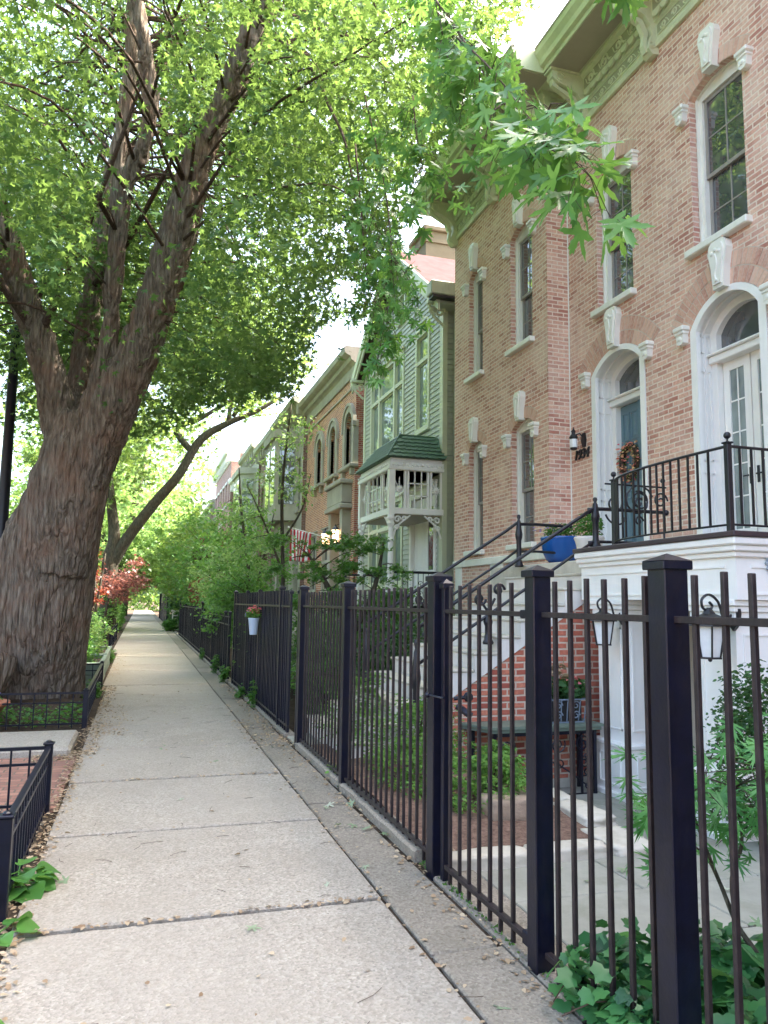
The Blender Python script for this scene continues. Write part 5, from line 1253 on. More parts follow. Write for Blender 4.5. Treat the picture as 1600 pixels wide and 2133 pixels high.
# wreath
wr = thing('door_wreath', 'coral and yellow flower wreath on the blue door', 'wreath', (XN + .36, 9.66, 3.72))
m = MB(); m.tube([(XN + .345, 9.66 + .19 * math.cos(a), 3.70 + .24 * math.sin(a)) for a in lin(0, 2 * math.pi, 24)], .045, 8); build(m, 'twig_ring', M['twig'], wr)
# medallion, speaker box, doorbell
m = MB(); mp = [( .11 * (1 + .06 * math.cos(16 * t)) * math.cos(t), .11 * (1 + .06 * math.cos(16 * t)) * math.sin(t)) for t in lin(0, 2 * math.pi, 96)[:-1]]
m.prism([(4.98 + a, 1.92 + b) for a, b in mp], 'Y', Y0 - .03, Y0 - .005); 
m.sphere((4.98, Y0 - .04, 1.92), .045, 10, (1, .5, 1)); m.tube([(4.98, Y0 - .05, 1.92), (4.98, Y0 - .10, 1.86)], .016, 6)
solo(m, 'medallion', M['medal'], 'scalloped blue-grey zinc medallion on the white portico face', 'ornament', fixn=True)
m = MB(); m.box(6.2, 6.4, 7.95, 8.15, 2.17, 2.32, .02); m.box(6.18, 6.2, 7.98, 8.12, 2.2, 2.29, .004); solo(m, 'speaker_box', M['black'], 'small black box on the balcony floor by the brick wall', 'speaker')
m = MB(); m.box(6.38, 6.43, 5.78, 5.88, .95, 1.15, .02); m.sphere((6.38, 5.83, 1.06), .02, 8); solo(m, 'intercom', simple('grey_metal', (.3, .3, .3), .4), 'grey intercom panel under the portico', 'intercom')
# flag
fl = thing('striped_flag', 'red and white striped flag hanging among the leaves', 'flag', (4.6, 22.4, 3.9))
m = MB(); m.tube([(6.3, 22.6, 3.28), (4.08, 22.35, 3.74)], .016, 6); m.sphere((4.06, 22.35, 3.75), .03, 8); build(m, 'pole', M['white'], fl)
me = bpy.data.meshes.new('cloth'); vs = []; uv = []; fs = []; nu, nv = 26, 20
for i in range(nu + 1):
    for j in range(nv + 1):
        u, v = i / nu, j / nv; x = 4.12 + .62 * u - .42 * v * (1 - u) * .2; z = 3.70 - .12 * u - .95 * v * (1 - .12 * u) ; y = 22.36 + .07 * math.sin(9 * u + 2.5 * v) * (.3 + v) + .03 * math.sin(17 * u)
        x = x + .10 * v * math.sin(5 * u + 1); vs.append((x, y, z)); uv.append((u, v))
for i in range(nu):
    for j in range(nv): a = i * (nv + 1) + j; fs.append((a, a + 1, a + nv + 2, a + nv + 1))
me.from_pydata(vs, [], fs); ul = me.uv_layers.new(name='m')
for l in me.loops: ul.data[l.index].uv = uv[l.vertex_index]
fm, nt, bs = newmat('flag_cloth'); tc = N(nt, 'ShaderNodeUVMap'); sx = N(nt, 'ShaderNodeSeparateXYZ'); nt.links.new(tc.outputs[0], sx.inputs[0])
mu = N(nt, 'ShaderNodeMath', operation='MULTIPLY'); nt.links.new(sx.outputs[0], mu.inputs[0]); mu.inputs[1].default_value = 6.5
fr_ = N(nt, 'ShaderNodeMath', operation='FRACT'); nt.links.new(mu.outputs[0], fr_.inputs[0]); gtn = N(nt, 'ShaderNodeMath', operation='GREATER_THAN'); nt.links.new(fr_.outputs[0], gtn.inputs[0]); gtn.inputs[1].default_value = .5
nt.links.new(mix(nt, gtn.outputs[0], (.55, .03, .05), (.8, .78, .75)), bs.inputs['Base Color']); bs.inputs['Roughness'].default_value = .8
me.materials.append(fm); o = bpy.data.objects.new('cloth', me); COL.objects.link(o); me.transform(Matrix.Translation(-Vector(fl['_w']))); o.parent = fl
so_ = o.modifiers.new('s', 'SOLIDIFY'); so_.thickness = .003
me.polygons.foreach_set('use_smooth', [True] * len(me.polygons))
# street lamp
sp = thing('street_lamp', 'dark tapered street lamp post at the left edge behind the big maple', 'street lamp', (-2.35, 14.6, 0))
m = MB(); m.lathe(-2.35, 14.6, [(.16, -.1), (.16, .5), (.11, .6), (.095, 3.0), (.075, 6.2), (.09, 6.22), (.09, 6.32), (.03, 6.4)], 16); build(m, 'pole', M['iron'], sp, True)
m = MB(); m.tube([(-2.35, 14.6, 6.15), (-2.8, 14.3, 6.35), (-3.7, 13.7, 6.6)], [.03, .028, .022], 8); build(m, 'arm', M['iron'], sp)
m = MB(); m.lathe(-3.8, 13.65, [(.05, 6.6), (.2, 6.55), (.24, 6.45), (.18, 6.4), (.05, 6.38)], 14); build(m, 'lamp_head', M['iron'], sp)

# ================================================================== FOLIAGE
M['fallen'] = leafmat('fallen_leaf', (.16, .24, .12), (.26, .33, .20), (.45, .48, .36), (.3, .4, .2), .2, .7)
def at(px, py, d):
    c = np.array([(px - CX) / FPX * d, (CY - py) / FPX * d, d]); w = CM @ c
    return Vector((w[0] + EYE.x, w[1] + EYE.y, w[2] + EYE.z))
def fan_tpl(out, droop=.18, fold=.12):
    """star-shaped leaf as a fan about its heart; origin at the petiole"""
    v = [(0, .16, 0)] + [(x, y, -droop * y * y + fold * abs(x)) for x, y in out]
    n = len(out); return np.array(v), np.array([(0, 1 + i, 1 + (i + 1) % n) for i in range(n)])
def polar(L):
    h = [(r * math.sin(math.radians(a)), .16 + r * math.cos(math.radians(a)) * .84) for a, r in L]
    return h + [(-x, y) for x, y in reversed(h) if abs(x) > 1e-6]
T_star = fan_tpl(polar([(0, 1), (22, .34), (49, .84), (77, .28), (110, .54), (165, .15)]))
T_simple = fan_tpl([(0, 1), (.30, .55), (.24, .1), (0, 0), (-.24, .1), (-.30, .55)])
T_simple = (T_simple[0], T_simple[1])
T_diam = (np.array([(0, 0, 0), (.26, .5, .05), (0, 1, -.1), (-.26, .5, .05)]), np.array([(0, 1, 2), (0, 2, 3)]))
T_maple = fan_tpl(polar([(0, 1.0), (5, .80), (9, .84), (11, .60), (15, .56), (14, .38), (24, .27), (35, .46), (39, .68), (42, .66), (48, .90), (52, .70), (57, .62), (58, .42), (74, .24), (90, .40), (100, .44), (112, .58), (122, .38), (140, .26), (172, .10)]), .22, .10)
T_lace = fan_tpl(polar([(0, 1.0), (5, .6), (10, .7), (12, .16), (30, .85), (35, .5), (42, .62), (45, .14), (62, .72), (67, .4), (74, .5), (80, .12), (100, .5), (110, .3), (160, .08)]), .25, .05)
T_ivy = fan_tpl(polar([(0, 1.0), (22, .62), (52, .78), (78, .58), (108, .66), (150, .42), (175, .2)]), .15, .08)
def oval_tpl(w=.42, n=10, droop=.35, cup=.22, tip=.02):
    v = []; 
    for i in range(n + 1):
        t = i / n; hw = w * (math.sin(math.pi * t ** .8) ** .8 if 0 < t < 1 else 0) + tip * (1 - t) 
        for j in range(13):
            s_ = (j - 6) / 6; v.append((hw * s_ * (1 + .03 * math.sin(t * 17)), t, -droop * t * t + cup * abs(s_) ** 1.5 * hw * 2 + .016 * (j % 2) * math.sin(math.pi * t) + .02 * math.sin(9 * t + 3 * s_)))
    f = []
    for i in range(n):
        for j in range(12): a = i * 13 + j; f.append((a, a + 1, a + 14)); f.append((a, a + 14, a + 13))
    return np.array(v), np.array(f)
T_oval = oval_tpl(.60, 10, .30, .16); T_long = oval_tpl(.2, 7, .5, .1)

def unit(a): return a / np.maximum(np.linalg.norm(a, axis=1, keepdims=True), 1e-9)
def leaf_obj(name, P, D, U, size, tpl, mat, parent=None, smooth=False):
    P = np.asarray(P, float); n = len(P); V, F = tpl; nv, nf = len(V), len(F)
    D = unit(D); X = unit(np.cross(D, U)); Z = np.cross(X, D)
    A = (V[None, :, 0:1] * X[:, None, :] + V[None, :, 1:2] * D[:, None, :] + V[None, :, 2:3] * Z[:, None, :]) * np.asarray(size)[:, None, None] + P[:, None, :]
    if parent is not None: A = A - np.array(parent['_w'])
    A = A.reshape(-1, 3).astype(np.float32); FF = (F[None] + (np.arange(n) * nv)[:, None, None]).reshape(-1, 3).astype(np.int32)
    me = bpy.data.meshes.new(name); me.vertices.add(len(A)); me.vertices.foreach_set('co', A.ravel())
    me.loops.add(FF.size); me.loops.foreach_set('vertex_index', FF.ravel()); me.polygons.add(len(FF))
    me.polygons.foreach_set('loop_start', np.arange(0, FF.size, 3, dtype=np.int32)); me.polygons.foreach_set('loop_total', np.full(len(FF), 3, dtype=np.int32))
    if smooth: me.polygons.foreach_set('use_smooth', np.ones(len(FF), bool))
    me.update(); me.validate(); me.materials.append(mat)
    o = bpy.data.objects.new(name, me); COL.objects.link(o)
    if parent is not None: o.parent = parent
    return o
def dirs(n, down=.6, up=.9, rnd=.55):
    a = NR.uniform(0, 2 * math.pi, n); D = np.stack([np.cos(a), np.sin(a), -NR.uniform(0, 1.6, n) * down], 1)
    U = np.stack([NR.normal(0, rnd, n), NR.normal(0, rnd, n), np.full(n, up)], 1); return D, U
def inpoly(x, y, poly):
    x = np.asarray(x); y = np.asarray(y); c = np.zeros(x.shape, bool); n = len(poly)
    for i in range(n):
        x1, y1 = poly[i]; x2, y2 = poly[(i + 1) % n]
        if y1 == y2: continue
        k = ((y1 > y) != (y2 > y)) & (x < (x2 - x1) * (y - y1) / (y2 - y1) + x1); c ^= k
    return c
def ell(n, c, r, shell=.0):
    v = NR.normal(size=(n, 3)); v = unit(v) * (NR.uniform(shell ** 3, 1, (n, 1)) ** (1 / 3)); return np.array(c) + v * np.array(r)
OPEN = [(-600, 1330), (-600, -900), (1700, -900), (1700, -260), (1135, -120), (1128, 0), (1085, 50), (1040, 90), (1000, 200), (940, 290), (880, 370), (850, 400), (832, 450), (835, 560), (840, 600), (790, 650), (745, 680),
        (715, 740), (650, 775), (610, 820), (550, 865), (528, 890), (455, 950), (440, 1040), (410, 1150), (310, 1235), (230, 1290), (150, 1330)]
LIMB = [(205, 1190), (215, 1080), (290, 1020), (310, 960), (300, 930), (330, 910), (400, 880), (470, 850), (560, 825), (570, 860), (480, 910), (420, 975), (330, 1065), (262, 1190)]
GAPS = [[(452, 900), (500, 870), (545, 862), (532, 900), (500, 950), (458, 958)], [(650, 700), (700, 660), (735, 655), (745, 690), (700, 745), (660, 772)], [(835, 455), (905, 450), (900, 500), (850, 515)],
        [(690, 590), (735, 570), (750, 620), (710, 640)], [(410, 850), (450, 835), (455, 860), (420, 875)], [(300, 790), (345, 800), (340, 830), (305, 820)]]
def clear(P, gaps=True, poly=OPEN, jit=9):
    x, y, d = proj(P); x = x + NR.normal(0, jit, len(P)); y = y + NR.normal(0, jit, len(P))
    k = inpoly(x, y, poly) | (d < .5) | (x < -600) | (y < -880)
    if gaps:
        for g_ in GAPS: k &= ~inpoly(x, y, g_)
        k &= ~(inpoly(x, y, LIMB) & (d < 31.5))
    return k
def clumped(cent, rad, per, flat=.6):
    n = len(cent) * per; c = np.repeat(cent, per, 0); r = np.repeat(rad, per)[:, None]
    v = NR.normal(size=(n, 3)) * .5; v[:, 2] *= flat; return c + v * r

def limb_mesh(paths, name, mat, parent, n=14, voxel=None, amp=0.0, f=(7, 1.4)):
    mb = MB()
    for pts, rad in paths:
        q = smoothpath(pts, 5); r = lerp_list(rad, 5); mb.tube(q, r, n)
    o = build(mb, name, mat, parent, True)
    if voxel:
        md = o.modifiers.new('r', 'REMESH'); md.mode = 'VOXEL'; md.voxel_size = voxel; md.use_smooth_shade = True
        sm = o.modifiers.new('s', 'SMOOTH'); sm.iterations = 6; sm.factor = .6
        bpy.context.view_layer.update()
        me = bpy.data.meshes.new_from_object(o.evaluated_get(bpy.context.evaluated_depsgraph_get())); o.modifiers.clear()
        old = o.data; o.data = me; bpy.data.meshes.remove(old)
        if amp:
            me.update(); w = Vector(parent['_w']); nr = [v.normal.copy() for v in me.vertices]
            for v, nn in zip(me.vertices, nr):
                p = v.co + w; wob = noise.noise(Vector((p.x * 1.3, p.y * 1.3, p.z * .9)))
                a = abs(noise.noise(Vector((p.x * f[0] + wob, p.y * f[0], p.z * f[1])))); b = abs(noise.noise(Vector((p.x * f[0] * 2.3, p.y * f[0] * 2.3, p.z * f[1] * 2.6))))
                c = noise.noise(Vector((p.x * 1.6, p.y * 1.6, p.z * .7)))
                v.co += nn * (amp * (min(a * 2.2, 1) * .8 + b * .5 - .55) + .035 * c)
        me.polygons.foreach_set('use_smooth', [True] * len(me.polygons))
    return o

# ------------------------------------------------------------------ the big silver maple
BT = thing('silver_maple', 'huge many-stemmed maple with shaggy bark beside the walk', 'tree', (-1.45, 12.2, 0), None)
def px(L): return [at(a, b, d) for a, b, d, r in L], [r for *_, r in L]
tr = [([at(62, 1530, 11.75), at(72, 1470, 11.7), at(82, 1410, 11.6), at(96, 1300, 11.5), at(111, 1200, 11.5), at(126, 1100, 11.4), at(150, 1000, 11.35), at(166, 930, 11.3), at(174, 860, 11.3)], [.92, .76, .64, .61, .59, .57, .53, .47, .32]),
      px([(152, 960, 11.3, .32), (122, 860, 11.3, .255), (86, 720, 11.2, .215), (50, 620, 11.1, .205), (10, 500, 10.9, .19), (-35, 380, 10.8, .18), (-90, 220, 10.6, .13)]),
      px([(165, 930, 11.6, .30), (168, 800, 12, .215), (182, 680, 12.3, .18), (200, 560, 12.6, .15), (222, 430, 12.8, .13), (262, 230, 13, .12), (280, 0, 13.2, .09), (285, -200, 13.4, .06)]),
      px([(175, 1000, 11.3, .38), (188, 900, 11.25, .27), (208, 800, 11.2, .175), (226, 700, 11.2, .135), (240, 560, 11.1, .13), (252, 430, 11.1, .13), (268, 372, 11.05, .135), (296, 310, 11, .12), (314, 240, 11, .11), (309, 160, 11, .105), (300, 80, 10.9, .10), (283, 0, 10.9, .11), (262, -160, 10.8, .09), (250, -350, 10.8, .05)]),
      px([(243, 440, 11.1, .13), (247, 350, 11.1, .12), (252, 292, 11.1, .10)]),
      px([(125, 1190, 11.3, .42), (160, 1040, 11.3, .42), (198, 930, 11.25, .37), (246, 830, 11.2, .33), (290, 735, 11.2, .30), (332, 610, 11.1, .26), (366, 500, 11.05, .235), (400, 380, 11, .228), (432, 280, 10.95, .21), (490, 170, 10.9, .195), (538, 50, 10.8, .175), (600, -90, 10.6, .15), (650, -280, 10.4, .10)]),
      px([(100, 965, 11.5, .12), (84, 1040, 11.45, .25), (58, 1130, 11.4, .36), (40, 1240, 11.4, .43), (28, 1400, 11.4, .52)])]
for a in (1.5, 2.9, 4.0):
    tr.append(([(-1.5 + .45 * math.cos(a), 12.25 + .45 * math.sin(a), .75), (-1.5 + .75 * math.cos(a), 12.25 + .75 * math.sin(a), .22), (-1.5 + 1.15 * math.cos(a), 12.25 + 1.15 * math.sin(a), -.06)], [.24, .22, .12]))
limb_mesh(tr, 'trunk', M['bark'], BT, 18, .020, .058, (9, 1.05))
nodes = [p for q, r in tr[1:6] for p in smoothpath(q, 6)][8:]
nodes = [p for p in nodes if p.z > 5.2]
# crown
NC = 10200
cent = ell(NC, (-1.2, 11.5, 10.0), (7.4, 7.6, 6.2), .35)
cent = cent[(cent[:, 2] > 4.4) & (cent[:, 1] > 5.6)]
nv_ = np.array([noise.noise(Vector(p * .55)) for p in cent]); cent = cent[nv_ > -.14]
cent = cent[clear(cent, True, OPEN, 4)]
x_, y_, d_ = proj(cent); cent = cent[~((y_ < -230) | (x_ < -260) | (cent[:, 1] < 6.3)) | (NR.uniform(size=len(cent)) < .30)]
P = clumped(cent, NR.uniform(.35, .7, len(cent)), 46, .5); P = P[clear(P)]
# keep the view of the stems open in front, the way the inner crown is bare
x_, y_, d_ = proj(P); stem = [(-10, 1000), (-10, 420), (60, 520), (130, 720), (170, 600), (225, 300), (255, 250), (270, -20), (330, -20), (340, 330), (400, 300), (500, 40), (560, 40), (440, 420), (370, 640), (300, 830), (240, 1300), (-10, 1500)]
kp = ~(inpoly(x_, y_, stem) & (d_ < 11.6)) | (NR.uniform(size=len(P)) < .05); P = P[kp]
D, U = dirs(len(P), .7); leaf_obj('crown', P, D, U, NR.uniform(.058, .115, len(P)), T_star, M['leaf'], BT)
print('maple leaves', len(P))
mb = MB(); sel = cent[NR.permutation(len(cent))[:430]]
for c in sel:
    c = Vector(c); nd = min(R.sample(nodes, min(34, len(nodes))), key=lambda q: (q - c).length + (1.5 if q.z > c.z + 1 else 0)); L = (c - nd).length
    if L > 6.2 or L < .4: continue
    m1 = nd.lerp(c, .35) + Vector((R.uniform(-.2, .2), R.uniform(-.2, .2), .13 * L + R.uniform(-.1, .2))); m2 = nd.lerp(c, .72) + Vector((R.uniform(-.2, .2), R.uniform(-.2, .2), .10 * L))
    pp = smoothpath([nd, m1, m2, c, c + Vector((R.uniform(-.2, .2), R.uniform(-.2, .2), -.35))], 3); pts_ = np.array([tuple(p) for p in pp])
    if not clear(pts_, False, OPEN, 0)[4:].all(): continue
    r0 = .008 + .0042 * L
    xx, yy_, dd_ = proj(pts_)
    if (inpoly(xx, yy_, stem) & (dd_ < 11)).sum() > 3: continue
    mb.tube(pp, lerp_list([r0, r0 * .75, r0 * .5, .006, .003], 3), 5)
for k in range(7):        # a few stouter side branches
    nd = R.choice(nodes[:60]); e = nd + Vector((R.uniform(-3, 3), R.uniform(-3, 2), R.uniform(1, 3)))
    mb.tube(smoothpath([nd, nd.lerp(e, .4) + Vector((0, 0, -.2)), e], 5), lerp_list([.07, .045, .015], 5), 7)
br = [([(652, 118, 10.9), (590, 95, 10.6), (520, 20, 10.2), (440, -60, 10)], .045), ([(560, 70, 10.7), (640, 130, 9.4), (690, 230, 8.6), (720, 300, 8.2), (740, 420, 8)], .05), ([(330, 150, 11), (375, 140, 10.8), (405, 105, 10.6), (470, 98, 10.4)], .05),
      ([(428, 400, 11), (470, 470, 10.6), (500, 530, 10.3), (520, 590, 10.2)], .035), ([(430, 402, 11), (500, 450, 10.4), (560, 520, 10)], .03), ([(335, 235, 11), (370, 270, 10.7), (400, 300, 10.5)], .035), ([(290, 368, 11), (330, 362, 10.8), (365, 368, 10.6)], .045),
      ([(300, 130, 10.9), (240, 125, 10.6), (160, 130, 10.2), (60, 125, 10)], .03), ([(230, 255, 11), (160, 262, 10.6), (90, 258, 10.2)], .03), ([(140, 420, 11.4), (180, 395, 11.6), (225, 420, 12)], .06), ([(90, 560, 11.2), (120, 470, 11), (135, 430, 10.8)], .04)]
for L, r in br: q = [at(*p) for p in L]; r *= .62; mb.tube(smoothpath(q, 5), lerp_list([r * (1 - .75 * i / (len(q) - 1)) for i in range(len(q))], 5), 7)
build(mb, 'branch', M['twig'], BT, True)
# long overhanging bough with large near leaves
bo = MB(); LP, LD, LU, LS = [], [], [], []
def spray(path, r, nside, tw, ls, per=7, spread=.5):
    """a hanging bough: side twigs that each end in a fan of leaves"""
    q = smoothpath(path, 6); bo.tube(q, [r * (1 - .85 * i / (len(q) - 1)) for i in range(len(q))], 6)
    for k in range(nside):
        t = (k + .5 + R.uniform(-.3, .3)) / nside; i = min(len(q) - 2, max(1, int(t * (len(q) - 1)))); p = q[i]; d = (q[i + 1] - q[i - 1]).normalized()
        sd = Vector((R.uniform(-1, 1), R.uniform(-1, 1), R.uniform(-.9, .35))).normalized(); e = p + (d * .6 + sd * spread).normalized() * tw * R.uniform(.5, 1.2); m_ = p.lerp(e, .5) + Vector((0, 0, .12 * tw)); e.z -= .2 * tw
        bo.tube([p, m_, e], [r * .25 + .001, r * .2 + .001, .0015], 4)
        for j in range(per):
            u = R.random(); c = p.lerp(m_, u * 2) if u < .5 else m_.lerp(e, u * 2 - 1)
            if j < 3: c = e
            dd = Vector((R.uniform(-1, 1), R.uniform(-1, 1), R.uniform(-1.1, .1))).normalized(); pe = c + dd * ls * R.uniform(.4, .8)
            bo.tube([c, c.lerp(pe, .5) + Vector((0, 0, .01)), pe], .0011, 3, False)
            LP.append(tuple(pe)); LD.append(tuple((dd + Vector((0, 0, -.35))).normalized())); LU.append((R.gauss(0, .5), R.gauss(0, .5), 1)); LS.append(ls * R.uniform(.75, 1.3))
A_ = lambda L: [at(*p) for p in L]
spray(A_([(700, -350, 9), (820, -120, 7), (930, 30, 5.6), (1000, 140, 4.8), (1070, 240, 4.2)]), .016, 26, .42, .115, 8)
spray(A_([(930, 60, 5.6), (1010, 130, 4.4), (1090, 230, 3.6), (1150, 300, 3.1)]), .007, 17, .28, .115, 7)
spray(A_([(1060, 230, 4.0), (1120, 290, 3.2), (1180, 330, 2.9), (1230, 350, 2.75)]), .004, 11, .18, .12, 6)
spray(A_([(850, -160, 6.5), (905, 0, 5.6), (930, 110, 5.2), (950, 210, 5)]), .007, 19, .36, .11, 7)
spray(A_([(1000, -400, 4), (1150, -240, 3.2), (1230, -130, 2.9), (1290, -70, 2.8)]), .005, 8, .15, .10, 4)
spray(A_([(760, 200, 8), (800, 380, 7.4), (815, 520, 7), (808, 640, 6.8), (800, 740, 6.8)]), .010, 26, .35, .10, 8)
spray(A_([(740, 300, 8), (755, 470, 7.6), (765, 580, 7.4), (790, 660, 7.2)]), .010, 22, .35, .10, 8)
spray(A_([(810, 520, 7), (850, 580, 6.7), (872, 625, 6.6)]), .005, 8, .18, .09, 6)
spray(A_([(860, 200, 7), (870, 300, 6.6), (890, 380, 6.4)]), .008, 16, .4, .11, 8)
build(bo, 'overhanging_bough', M['twig'], BT, True)
leaf_obj('bough_leaves', LP, np.array(LD), np.array(LU), LS, T_maple, M['leaf_big'], BT)

# ------------------------------------------------------------------ generic trees and shrubs
def tree(label, base, limbs, crowns, mat, size, tpl=T_star, per=30, group=None, name='tree', bark='bark2', chk=True, twigs=True, down=.6, vox=None, poly=OPEN):
    T = thing(name, label, 'tree', base, group); b = Vector(base)
    P_ = []
    for pts, rad in limbs: P_.append(([b + Vector(p) for p in pts], rad))
    limb_mesh(P_, 'trunk', M[bark], T, 10, vox, .03 if vox else 0)
    al = []; ce = []
    for c, r, n, sh in crowns:
        ct = ell(n, tuple(b + Vector(c)), r, sh); k = np.array([noise.noise(Vector(p * (.9 / max(.5, min(r) / 2)))) for p in ct]) > -.2; ct = ct[k]
        if chk: ct = ct[clear(ct, True, poly, 5)]
        if len(ct) == 0: continue
        ce.append(ct); al.append(clumped(ct, NR.uniform(.25, .5, len(ct)) * min(r) ** .7, per, .45))
    if al:
        A = np.concatenate(al); 
        if chk: A = A[clear(A, True, poly)]
        D, U = dirs(len(A), down); leaf_obj('crown', A, D, U, NR.uniform(.75, 1.25, len(A)) * size, tpl, mat, T)
        if twigs:
            ce = np.concatenate(ce); nd = [p for q, r in P_ for p in smoothpath(q, 5)][4:]; m = MB()
            for c in ce[NR.permutation(len(ce))[:min(60, len(ce) // 3)]]:
                c = Vector(c); q = min(nd, key=lambda z: (z - c).length)
                if (q - c).length > .3: k = .004 + .006 * (q - c).length; m.tube(smoothpath([q, q.lerp(c, .5) + Vector((0, 0, .1 * (q - c).length)), c], 3), lerp_list([k, k * .6, k * .3], 3), 4)
            if m.v: build(m, 'twig', M['twig'], T, True)
    return T
GS = 'street trees beyond the big maple'
tree('slim grey trunk showing just behind the big maple', (-1.6, 24.5, 0), [([(0, 0, -.2), (.05, 0, 2), (0, 0, 5), (.3, 0, 9)], [.32, .27, .23, .12])], [((0, 1, 9.8), (6, 6, 4.6), 420, .3), ((2.5, 0, 7.5), (3.5, 3, 2), 110, 0)], M['leaf_y'], .20, T_star, 26, GS)
tree('street tree with a dark limb leaning out over the walk', (-1.25, 33, 0), [([(0, 0, -.2), (.02, 0, 1.8), (.0, 0, 3.2), (.1, 0, 4.2), (-.3, 0, 7), (-.6, 0, 11)], [.38, .33, .32, .24, .16, .08]),
     ([(.05, 0, 2.9), (.6, -.2, 4.0), (1.6, -.4, 5.5), (2.5, -.6, 6.7), (3.3, -.7, 8.2), (4.4, -.8, 9.0), (5.6, -1, 9.6), (7, -1, 10.6)], [.24, .23, .21, .19, .17, .13, .09, .05]), ([(3.0, -.6, 7.7), (2.3, -.6, 8.6), (3.2, -.6, 9.1), (4.6, -.7, 10.1)], [.14, .13, .10, .06]), ([(4.4, -.8, 9.0), (4.6, -.8, 11), (4.9, -.8, 13)], [.1, .08, .05]), ([(4.6, -.8, 9.3), (5.6, -.8, 11.5), (6, -.8, 13)], [.09, .07, .04])],
     [((2, 1, 11.5), (7, 6, 4.5), 430, .3), ((-1, -1, 7), (2.5, 3, 1.8), 90, 0), ((5, 0, 12), (3.5, 4, 3.5), 160, 0)], M['leaf_y'], .22, T_star, 26, GS)
tree('farther street tree on the left of the walk', (-1.5, 45, 0), [([(0, 0, -.2), (.1, 0, 3), (.8, 0, 6), (1.4, 0, 10)], [.35, .3, .24, .1]), ([(.1, 0, 3), (-1, 0, 6), (-2, 0, 9)], [.2, .15, .1])], [((0, 0, 8.5), (7, 7, 5), 430, .2), ((1, 0, 4.6), (3, 3, 1.4), 90, 0)], M['leaf_b'], .28, T_star, 24, GS)
tree('street tree far down the walk on the left', (-1.6, 62, 0), [([(0, 0, -.2), (.1, 0, 3), (.4, 0, 8)], [.35, .3, .14])], [((0, 0, 8), (7, 8, 5.5), 360, .2), ((2, 0, 4), (4, 4, 1.6), 90, 0)], M['leaf_y'], .36, T_simple, 26, GS)
tree('last street tree before the walk fades from sight', (-1.6, 84, 0), [([(0, 0, -.2), (.1, 0, 3), (.4, 0, 8)], [.4, .3, .14])], [((1.5, 0, 7.5), (8, 8, 6.6), 380, .1)], M['leaf_b'], .5, T_simple, 26, GS)
GO = 'trees along the far side of the road'
for i, (x, y, k) in enumerate(((-5.5, 19, .5), (-15, 13, .85), (-15.5, 24, .95), (-14, 38, 1.1), (-15, 54, 1.2), (-16, -1, .7), (-9, 47, .9))):
    lab = ('leafy young tree between the lamp post and the road', 'broad tree across the road behind the lamp post', 'second broad tree across the road', 'third broad tree across the road', 'fourth broad tree across the road', 'tree across the road beside the viewer', 'roadside tree far beyond the lamp post')[i]
    tree(lab, (x, y, -.1), [([(0, 0, -.3), (.1, 0, 2.5), (.4, .2, 6 * k + 1)], [.28 * k, .22 * k, .08]), ([(.1, 0, 2.3), (-1, .3, 4 * k), (-2, .5, 6.5 * k)], [.14, .1, .05])],
         [((0, 0, 6 * k), (4.4 * k, 4.6 * k, 3.6 * k), int(260 * k), .2), ((0, 0, 2.6), (4 * k, 4 * k, 1.6), 110, 0)], M['leaf' if i % 2 else 'leaf_y'], .24, T_simple, 26, GO, chk=True, twigs=False)
GY = 'small trees and tall bushes in the front yards'
YP = [(380, 1330), (380, 1150), (405, 960), (470, 900), (540, 830), (640, 830), (660, 1020), (760, 1050), (765, 1230), (640, 1330)]
NP = [(-5000, -5000), (9000, -5000), (9000, 5000), (-5000, 5000)]
tree('airy pale-leaved locust before the limestone bay', (2.9, 16.6, 0), [([(0, 0, -.1), (.02, 0, 2), (-.05, 0, 4), (.1, 0, 6)], [.05, .045, .035, .012]), ([(0, 0, 2.2), (-.4, 0, 3.2), (-.8, .2, 4.1)], [.03, .02, .008]), ([(0, 0, 2.9), (.4, 0, 3.6), (.6, .1, 4.4)], [.03, .02, .008])],
     [((0, 0, 4.6), (.8, 1.0, 1.3), 46, 0), ((-.6, .5, 3.0), (.7, .9, .9), 40, 0)], M['leaf_b'], .085, T_simple, 22, GY, chk=True, poly=NP)
tree('slender green tree leaning in front of the brown brick row', (2.9, 21, 0), [([(0, 0, -.1), (-.1, 0, 2), (-.4, 0, 4), (-.5, 0, 5.2)], [.06, .05, .035, .012]), ([(0, 0, 1.5), (.3, 0, 3), (.5, 0, 4)], [.04, .03, .012])], [((-.2, 0, 2.6), (1.2, 2.2, 1.3), 120, 0), ((-.3, 1, 3.8), (.7, 1.0, .8), 24, 0)], M['leaf_m'], .10, T_simple, 28, GY, chk=True, poly=NP)
tree('dark layered maple under the two glowing lanterns', (3.6, 13.8, 0), [([(0, 0, -.1), (.1, 0, .8), (-.2, 0, 1.6), (-.7, 0, 2.4)], [.09, .08, .06, .02]), ([(.1, 0, .9), (.6, .2, 1.8), (.8, .2, 2.8)], [.07, .05, .015])],
     [((-.35, 0, 2.62), (1.3, 1.3, .22), 64, 0), ((-.2, 0, 2.1), (1.45, 1.4, .2), 70, 0), ((-.3, 0, 1.6), (1.4, 1.5, .25), 70, 0), ((.1, 0, 1.1), (1.2, 1.3, .3), 60, 0)], M['leaf_m'], .06, T_star, 46, GY, name='layered_maple', chk=True, poly=NP, down=.35)
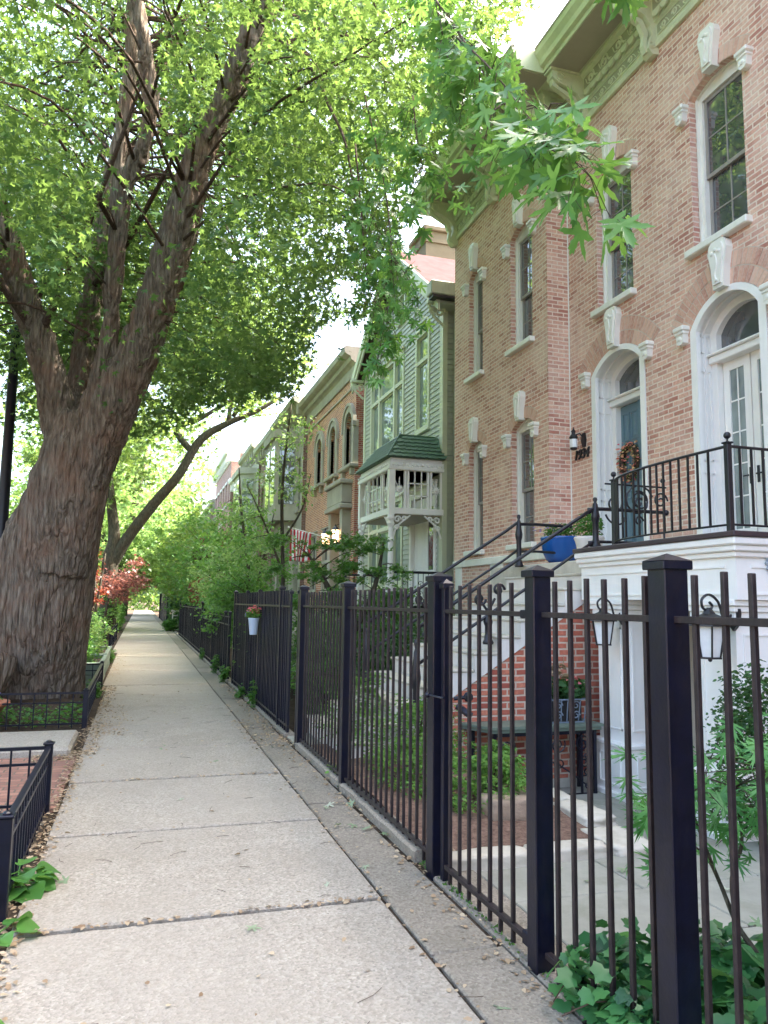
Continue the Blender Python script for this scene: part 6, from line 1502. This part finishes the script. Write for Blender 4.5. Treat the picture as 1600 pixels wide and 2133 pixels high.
for (lab, b, cr, mt, sz, per) in (
    ('arching green bush spilling over the low iron fence', (2.3, 18.6, 0), [((-.1, 0, 1.35), (.75, 2.9, .8), 190, 0), ((-.3, -1.5, 1.9), (.6, 1.0, .6), 50, 0)], 'leaf_m', .075, 34),
    ('tall green bush past the low fence with an orange-red neighbour', (2.6, 25.5, 0), [((0, 0, 2.0), (1.0, 2.8, 1.7), 160, 0)], 'leaf_b', .09, 30),
    ('bright leafy yard tree before the red brick row house', (2.7, 32, 0), [((0, 0, 3.2), (1.6, 3.0, 2.2), 190, 0)], 'leaf_m', .13, 26),
    ('yellow-green yard tree beside the far hedge', (2.6, 41, 0), [((0, 0, 3.6), (1.8, 4, 2.8), 200, 0)], 'leaf_y', .18, 24),
    ('dark yard tree above the pale board', (2.9, 52, 0), [((.2, 0, 4.0), (2.0, 5, 3.2), 200, 0)], 'leaf_m', .24, 24),
    ('farthest yard tree on the right of the walk', (3.2, 74, 0), [((.2, 0, 5), (2.4, 8, 4.6), 240, 0)], 'leaf_b', .36, 24)):
    tree(lab, b, [([(0, 0, -.1), (.1, .1, .8), (-.1, .2, cr[0][0][2])], [.08, .06, .03]), ([(.1, 0, .3), (.3, -.5, 1.2), (.2, -1, cr[0][0][2])], [.05, .04, .02])], cr, M[mt], sz, T_simple, per, GY, chk=True, poly=NP)
GR = 'red-leaved maples near the walk'
for (lab, b, cr, mt, sz) in (('scarlet-leaved maple beside the trunks on the left', (-1.35, 24, 0), [((.1, 0, 2.9), (.8, 1.2, .75), 44, 0), ((.0, 0, 1.9), (.5, .8, .6), 22, 0)], 'leaf_r', .09),
                      ('rosy pink-leaved maple past the scarlet one', (-1.3, 30, 0), [((.6, 0, 2.3), (.9, 1.8, .85), 90, 0)], 'leaf_p', .11),
                      ('low rust-red maple over the right-hand fences', (2.5, 29, 0), [((-.05, 0, 1.9), (.8, 1.3, .45), 60, 0)], 'leaf_r', .09),
                      ('small red maple high in the right-hand yards', (3.4, 36, 0), [((-.2, 0, 4.1), (.8, 1.0, .6), 40, 0)], 'leaf_r', .13)):
    tree(lab, b, [([(0, 0, -.1), (.1, 0, 1), (.3, 0, cr[0][0][2])], [.06, .05, .02])], cr, M[mt], sz, T_star, 26, GR, name='red_maple', chk=True, poly=NP)

def shrub(label, base, crowns, mat, size, tpl=T_simple, per=40, group='shrubs and bedding plants', name='shrub', cat='shrub', stems=6, down=.3, up=.9):
    T = thing(name, label, cat, base, group); b = Vector(base); m = MB()
    for k in range(stems):
        c, r, n, sh = crowns[k % len(crowns)]; e = b + Vector(c) + Vector((R.uniform(-.6, .6) * r[0], R.uniform(-.6, .6) * r[1], R.uniform(0, .5) * r[2])); m.tube([b + Vector((R.uniform(-.05, .05), R.uniform(-.05, .05), -.03)), b.lerp(e, .5) + Vector((R.uniform(-.05, .05),) * 3), e], [.012, .008, .003], 5)
    build(m, 'stem', M['twig'], T)
    A = np.concatenate([clumped(ell(n, tuple(b + Vector(c)), r, sh), NR.uniform(.3, .6, n) * min(r) * .8, per, .7) for c, r, n, sh in crowns])
    D, U = dirs(len(A), down, up); leaf_obj('foliage', A, D, U, NR.uniform(.7, 1.3, len(A)) * size, tpl, mat, T); return T
shrub('dark glossy evergreen bush before the white pier, under the big coach lantern', (4.30, 4.35, -.3), [((0, 0, .75), (.50, .45, .62), 150, .5), ((-.12, .1, 1.15), (.3, .3, .35), 40, .4)], M['leaf_d'], .035, T_simple, 40, name='evergreen_bush', up=.5)
for (lab, b, r, n) in (('bright green spreading shrub behind the middle of the near fence panel', (2.45, 6.9, 0), (.5, .55, .30), 90), ('bright green shrub nearest the gate, round the boulder', (2.55, 5.55, 0), (.42, .42, .20), 66),
                    ('bright green shrub by the foot of the stoop', (2.3, 7.95, 0), (.42, .36, .36), 62), ('bright green shrub between the fence and the iron table', (2.95, 6.3, 0), (.30, .5, .17), 45), ('low bright green shrub at the front of the bed', (2.1, 6.1, 0), (.26, .5, .22), 46)):
    shrub(lab, b, [((0, 0, r[2] * .95), r, n, .2), ((.1, 0, r[2] * 1.8), (r[0] * .5, r[1] * .5, r[2] * .5), n // 3, 0)], M['leaf_l'], .038, T_diam, 46, 'bright green shrubs in the bed', up=.9)
for i, (lab, b, r, n, mt) in enumerate((('dark green hedge behind the stoop handrails', (4.2, 11.4, 0), (1.1, 1.2, .75), 110, 'leaf_d'), ('dark fern-green bushes inside the pot-bearing fence', (2.9, 11.0, 0), (.9, 1.2, .6), 90, 'leaf_d'),
                    ('leafy green bush at the open gateway', (2.3, 9.95, 0), (.35, .4, .75), 50, 'leaf_m'), ('green bushes at the back of the pot-bearing fence', (2.5, 13.7, 0), (.7, 1.3, .8), 90, 'leaf_m'),
                    ('hedge of climbing leaves on the distant fence', (1.95, 40.5, 0), (.25, 2.0, .9), 60, 'leaf_d'), ('far blue-green hedge on the right of the walk', (1.9, 47.5, 0), (.35, 3.6, 1.0), 90, 'leaf_d'),
                    ('round green bush at the stone gate pier', (1.55, 41.4, 0), (.34, .5, .34), 40, 'leaf_m'), ('tall dark bushes by the sage house porch', (4.6, 14.4, 0), (.8, .8, 1.0), 80, 'leaf_m'))):
    shrub(lab, b, [((0, 0, r[2] * .95), r, n, .2)], M[mt], .055 if i < 4 else .09, T_simple, 40, 'green bushes inside the fences')
for lab, b, r, n, mt, sz in (('leafy plants filling the nearer planter box', (-1.30, 16.1, .3), (.62, 1.1, .34), 80, 'leaf_m', .06), ('taller leafy plants filling the farther planter box', (-1.25, 19.1, .3), (.6, 1.4, .5), 90, 'leaf_b', .07),
                      ('green bushes past the planter boxes', (-1.5, 23, 0), (.6, 1.8, .7), 90, 'leaf_m', .07), ('chartreuse bush by the low dark fence', (-1.3, 33.5, 0), (.5, 1.5, 1.0), 80, 'leaf_l', .09), ('far clipped hedge on the left of the walk', (-1.15, 42, 0), (.35, 4.5, .9), 120, 'leaf_m', .1),
                      ('dark bush between the maple and the road', (-3.2, 15.5, 0), (1.0, 1.2, .8), 90, 'leaf_d', .07), ('green bush left of the maple, at the photo edge', (-3.1, 12.6, 0), (.8, 1.0, 1.0), 90, 'leaf_m', .07)):
    shrub(lab, b, [((0, 0, r[2] * .9), r, n, .2)], M[mt], sz, T_simple, 40, 'parkway planting')
# far end: woods closing the street
A = ell(900, (-2, 150, 8), (45, 14, 12)); A = A[A[:, 2] > -.3]; A = clumped(A, np.full(len(A), 2.6), 26, .6); A = A[A[:, 2] > -.3]; D, U = dirs(len(A)); tag(leaf_obj('woodland', A, D, U, NR.uniform(.5, .9, len(A)), T_simple, M['leaf_y']), 'mass of pale green trees where the street ends', 'woodland', kind='stuff')

# ------------------------------------------------------------------ pots' plants, flowers, wreath
def puff(name, parent, c, r, n, size, mat, tpl=T_simple, down=.2):
    A = ell(n, c, r, .2); D, U = dirs(n, down, .8, .8); return leaf_obj(name, A, D, U, NR.uniform(.7, 1.3, n) * size, tpl, mat, parent)
puff('greenery', bp, (5.55, 9.45, 2.58), (.24, .24, .12), 700, .035, M['leaf_m']); puff('blossom', bp, (5.45, 9.55, 2.62), (.25, .2, .10), 60, .03, M['petal_v'])
puff('greenery', ur, (5.30, 8.35, 2.54), (.17, .2, .20), 700, .04, M['leaf_m']); puff('dry_sprig', ur, (5.36, 8.33, 2.48), (.1, .1, .1), 60, .03, M['dead'])
puff('greenery', hp, (1.60, 11.45, 1.37), (.12, .12, .09), 420, .035, M['leaf_l']); puff('pink_petunia', hp, (1.60, 11.44, 1.43), (.11, .12, .07), 60, .045, M['petal_p']); puff('purple_petunia', hp, (1.55, 11.52, 1.36), (.07, .07, .06), 30, .045, M['petal_v'])
puff('greenery', tp, (-1.85, 10.45, .36), (.3, .3, .07), 320, .04, M['leaf_m']); puff('pansy', tp, (-1.85, 10.4, .42), (.3, .3, .05), 110, .045, M['petal_v'])
puff('bronze_foliage', bw_, (4.24, 7.2, .70), (.26, .12, .13), 300, .06, M['leaf_d'], T_ivy); puff('dry_stem', bw_, (4.15, 7.22, .84), (.12, .06, .12), 40, .12, M['dead'], T_long, -.8); puff('rosy_foliage', bw_, (4.32, 7.18, .74), (.14, .08, .08), 60, .04, M['petal_p'])
n = 420; t = NR.uniform(0, 2 * math.pi, n); rr = NR.normal(0, .035, n); A = np.stack([XN + .33 + NR.normal(0, .03, n), 9.66 + (.19 + rr) * np.cos(t), 3.70 + (.24 + rr) * np.sin(t)], 1); D, U = dirs(n, 0, .5, 1)
leaf_obj('blossom', A, D, U + np.array([-1.5, 0, 0]), NR.uniform(.03, .06, n), T_simple, M['petal_w'], wr); A = A[:150] + NR.normal(0, .02, (150, 3)); leaf_obj('greenery', A, *dirs(150, 0, .5, 1), NR.uniform(.03, .05, 150), T_diam, M['leaf_m'], wr)

# ------------------------------------------------------------------ hostas, ivy, lace-leaf sapling, weeds
def hosta(label, c, n, size, mat, lean=(0, 0), tpl=T_oval, a0=0, a1=2 * math.pi, tilt=(.2, .9), name='hosta'):
    T = thing(name, label, 'plant', c, 'hostas'); P_, D_, U_, S_ = [], [], [], []; m = MB(); b = Vector(c)
    for i in range(n):
        a = a0 + (a1 - a0) * (i + R.uniform(-.3, .3)) / n; e = R.uniform(*tilt); L = size * R.uniform(.7, 1.1)
        d = Vector((math.cos(a) * math.cos(e) + lean[0], math.sin(a) * math.cos(e) + lean[1], math.sin(e))).normalized(); q = b + d * L * .8
        m.tube([b, b.lerp(q, .5) + Vector((0, 0, L * .08)), q], [.005, .004, .003], 5); dd = Vector((d.x, d.y, d.z * .25 + R.uniform(-.1, .15))).normalized()
        P_.append(tuple(q)); D_.append(tuple(dd)); U_.append((R.gauss(0, .2), R.gauss(0, .2), 1)); S_.append(L)
    build(m, 'stalk', M['hosta'], T); leaf_obj('leaf_rosette', P_, np.array(D_), np.array(U_), S_, tpl, mat, T, True); return T
hosta('bright green hosta poking through the left fence onto the walk', (-.56, 4.72, .02), 19, .135, M['hosta'], (.35, -.1), tilt=(.0, .9))
hosta('small yellowish hosta sprout at the left photo edge', (-.57, 4.05, 0), 4, .12, M['hosta'], (.3, 0), tilt=(.2, .8))
hosta('green hosta leaves in the bottom left corner', (-.56, 3.22, 0), 5, .14, M['hosta'], (.3, 0), tilt=(.2, .8))
hosta('pale-edged hosta behind the low fence at the left edge', (-1.02, 5.05, .0), 12, .22, M['lace'], (0, 0), T_long, tilt=(.5, 1.2))
hosta('large blue-green hosta behind the near fence', (2.22, 2.28, .12), 14, .24, M['hosta_d'], tilt=(.1, 1.0))
hosta('second large hosta at the right edge behind the near fence', (2.60, 2.34, .1), 12, .24, M['hosta_d'], tilt=(.1, 1.0))
hosta('fallen-over green leaves on the flagstones behind the ivy', (2.15, 3.02, .02), 8, .15, M['hosta'], (-.1, .1), tilt=(.0, .5))
iv = thing('ivy_patch', 'dark ivy spilling over the kerb at the foot of the near fence', 'ivy', (2.0, 2.6, 0)); n = 1300
A = np.stack([NR.uniform(1.66, 2.45, n), NR.uniform(1.9, 2.90, n), NR.uniform(.0, .16, n)], 1); A[:, 2] += .16 * np.exp(-((A[:, 0] - 2.1) / .5) ** 2) * NR.uniform(.2, 1, n)
k = (A[:, 0] > 1.60 + .10 * np.sin(A[:, 1] * 9)); A = A[k]; D, U = dirs(len(A), .5, 1, .45); D[:, 0] -= .3; leaf_obj('foliage', A, D, U, NR.uniform(.035, .07, len(A)), T_ivy, M['ivy'], iv)
m = MB()
for k in range(16): x, y = R.uniform(1.8, 2.4), R.uniform(1.9, 2.8); m.tube(smoothpath([(x, y, 0), (x - .1, y + .1, .12), (x - .25, y + R.uniform(-.1, .2), .05)], 3), .003, 4)
build(m, 'vine', M['twig'], iv)
A = np.stack([NR.uniform(1.62, 1.76, 46), NR.uniform(2.35, 2.92, 46), NR.uniform(.02, .16, 46)], 1); D, U = dirs(46, .5, 1, .4); D[:, 0] -= .6; leaf_obj('trailing_leaves', A, D, U, NR.uniform(.05, .085, 46), T_ivy, M['hosta_d'], iv)
# lace-leaf maple sapling
lm = thing('lace_leaf_sapling', 'lacy bright green maple sapling behind the near fence, right edge', 'sapling', (2.55, 2.25, 0)); m = MB()
st = A_([(1600, 2030, 2.95), (1575, 1985, 2.95), (1535, 1925, 3.0), (1500, 1840, 3.05), (1475, 1790, 3.1), (1450, 1765, 3.1)]); m.tube(smoothpath([Vector((2.62, 2.1, -.02))] + st, 4), lerp_list([.014, .013, .012, .010, .008, .006, .004], 4), 7)
s2 = A_([(1535, 1925, 3.0), (1525, 1830, 3.0), (1545, 1760, 3.0), (1540, 1700, 3.0), (1520, 1640, 3.0)]); m.tube(smoothpath(s2, 4), lerp_list([.011, .009, .007, .005, .003], 4), 6)
s3 = A_([(1500, 1840, 3.05), (1460, 1740, 3.0), (1440, 1680, 2.95), (1425, 1640, 2.9)]); m.tube(smoothpath(s3, 4), lerp_list([.008, .006, .004, .003], 4), 6)
LP, LD, LU, LS = [], [], [], []
for c, r_, nn in ((at(1530, 1640, 3.0), .17, 34), (at(1440, 1650, 2.9), .10, 18), (at(1590, 1600, 3.05), .16, 28), (at(1480, 1700, 3.05), .15, 20), (at(1580, 1720, 3.0), .12, 16), (at(1350, 1700, 3.3), .07, 7), (at(1480, 1580, 3.2), .12, 14), (at(1620, 1680, 3.0), .15, 16), (at(1345, 1800, 3.25), .06, 6)):
    for k in range(nn):
        p = c + Vector((R.gauss(0, r_), R.gauss(0, r_), R.gauss(0, r_ * .55))); d = Vector((R.uniform(-1, 1), R.uniform(-1, 1), R.uniform(-.8, .2))).normalized(); LP.append(tuple(p)); LD.append(tuple(d)); LU.append((R.gauss(0, .35), R.gauss(0, .35) - .5, 1)); LS.append(R.uniform(.08, .15))
        if k % 3 == 0: m.tube([c, c.lerp(p, .6) + Vector((0, 0, .03)), p], [.003, .002, .001], 4)
build(m, 'stem', M['bark2'], lm, True); leaf_obj('foliage', LP, np.array(LD), np.array(LU), LS, T_lace, M['lace'], lm)

# stuff: ground cover, litter, weeds, grass
def stuff(o, lab, cat): return tag(o, lab, cat, kind='stuff')
n = 5200; A = np.stack([NR.uniform(-3.3, -.62, n), NR.uniform(10.3, 14.7, n), NR.uniform(.0, .17, n)], 1); k = np.hypot(A[:, 0] + 1.5, A[:, 1] - 12.2) > .85; A = A[k]; D, U = dirs(len(A), .1, .9, .6)
stuff(leaf_obj('ground_cover', A, D, U, NR.uniform(.035, .075, len(A)), T_simple, M['leaf_m']), 'low green ground cover inside the maple fence', 'ground cover')
n = 2600; A = np.stack([NR.uniform(-3.3, -.70, n), NR.uniform(2.0, 6.0, n), NR.uniform(.0, .1, n)], 1); D, U = dirs(n, .1, .9, .6)
stuff(leaf_obj('bed_cover', A, D, U, NR.uniform(.03, .07, n), T_simple, M['leaf_m']), 'low green plants inside the left-edge fence', 'ground cover')
def weeds(c, n, h, rr, lab, sz=.05, mat='leaf_m', tpl=T_simple):
    T = thing('weed_tuft', lab, 'weed', c, 'weeds along the fences'); m = MB(); P_ = []
    for k in range(n):
        a = R.uniform(0, 6.28); e = Vector(c) + Vector((math.cos(a) * rr * R.random(), math.sin(a) * rr * 2 * R.random(), h * R.uniform(.4, 1))); b = Vector(c) + Vector((R.uniform(-.04, .04), R.uniform(-.1, .1), 0)); m.tube([b, b.lerp(e, .6) + Vector((0, 0, .04)), e], [.003, .0025, .0015], 4)
        for j in range(8): P_.append(tuple(b.lerp(e, R.uniform(.3, 1)) + Vector((R.gauss(0, .02),) * 3)))
    build(m, 'stem', M['leaf_m'], T); P_ = np.array(P_); D, U = dirs(len(P_), .2, .9, .6); leaf_obj('leaves', P_, D, U, NR.uniform(.7, 1.3, len(P_)) * sz, tpl, M[mat], T)
weeds((1.60, 15.4, 0), 26, .34, .16, 'clump of weeds at the near end of the low fence', .06); weeds((1.60, 17.2, 0), 18, .42, .12, 'upright weeds halfway along the low fence', .06); weeds((1.62, 12.9, 0), 18, .2, .14, 'weed tuft under the far end of the pot-bearing fence'); weeds((1.66, 11.6, 0), 9, .45, .08, 'leafy stalk growing through the pot-bearing fence', .07)
weeds((1.64, 21.5, 0), 18, .3, .14, 'far weed tuft along the low fence'); weeds((-.58, 12.9, 0), 22, .28, .10, 'weeds leaning out of the maple fence onto the walk', .05); weeds((1.75, 6.9, 0), 9, .12, .08, 'tiny green weed at a fence post foot', .04, 'leaf_l'); weeds((-.62, 20.4, 0), 20, .35, .2, 'greens trailing from the farther planter box', .06)
def litter(reg, n, size=(.02, .05)):
    out = []
    for (x0, x1, y0, y1, k) in reg:
        m_ = int(n * k); out.append(np.stack([NR.uniform(x0, x1, m_) + NR.normal(0, .03, m_), NR.uniform(y0, y1, m_), NR.uniform(.0, .012, m_)], 1))
    A = np.concatenate(out); k = len(A); a = NR.uniform(0, 6.28, k); D = np.stack([np.cos(a), np.sin(a), NR.uniform(-.1, .15, k)], 1); U = np.stack([NR.normal(0, .35, k), NR.normal(0, .35, k), np.ones(k)], 1)
    return A, D, U, NR.uniform(*size, k)
stuff(leaf_obj('leaf_litter', *litter([(-.58, -.46, 2.5, 8.7, .36), (-.58, -.36, 8.4, 15, .45), (-.55, -.1, 9.5, 12.3, .22), (-.95, -.5, 8.2, 8.7, .12), (-.5, 1.3, 4.08, 4.12, .03), (-.5, 1.3, 7.21, 7.25, .02), (1.27, 1.33, 2, 12, .06), (1.50, 1.68, 7.5, 15, .2), (1.56, 1.67, 2.5, 7.5, .08), (1.8, 3.05, 4.55, 7.5, .42), (-.62, -.3, 14, 24, .1), (1.2, 1.7, 8.4, 10.4, .12), (-.4, 1.2, 1.8, 14, .035)], 3400, (.014, .04)), T_simple, M['dead']), 'dry leaf litter and twigs along the edges of the walk', 'leaf litter')
A, D, U, s_ = litter([(-.3, 1.6, 2.3, 9, .3), (1.3, 1.66, 2.5, 6.5, .3), (1.9, 3.2, 2.9, 4.3, .3)], 30, (.04, .075)); stuff(leaf_obj('fallen_leaves', A, D, U, s_, T_maple, M['fallen']), 'scattered green maple leaves fallen on the paving', 'fallen leaves')
m = MB()
for k in range(60):
    x, y, a, L = R.uniform(-.4, 1.6), R.uniform(2.4, 15), R.uniform(0, 6.28), R.uniform(.03, .15); p = Vector((x, y, .006)); q = p + Vector((math.cos(a) * L, math.sin(a) * L, .002)); m.tube([p, p.lerp(q, .5) + Vector((R.uniform(-.015, .015), R.uniform(-.015, .015), .003)), q], .0014, 4)
stuff(build(m, 'twig_litter', M['twig']), 'thin fallen twigs on the sidewalk', 'twigs')
n = 900; A = np.stack([NR.uniform(1.67, 1.70, n) + .02, NR.uniform(2.2, 8.4, n), np.full(n, -.01)], 1); D = np.stack([NR.normal(-.3, .5, n), NR.normal(0, .5, n), NR.uniform(.3, 1, n)], 1); stuff(leaf_obj('moss', A, D, dirs(n)[1], NR.uniform(.012, .035, n), T_diam, M['grass']), 'moss and grass tufts in the crack by the kerb', 'moss')
for o in bpy.data.objects:
    if '_w' in o: del o['_w']
print('objects', len(bpy.data.objects))
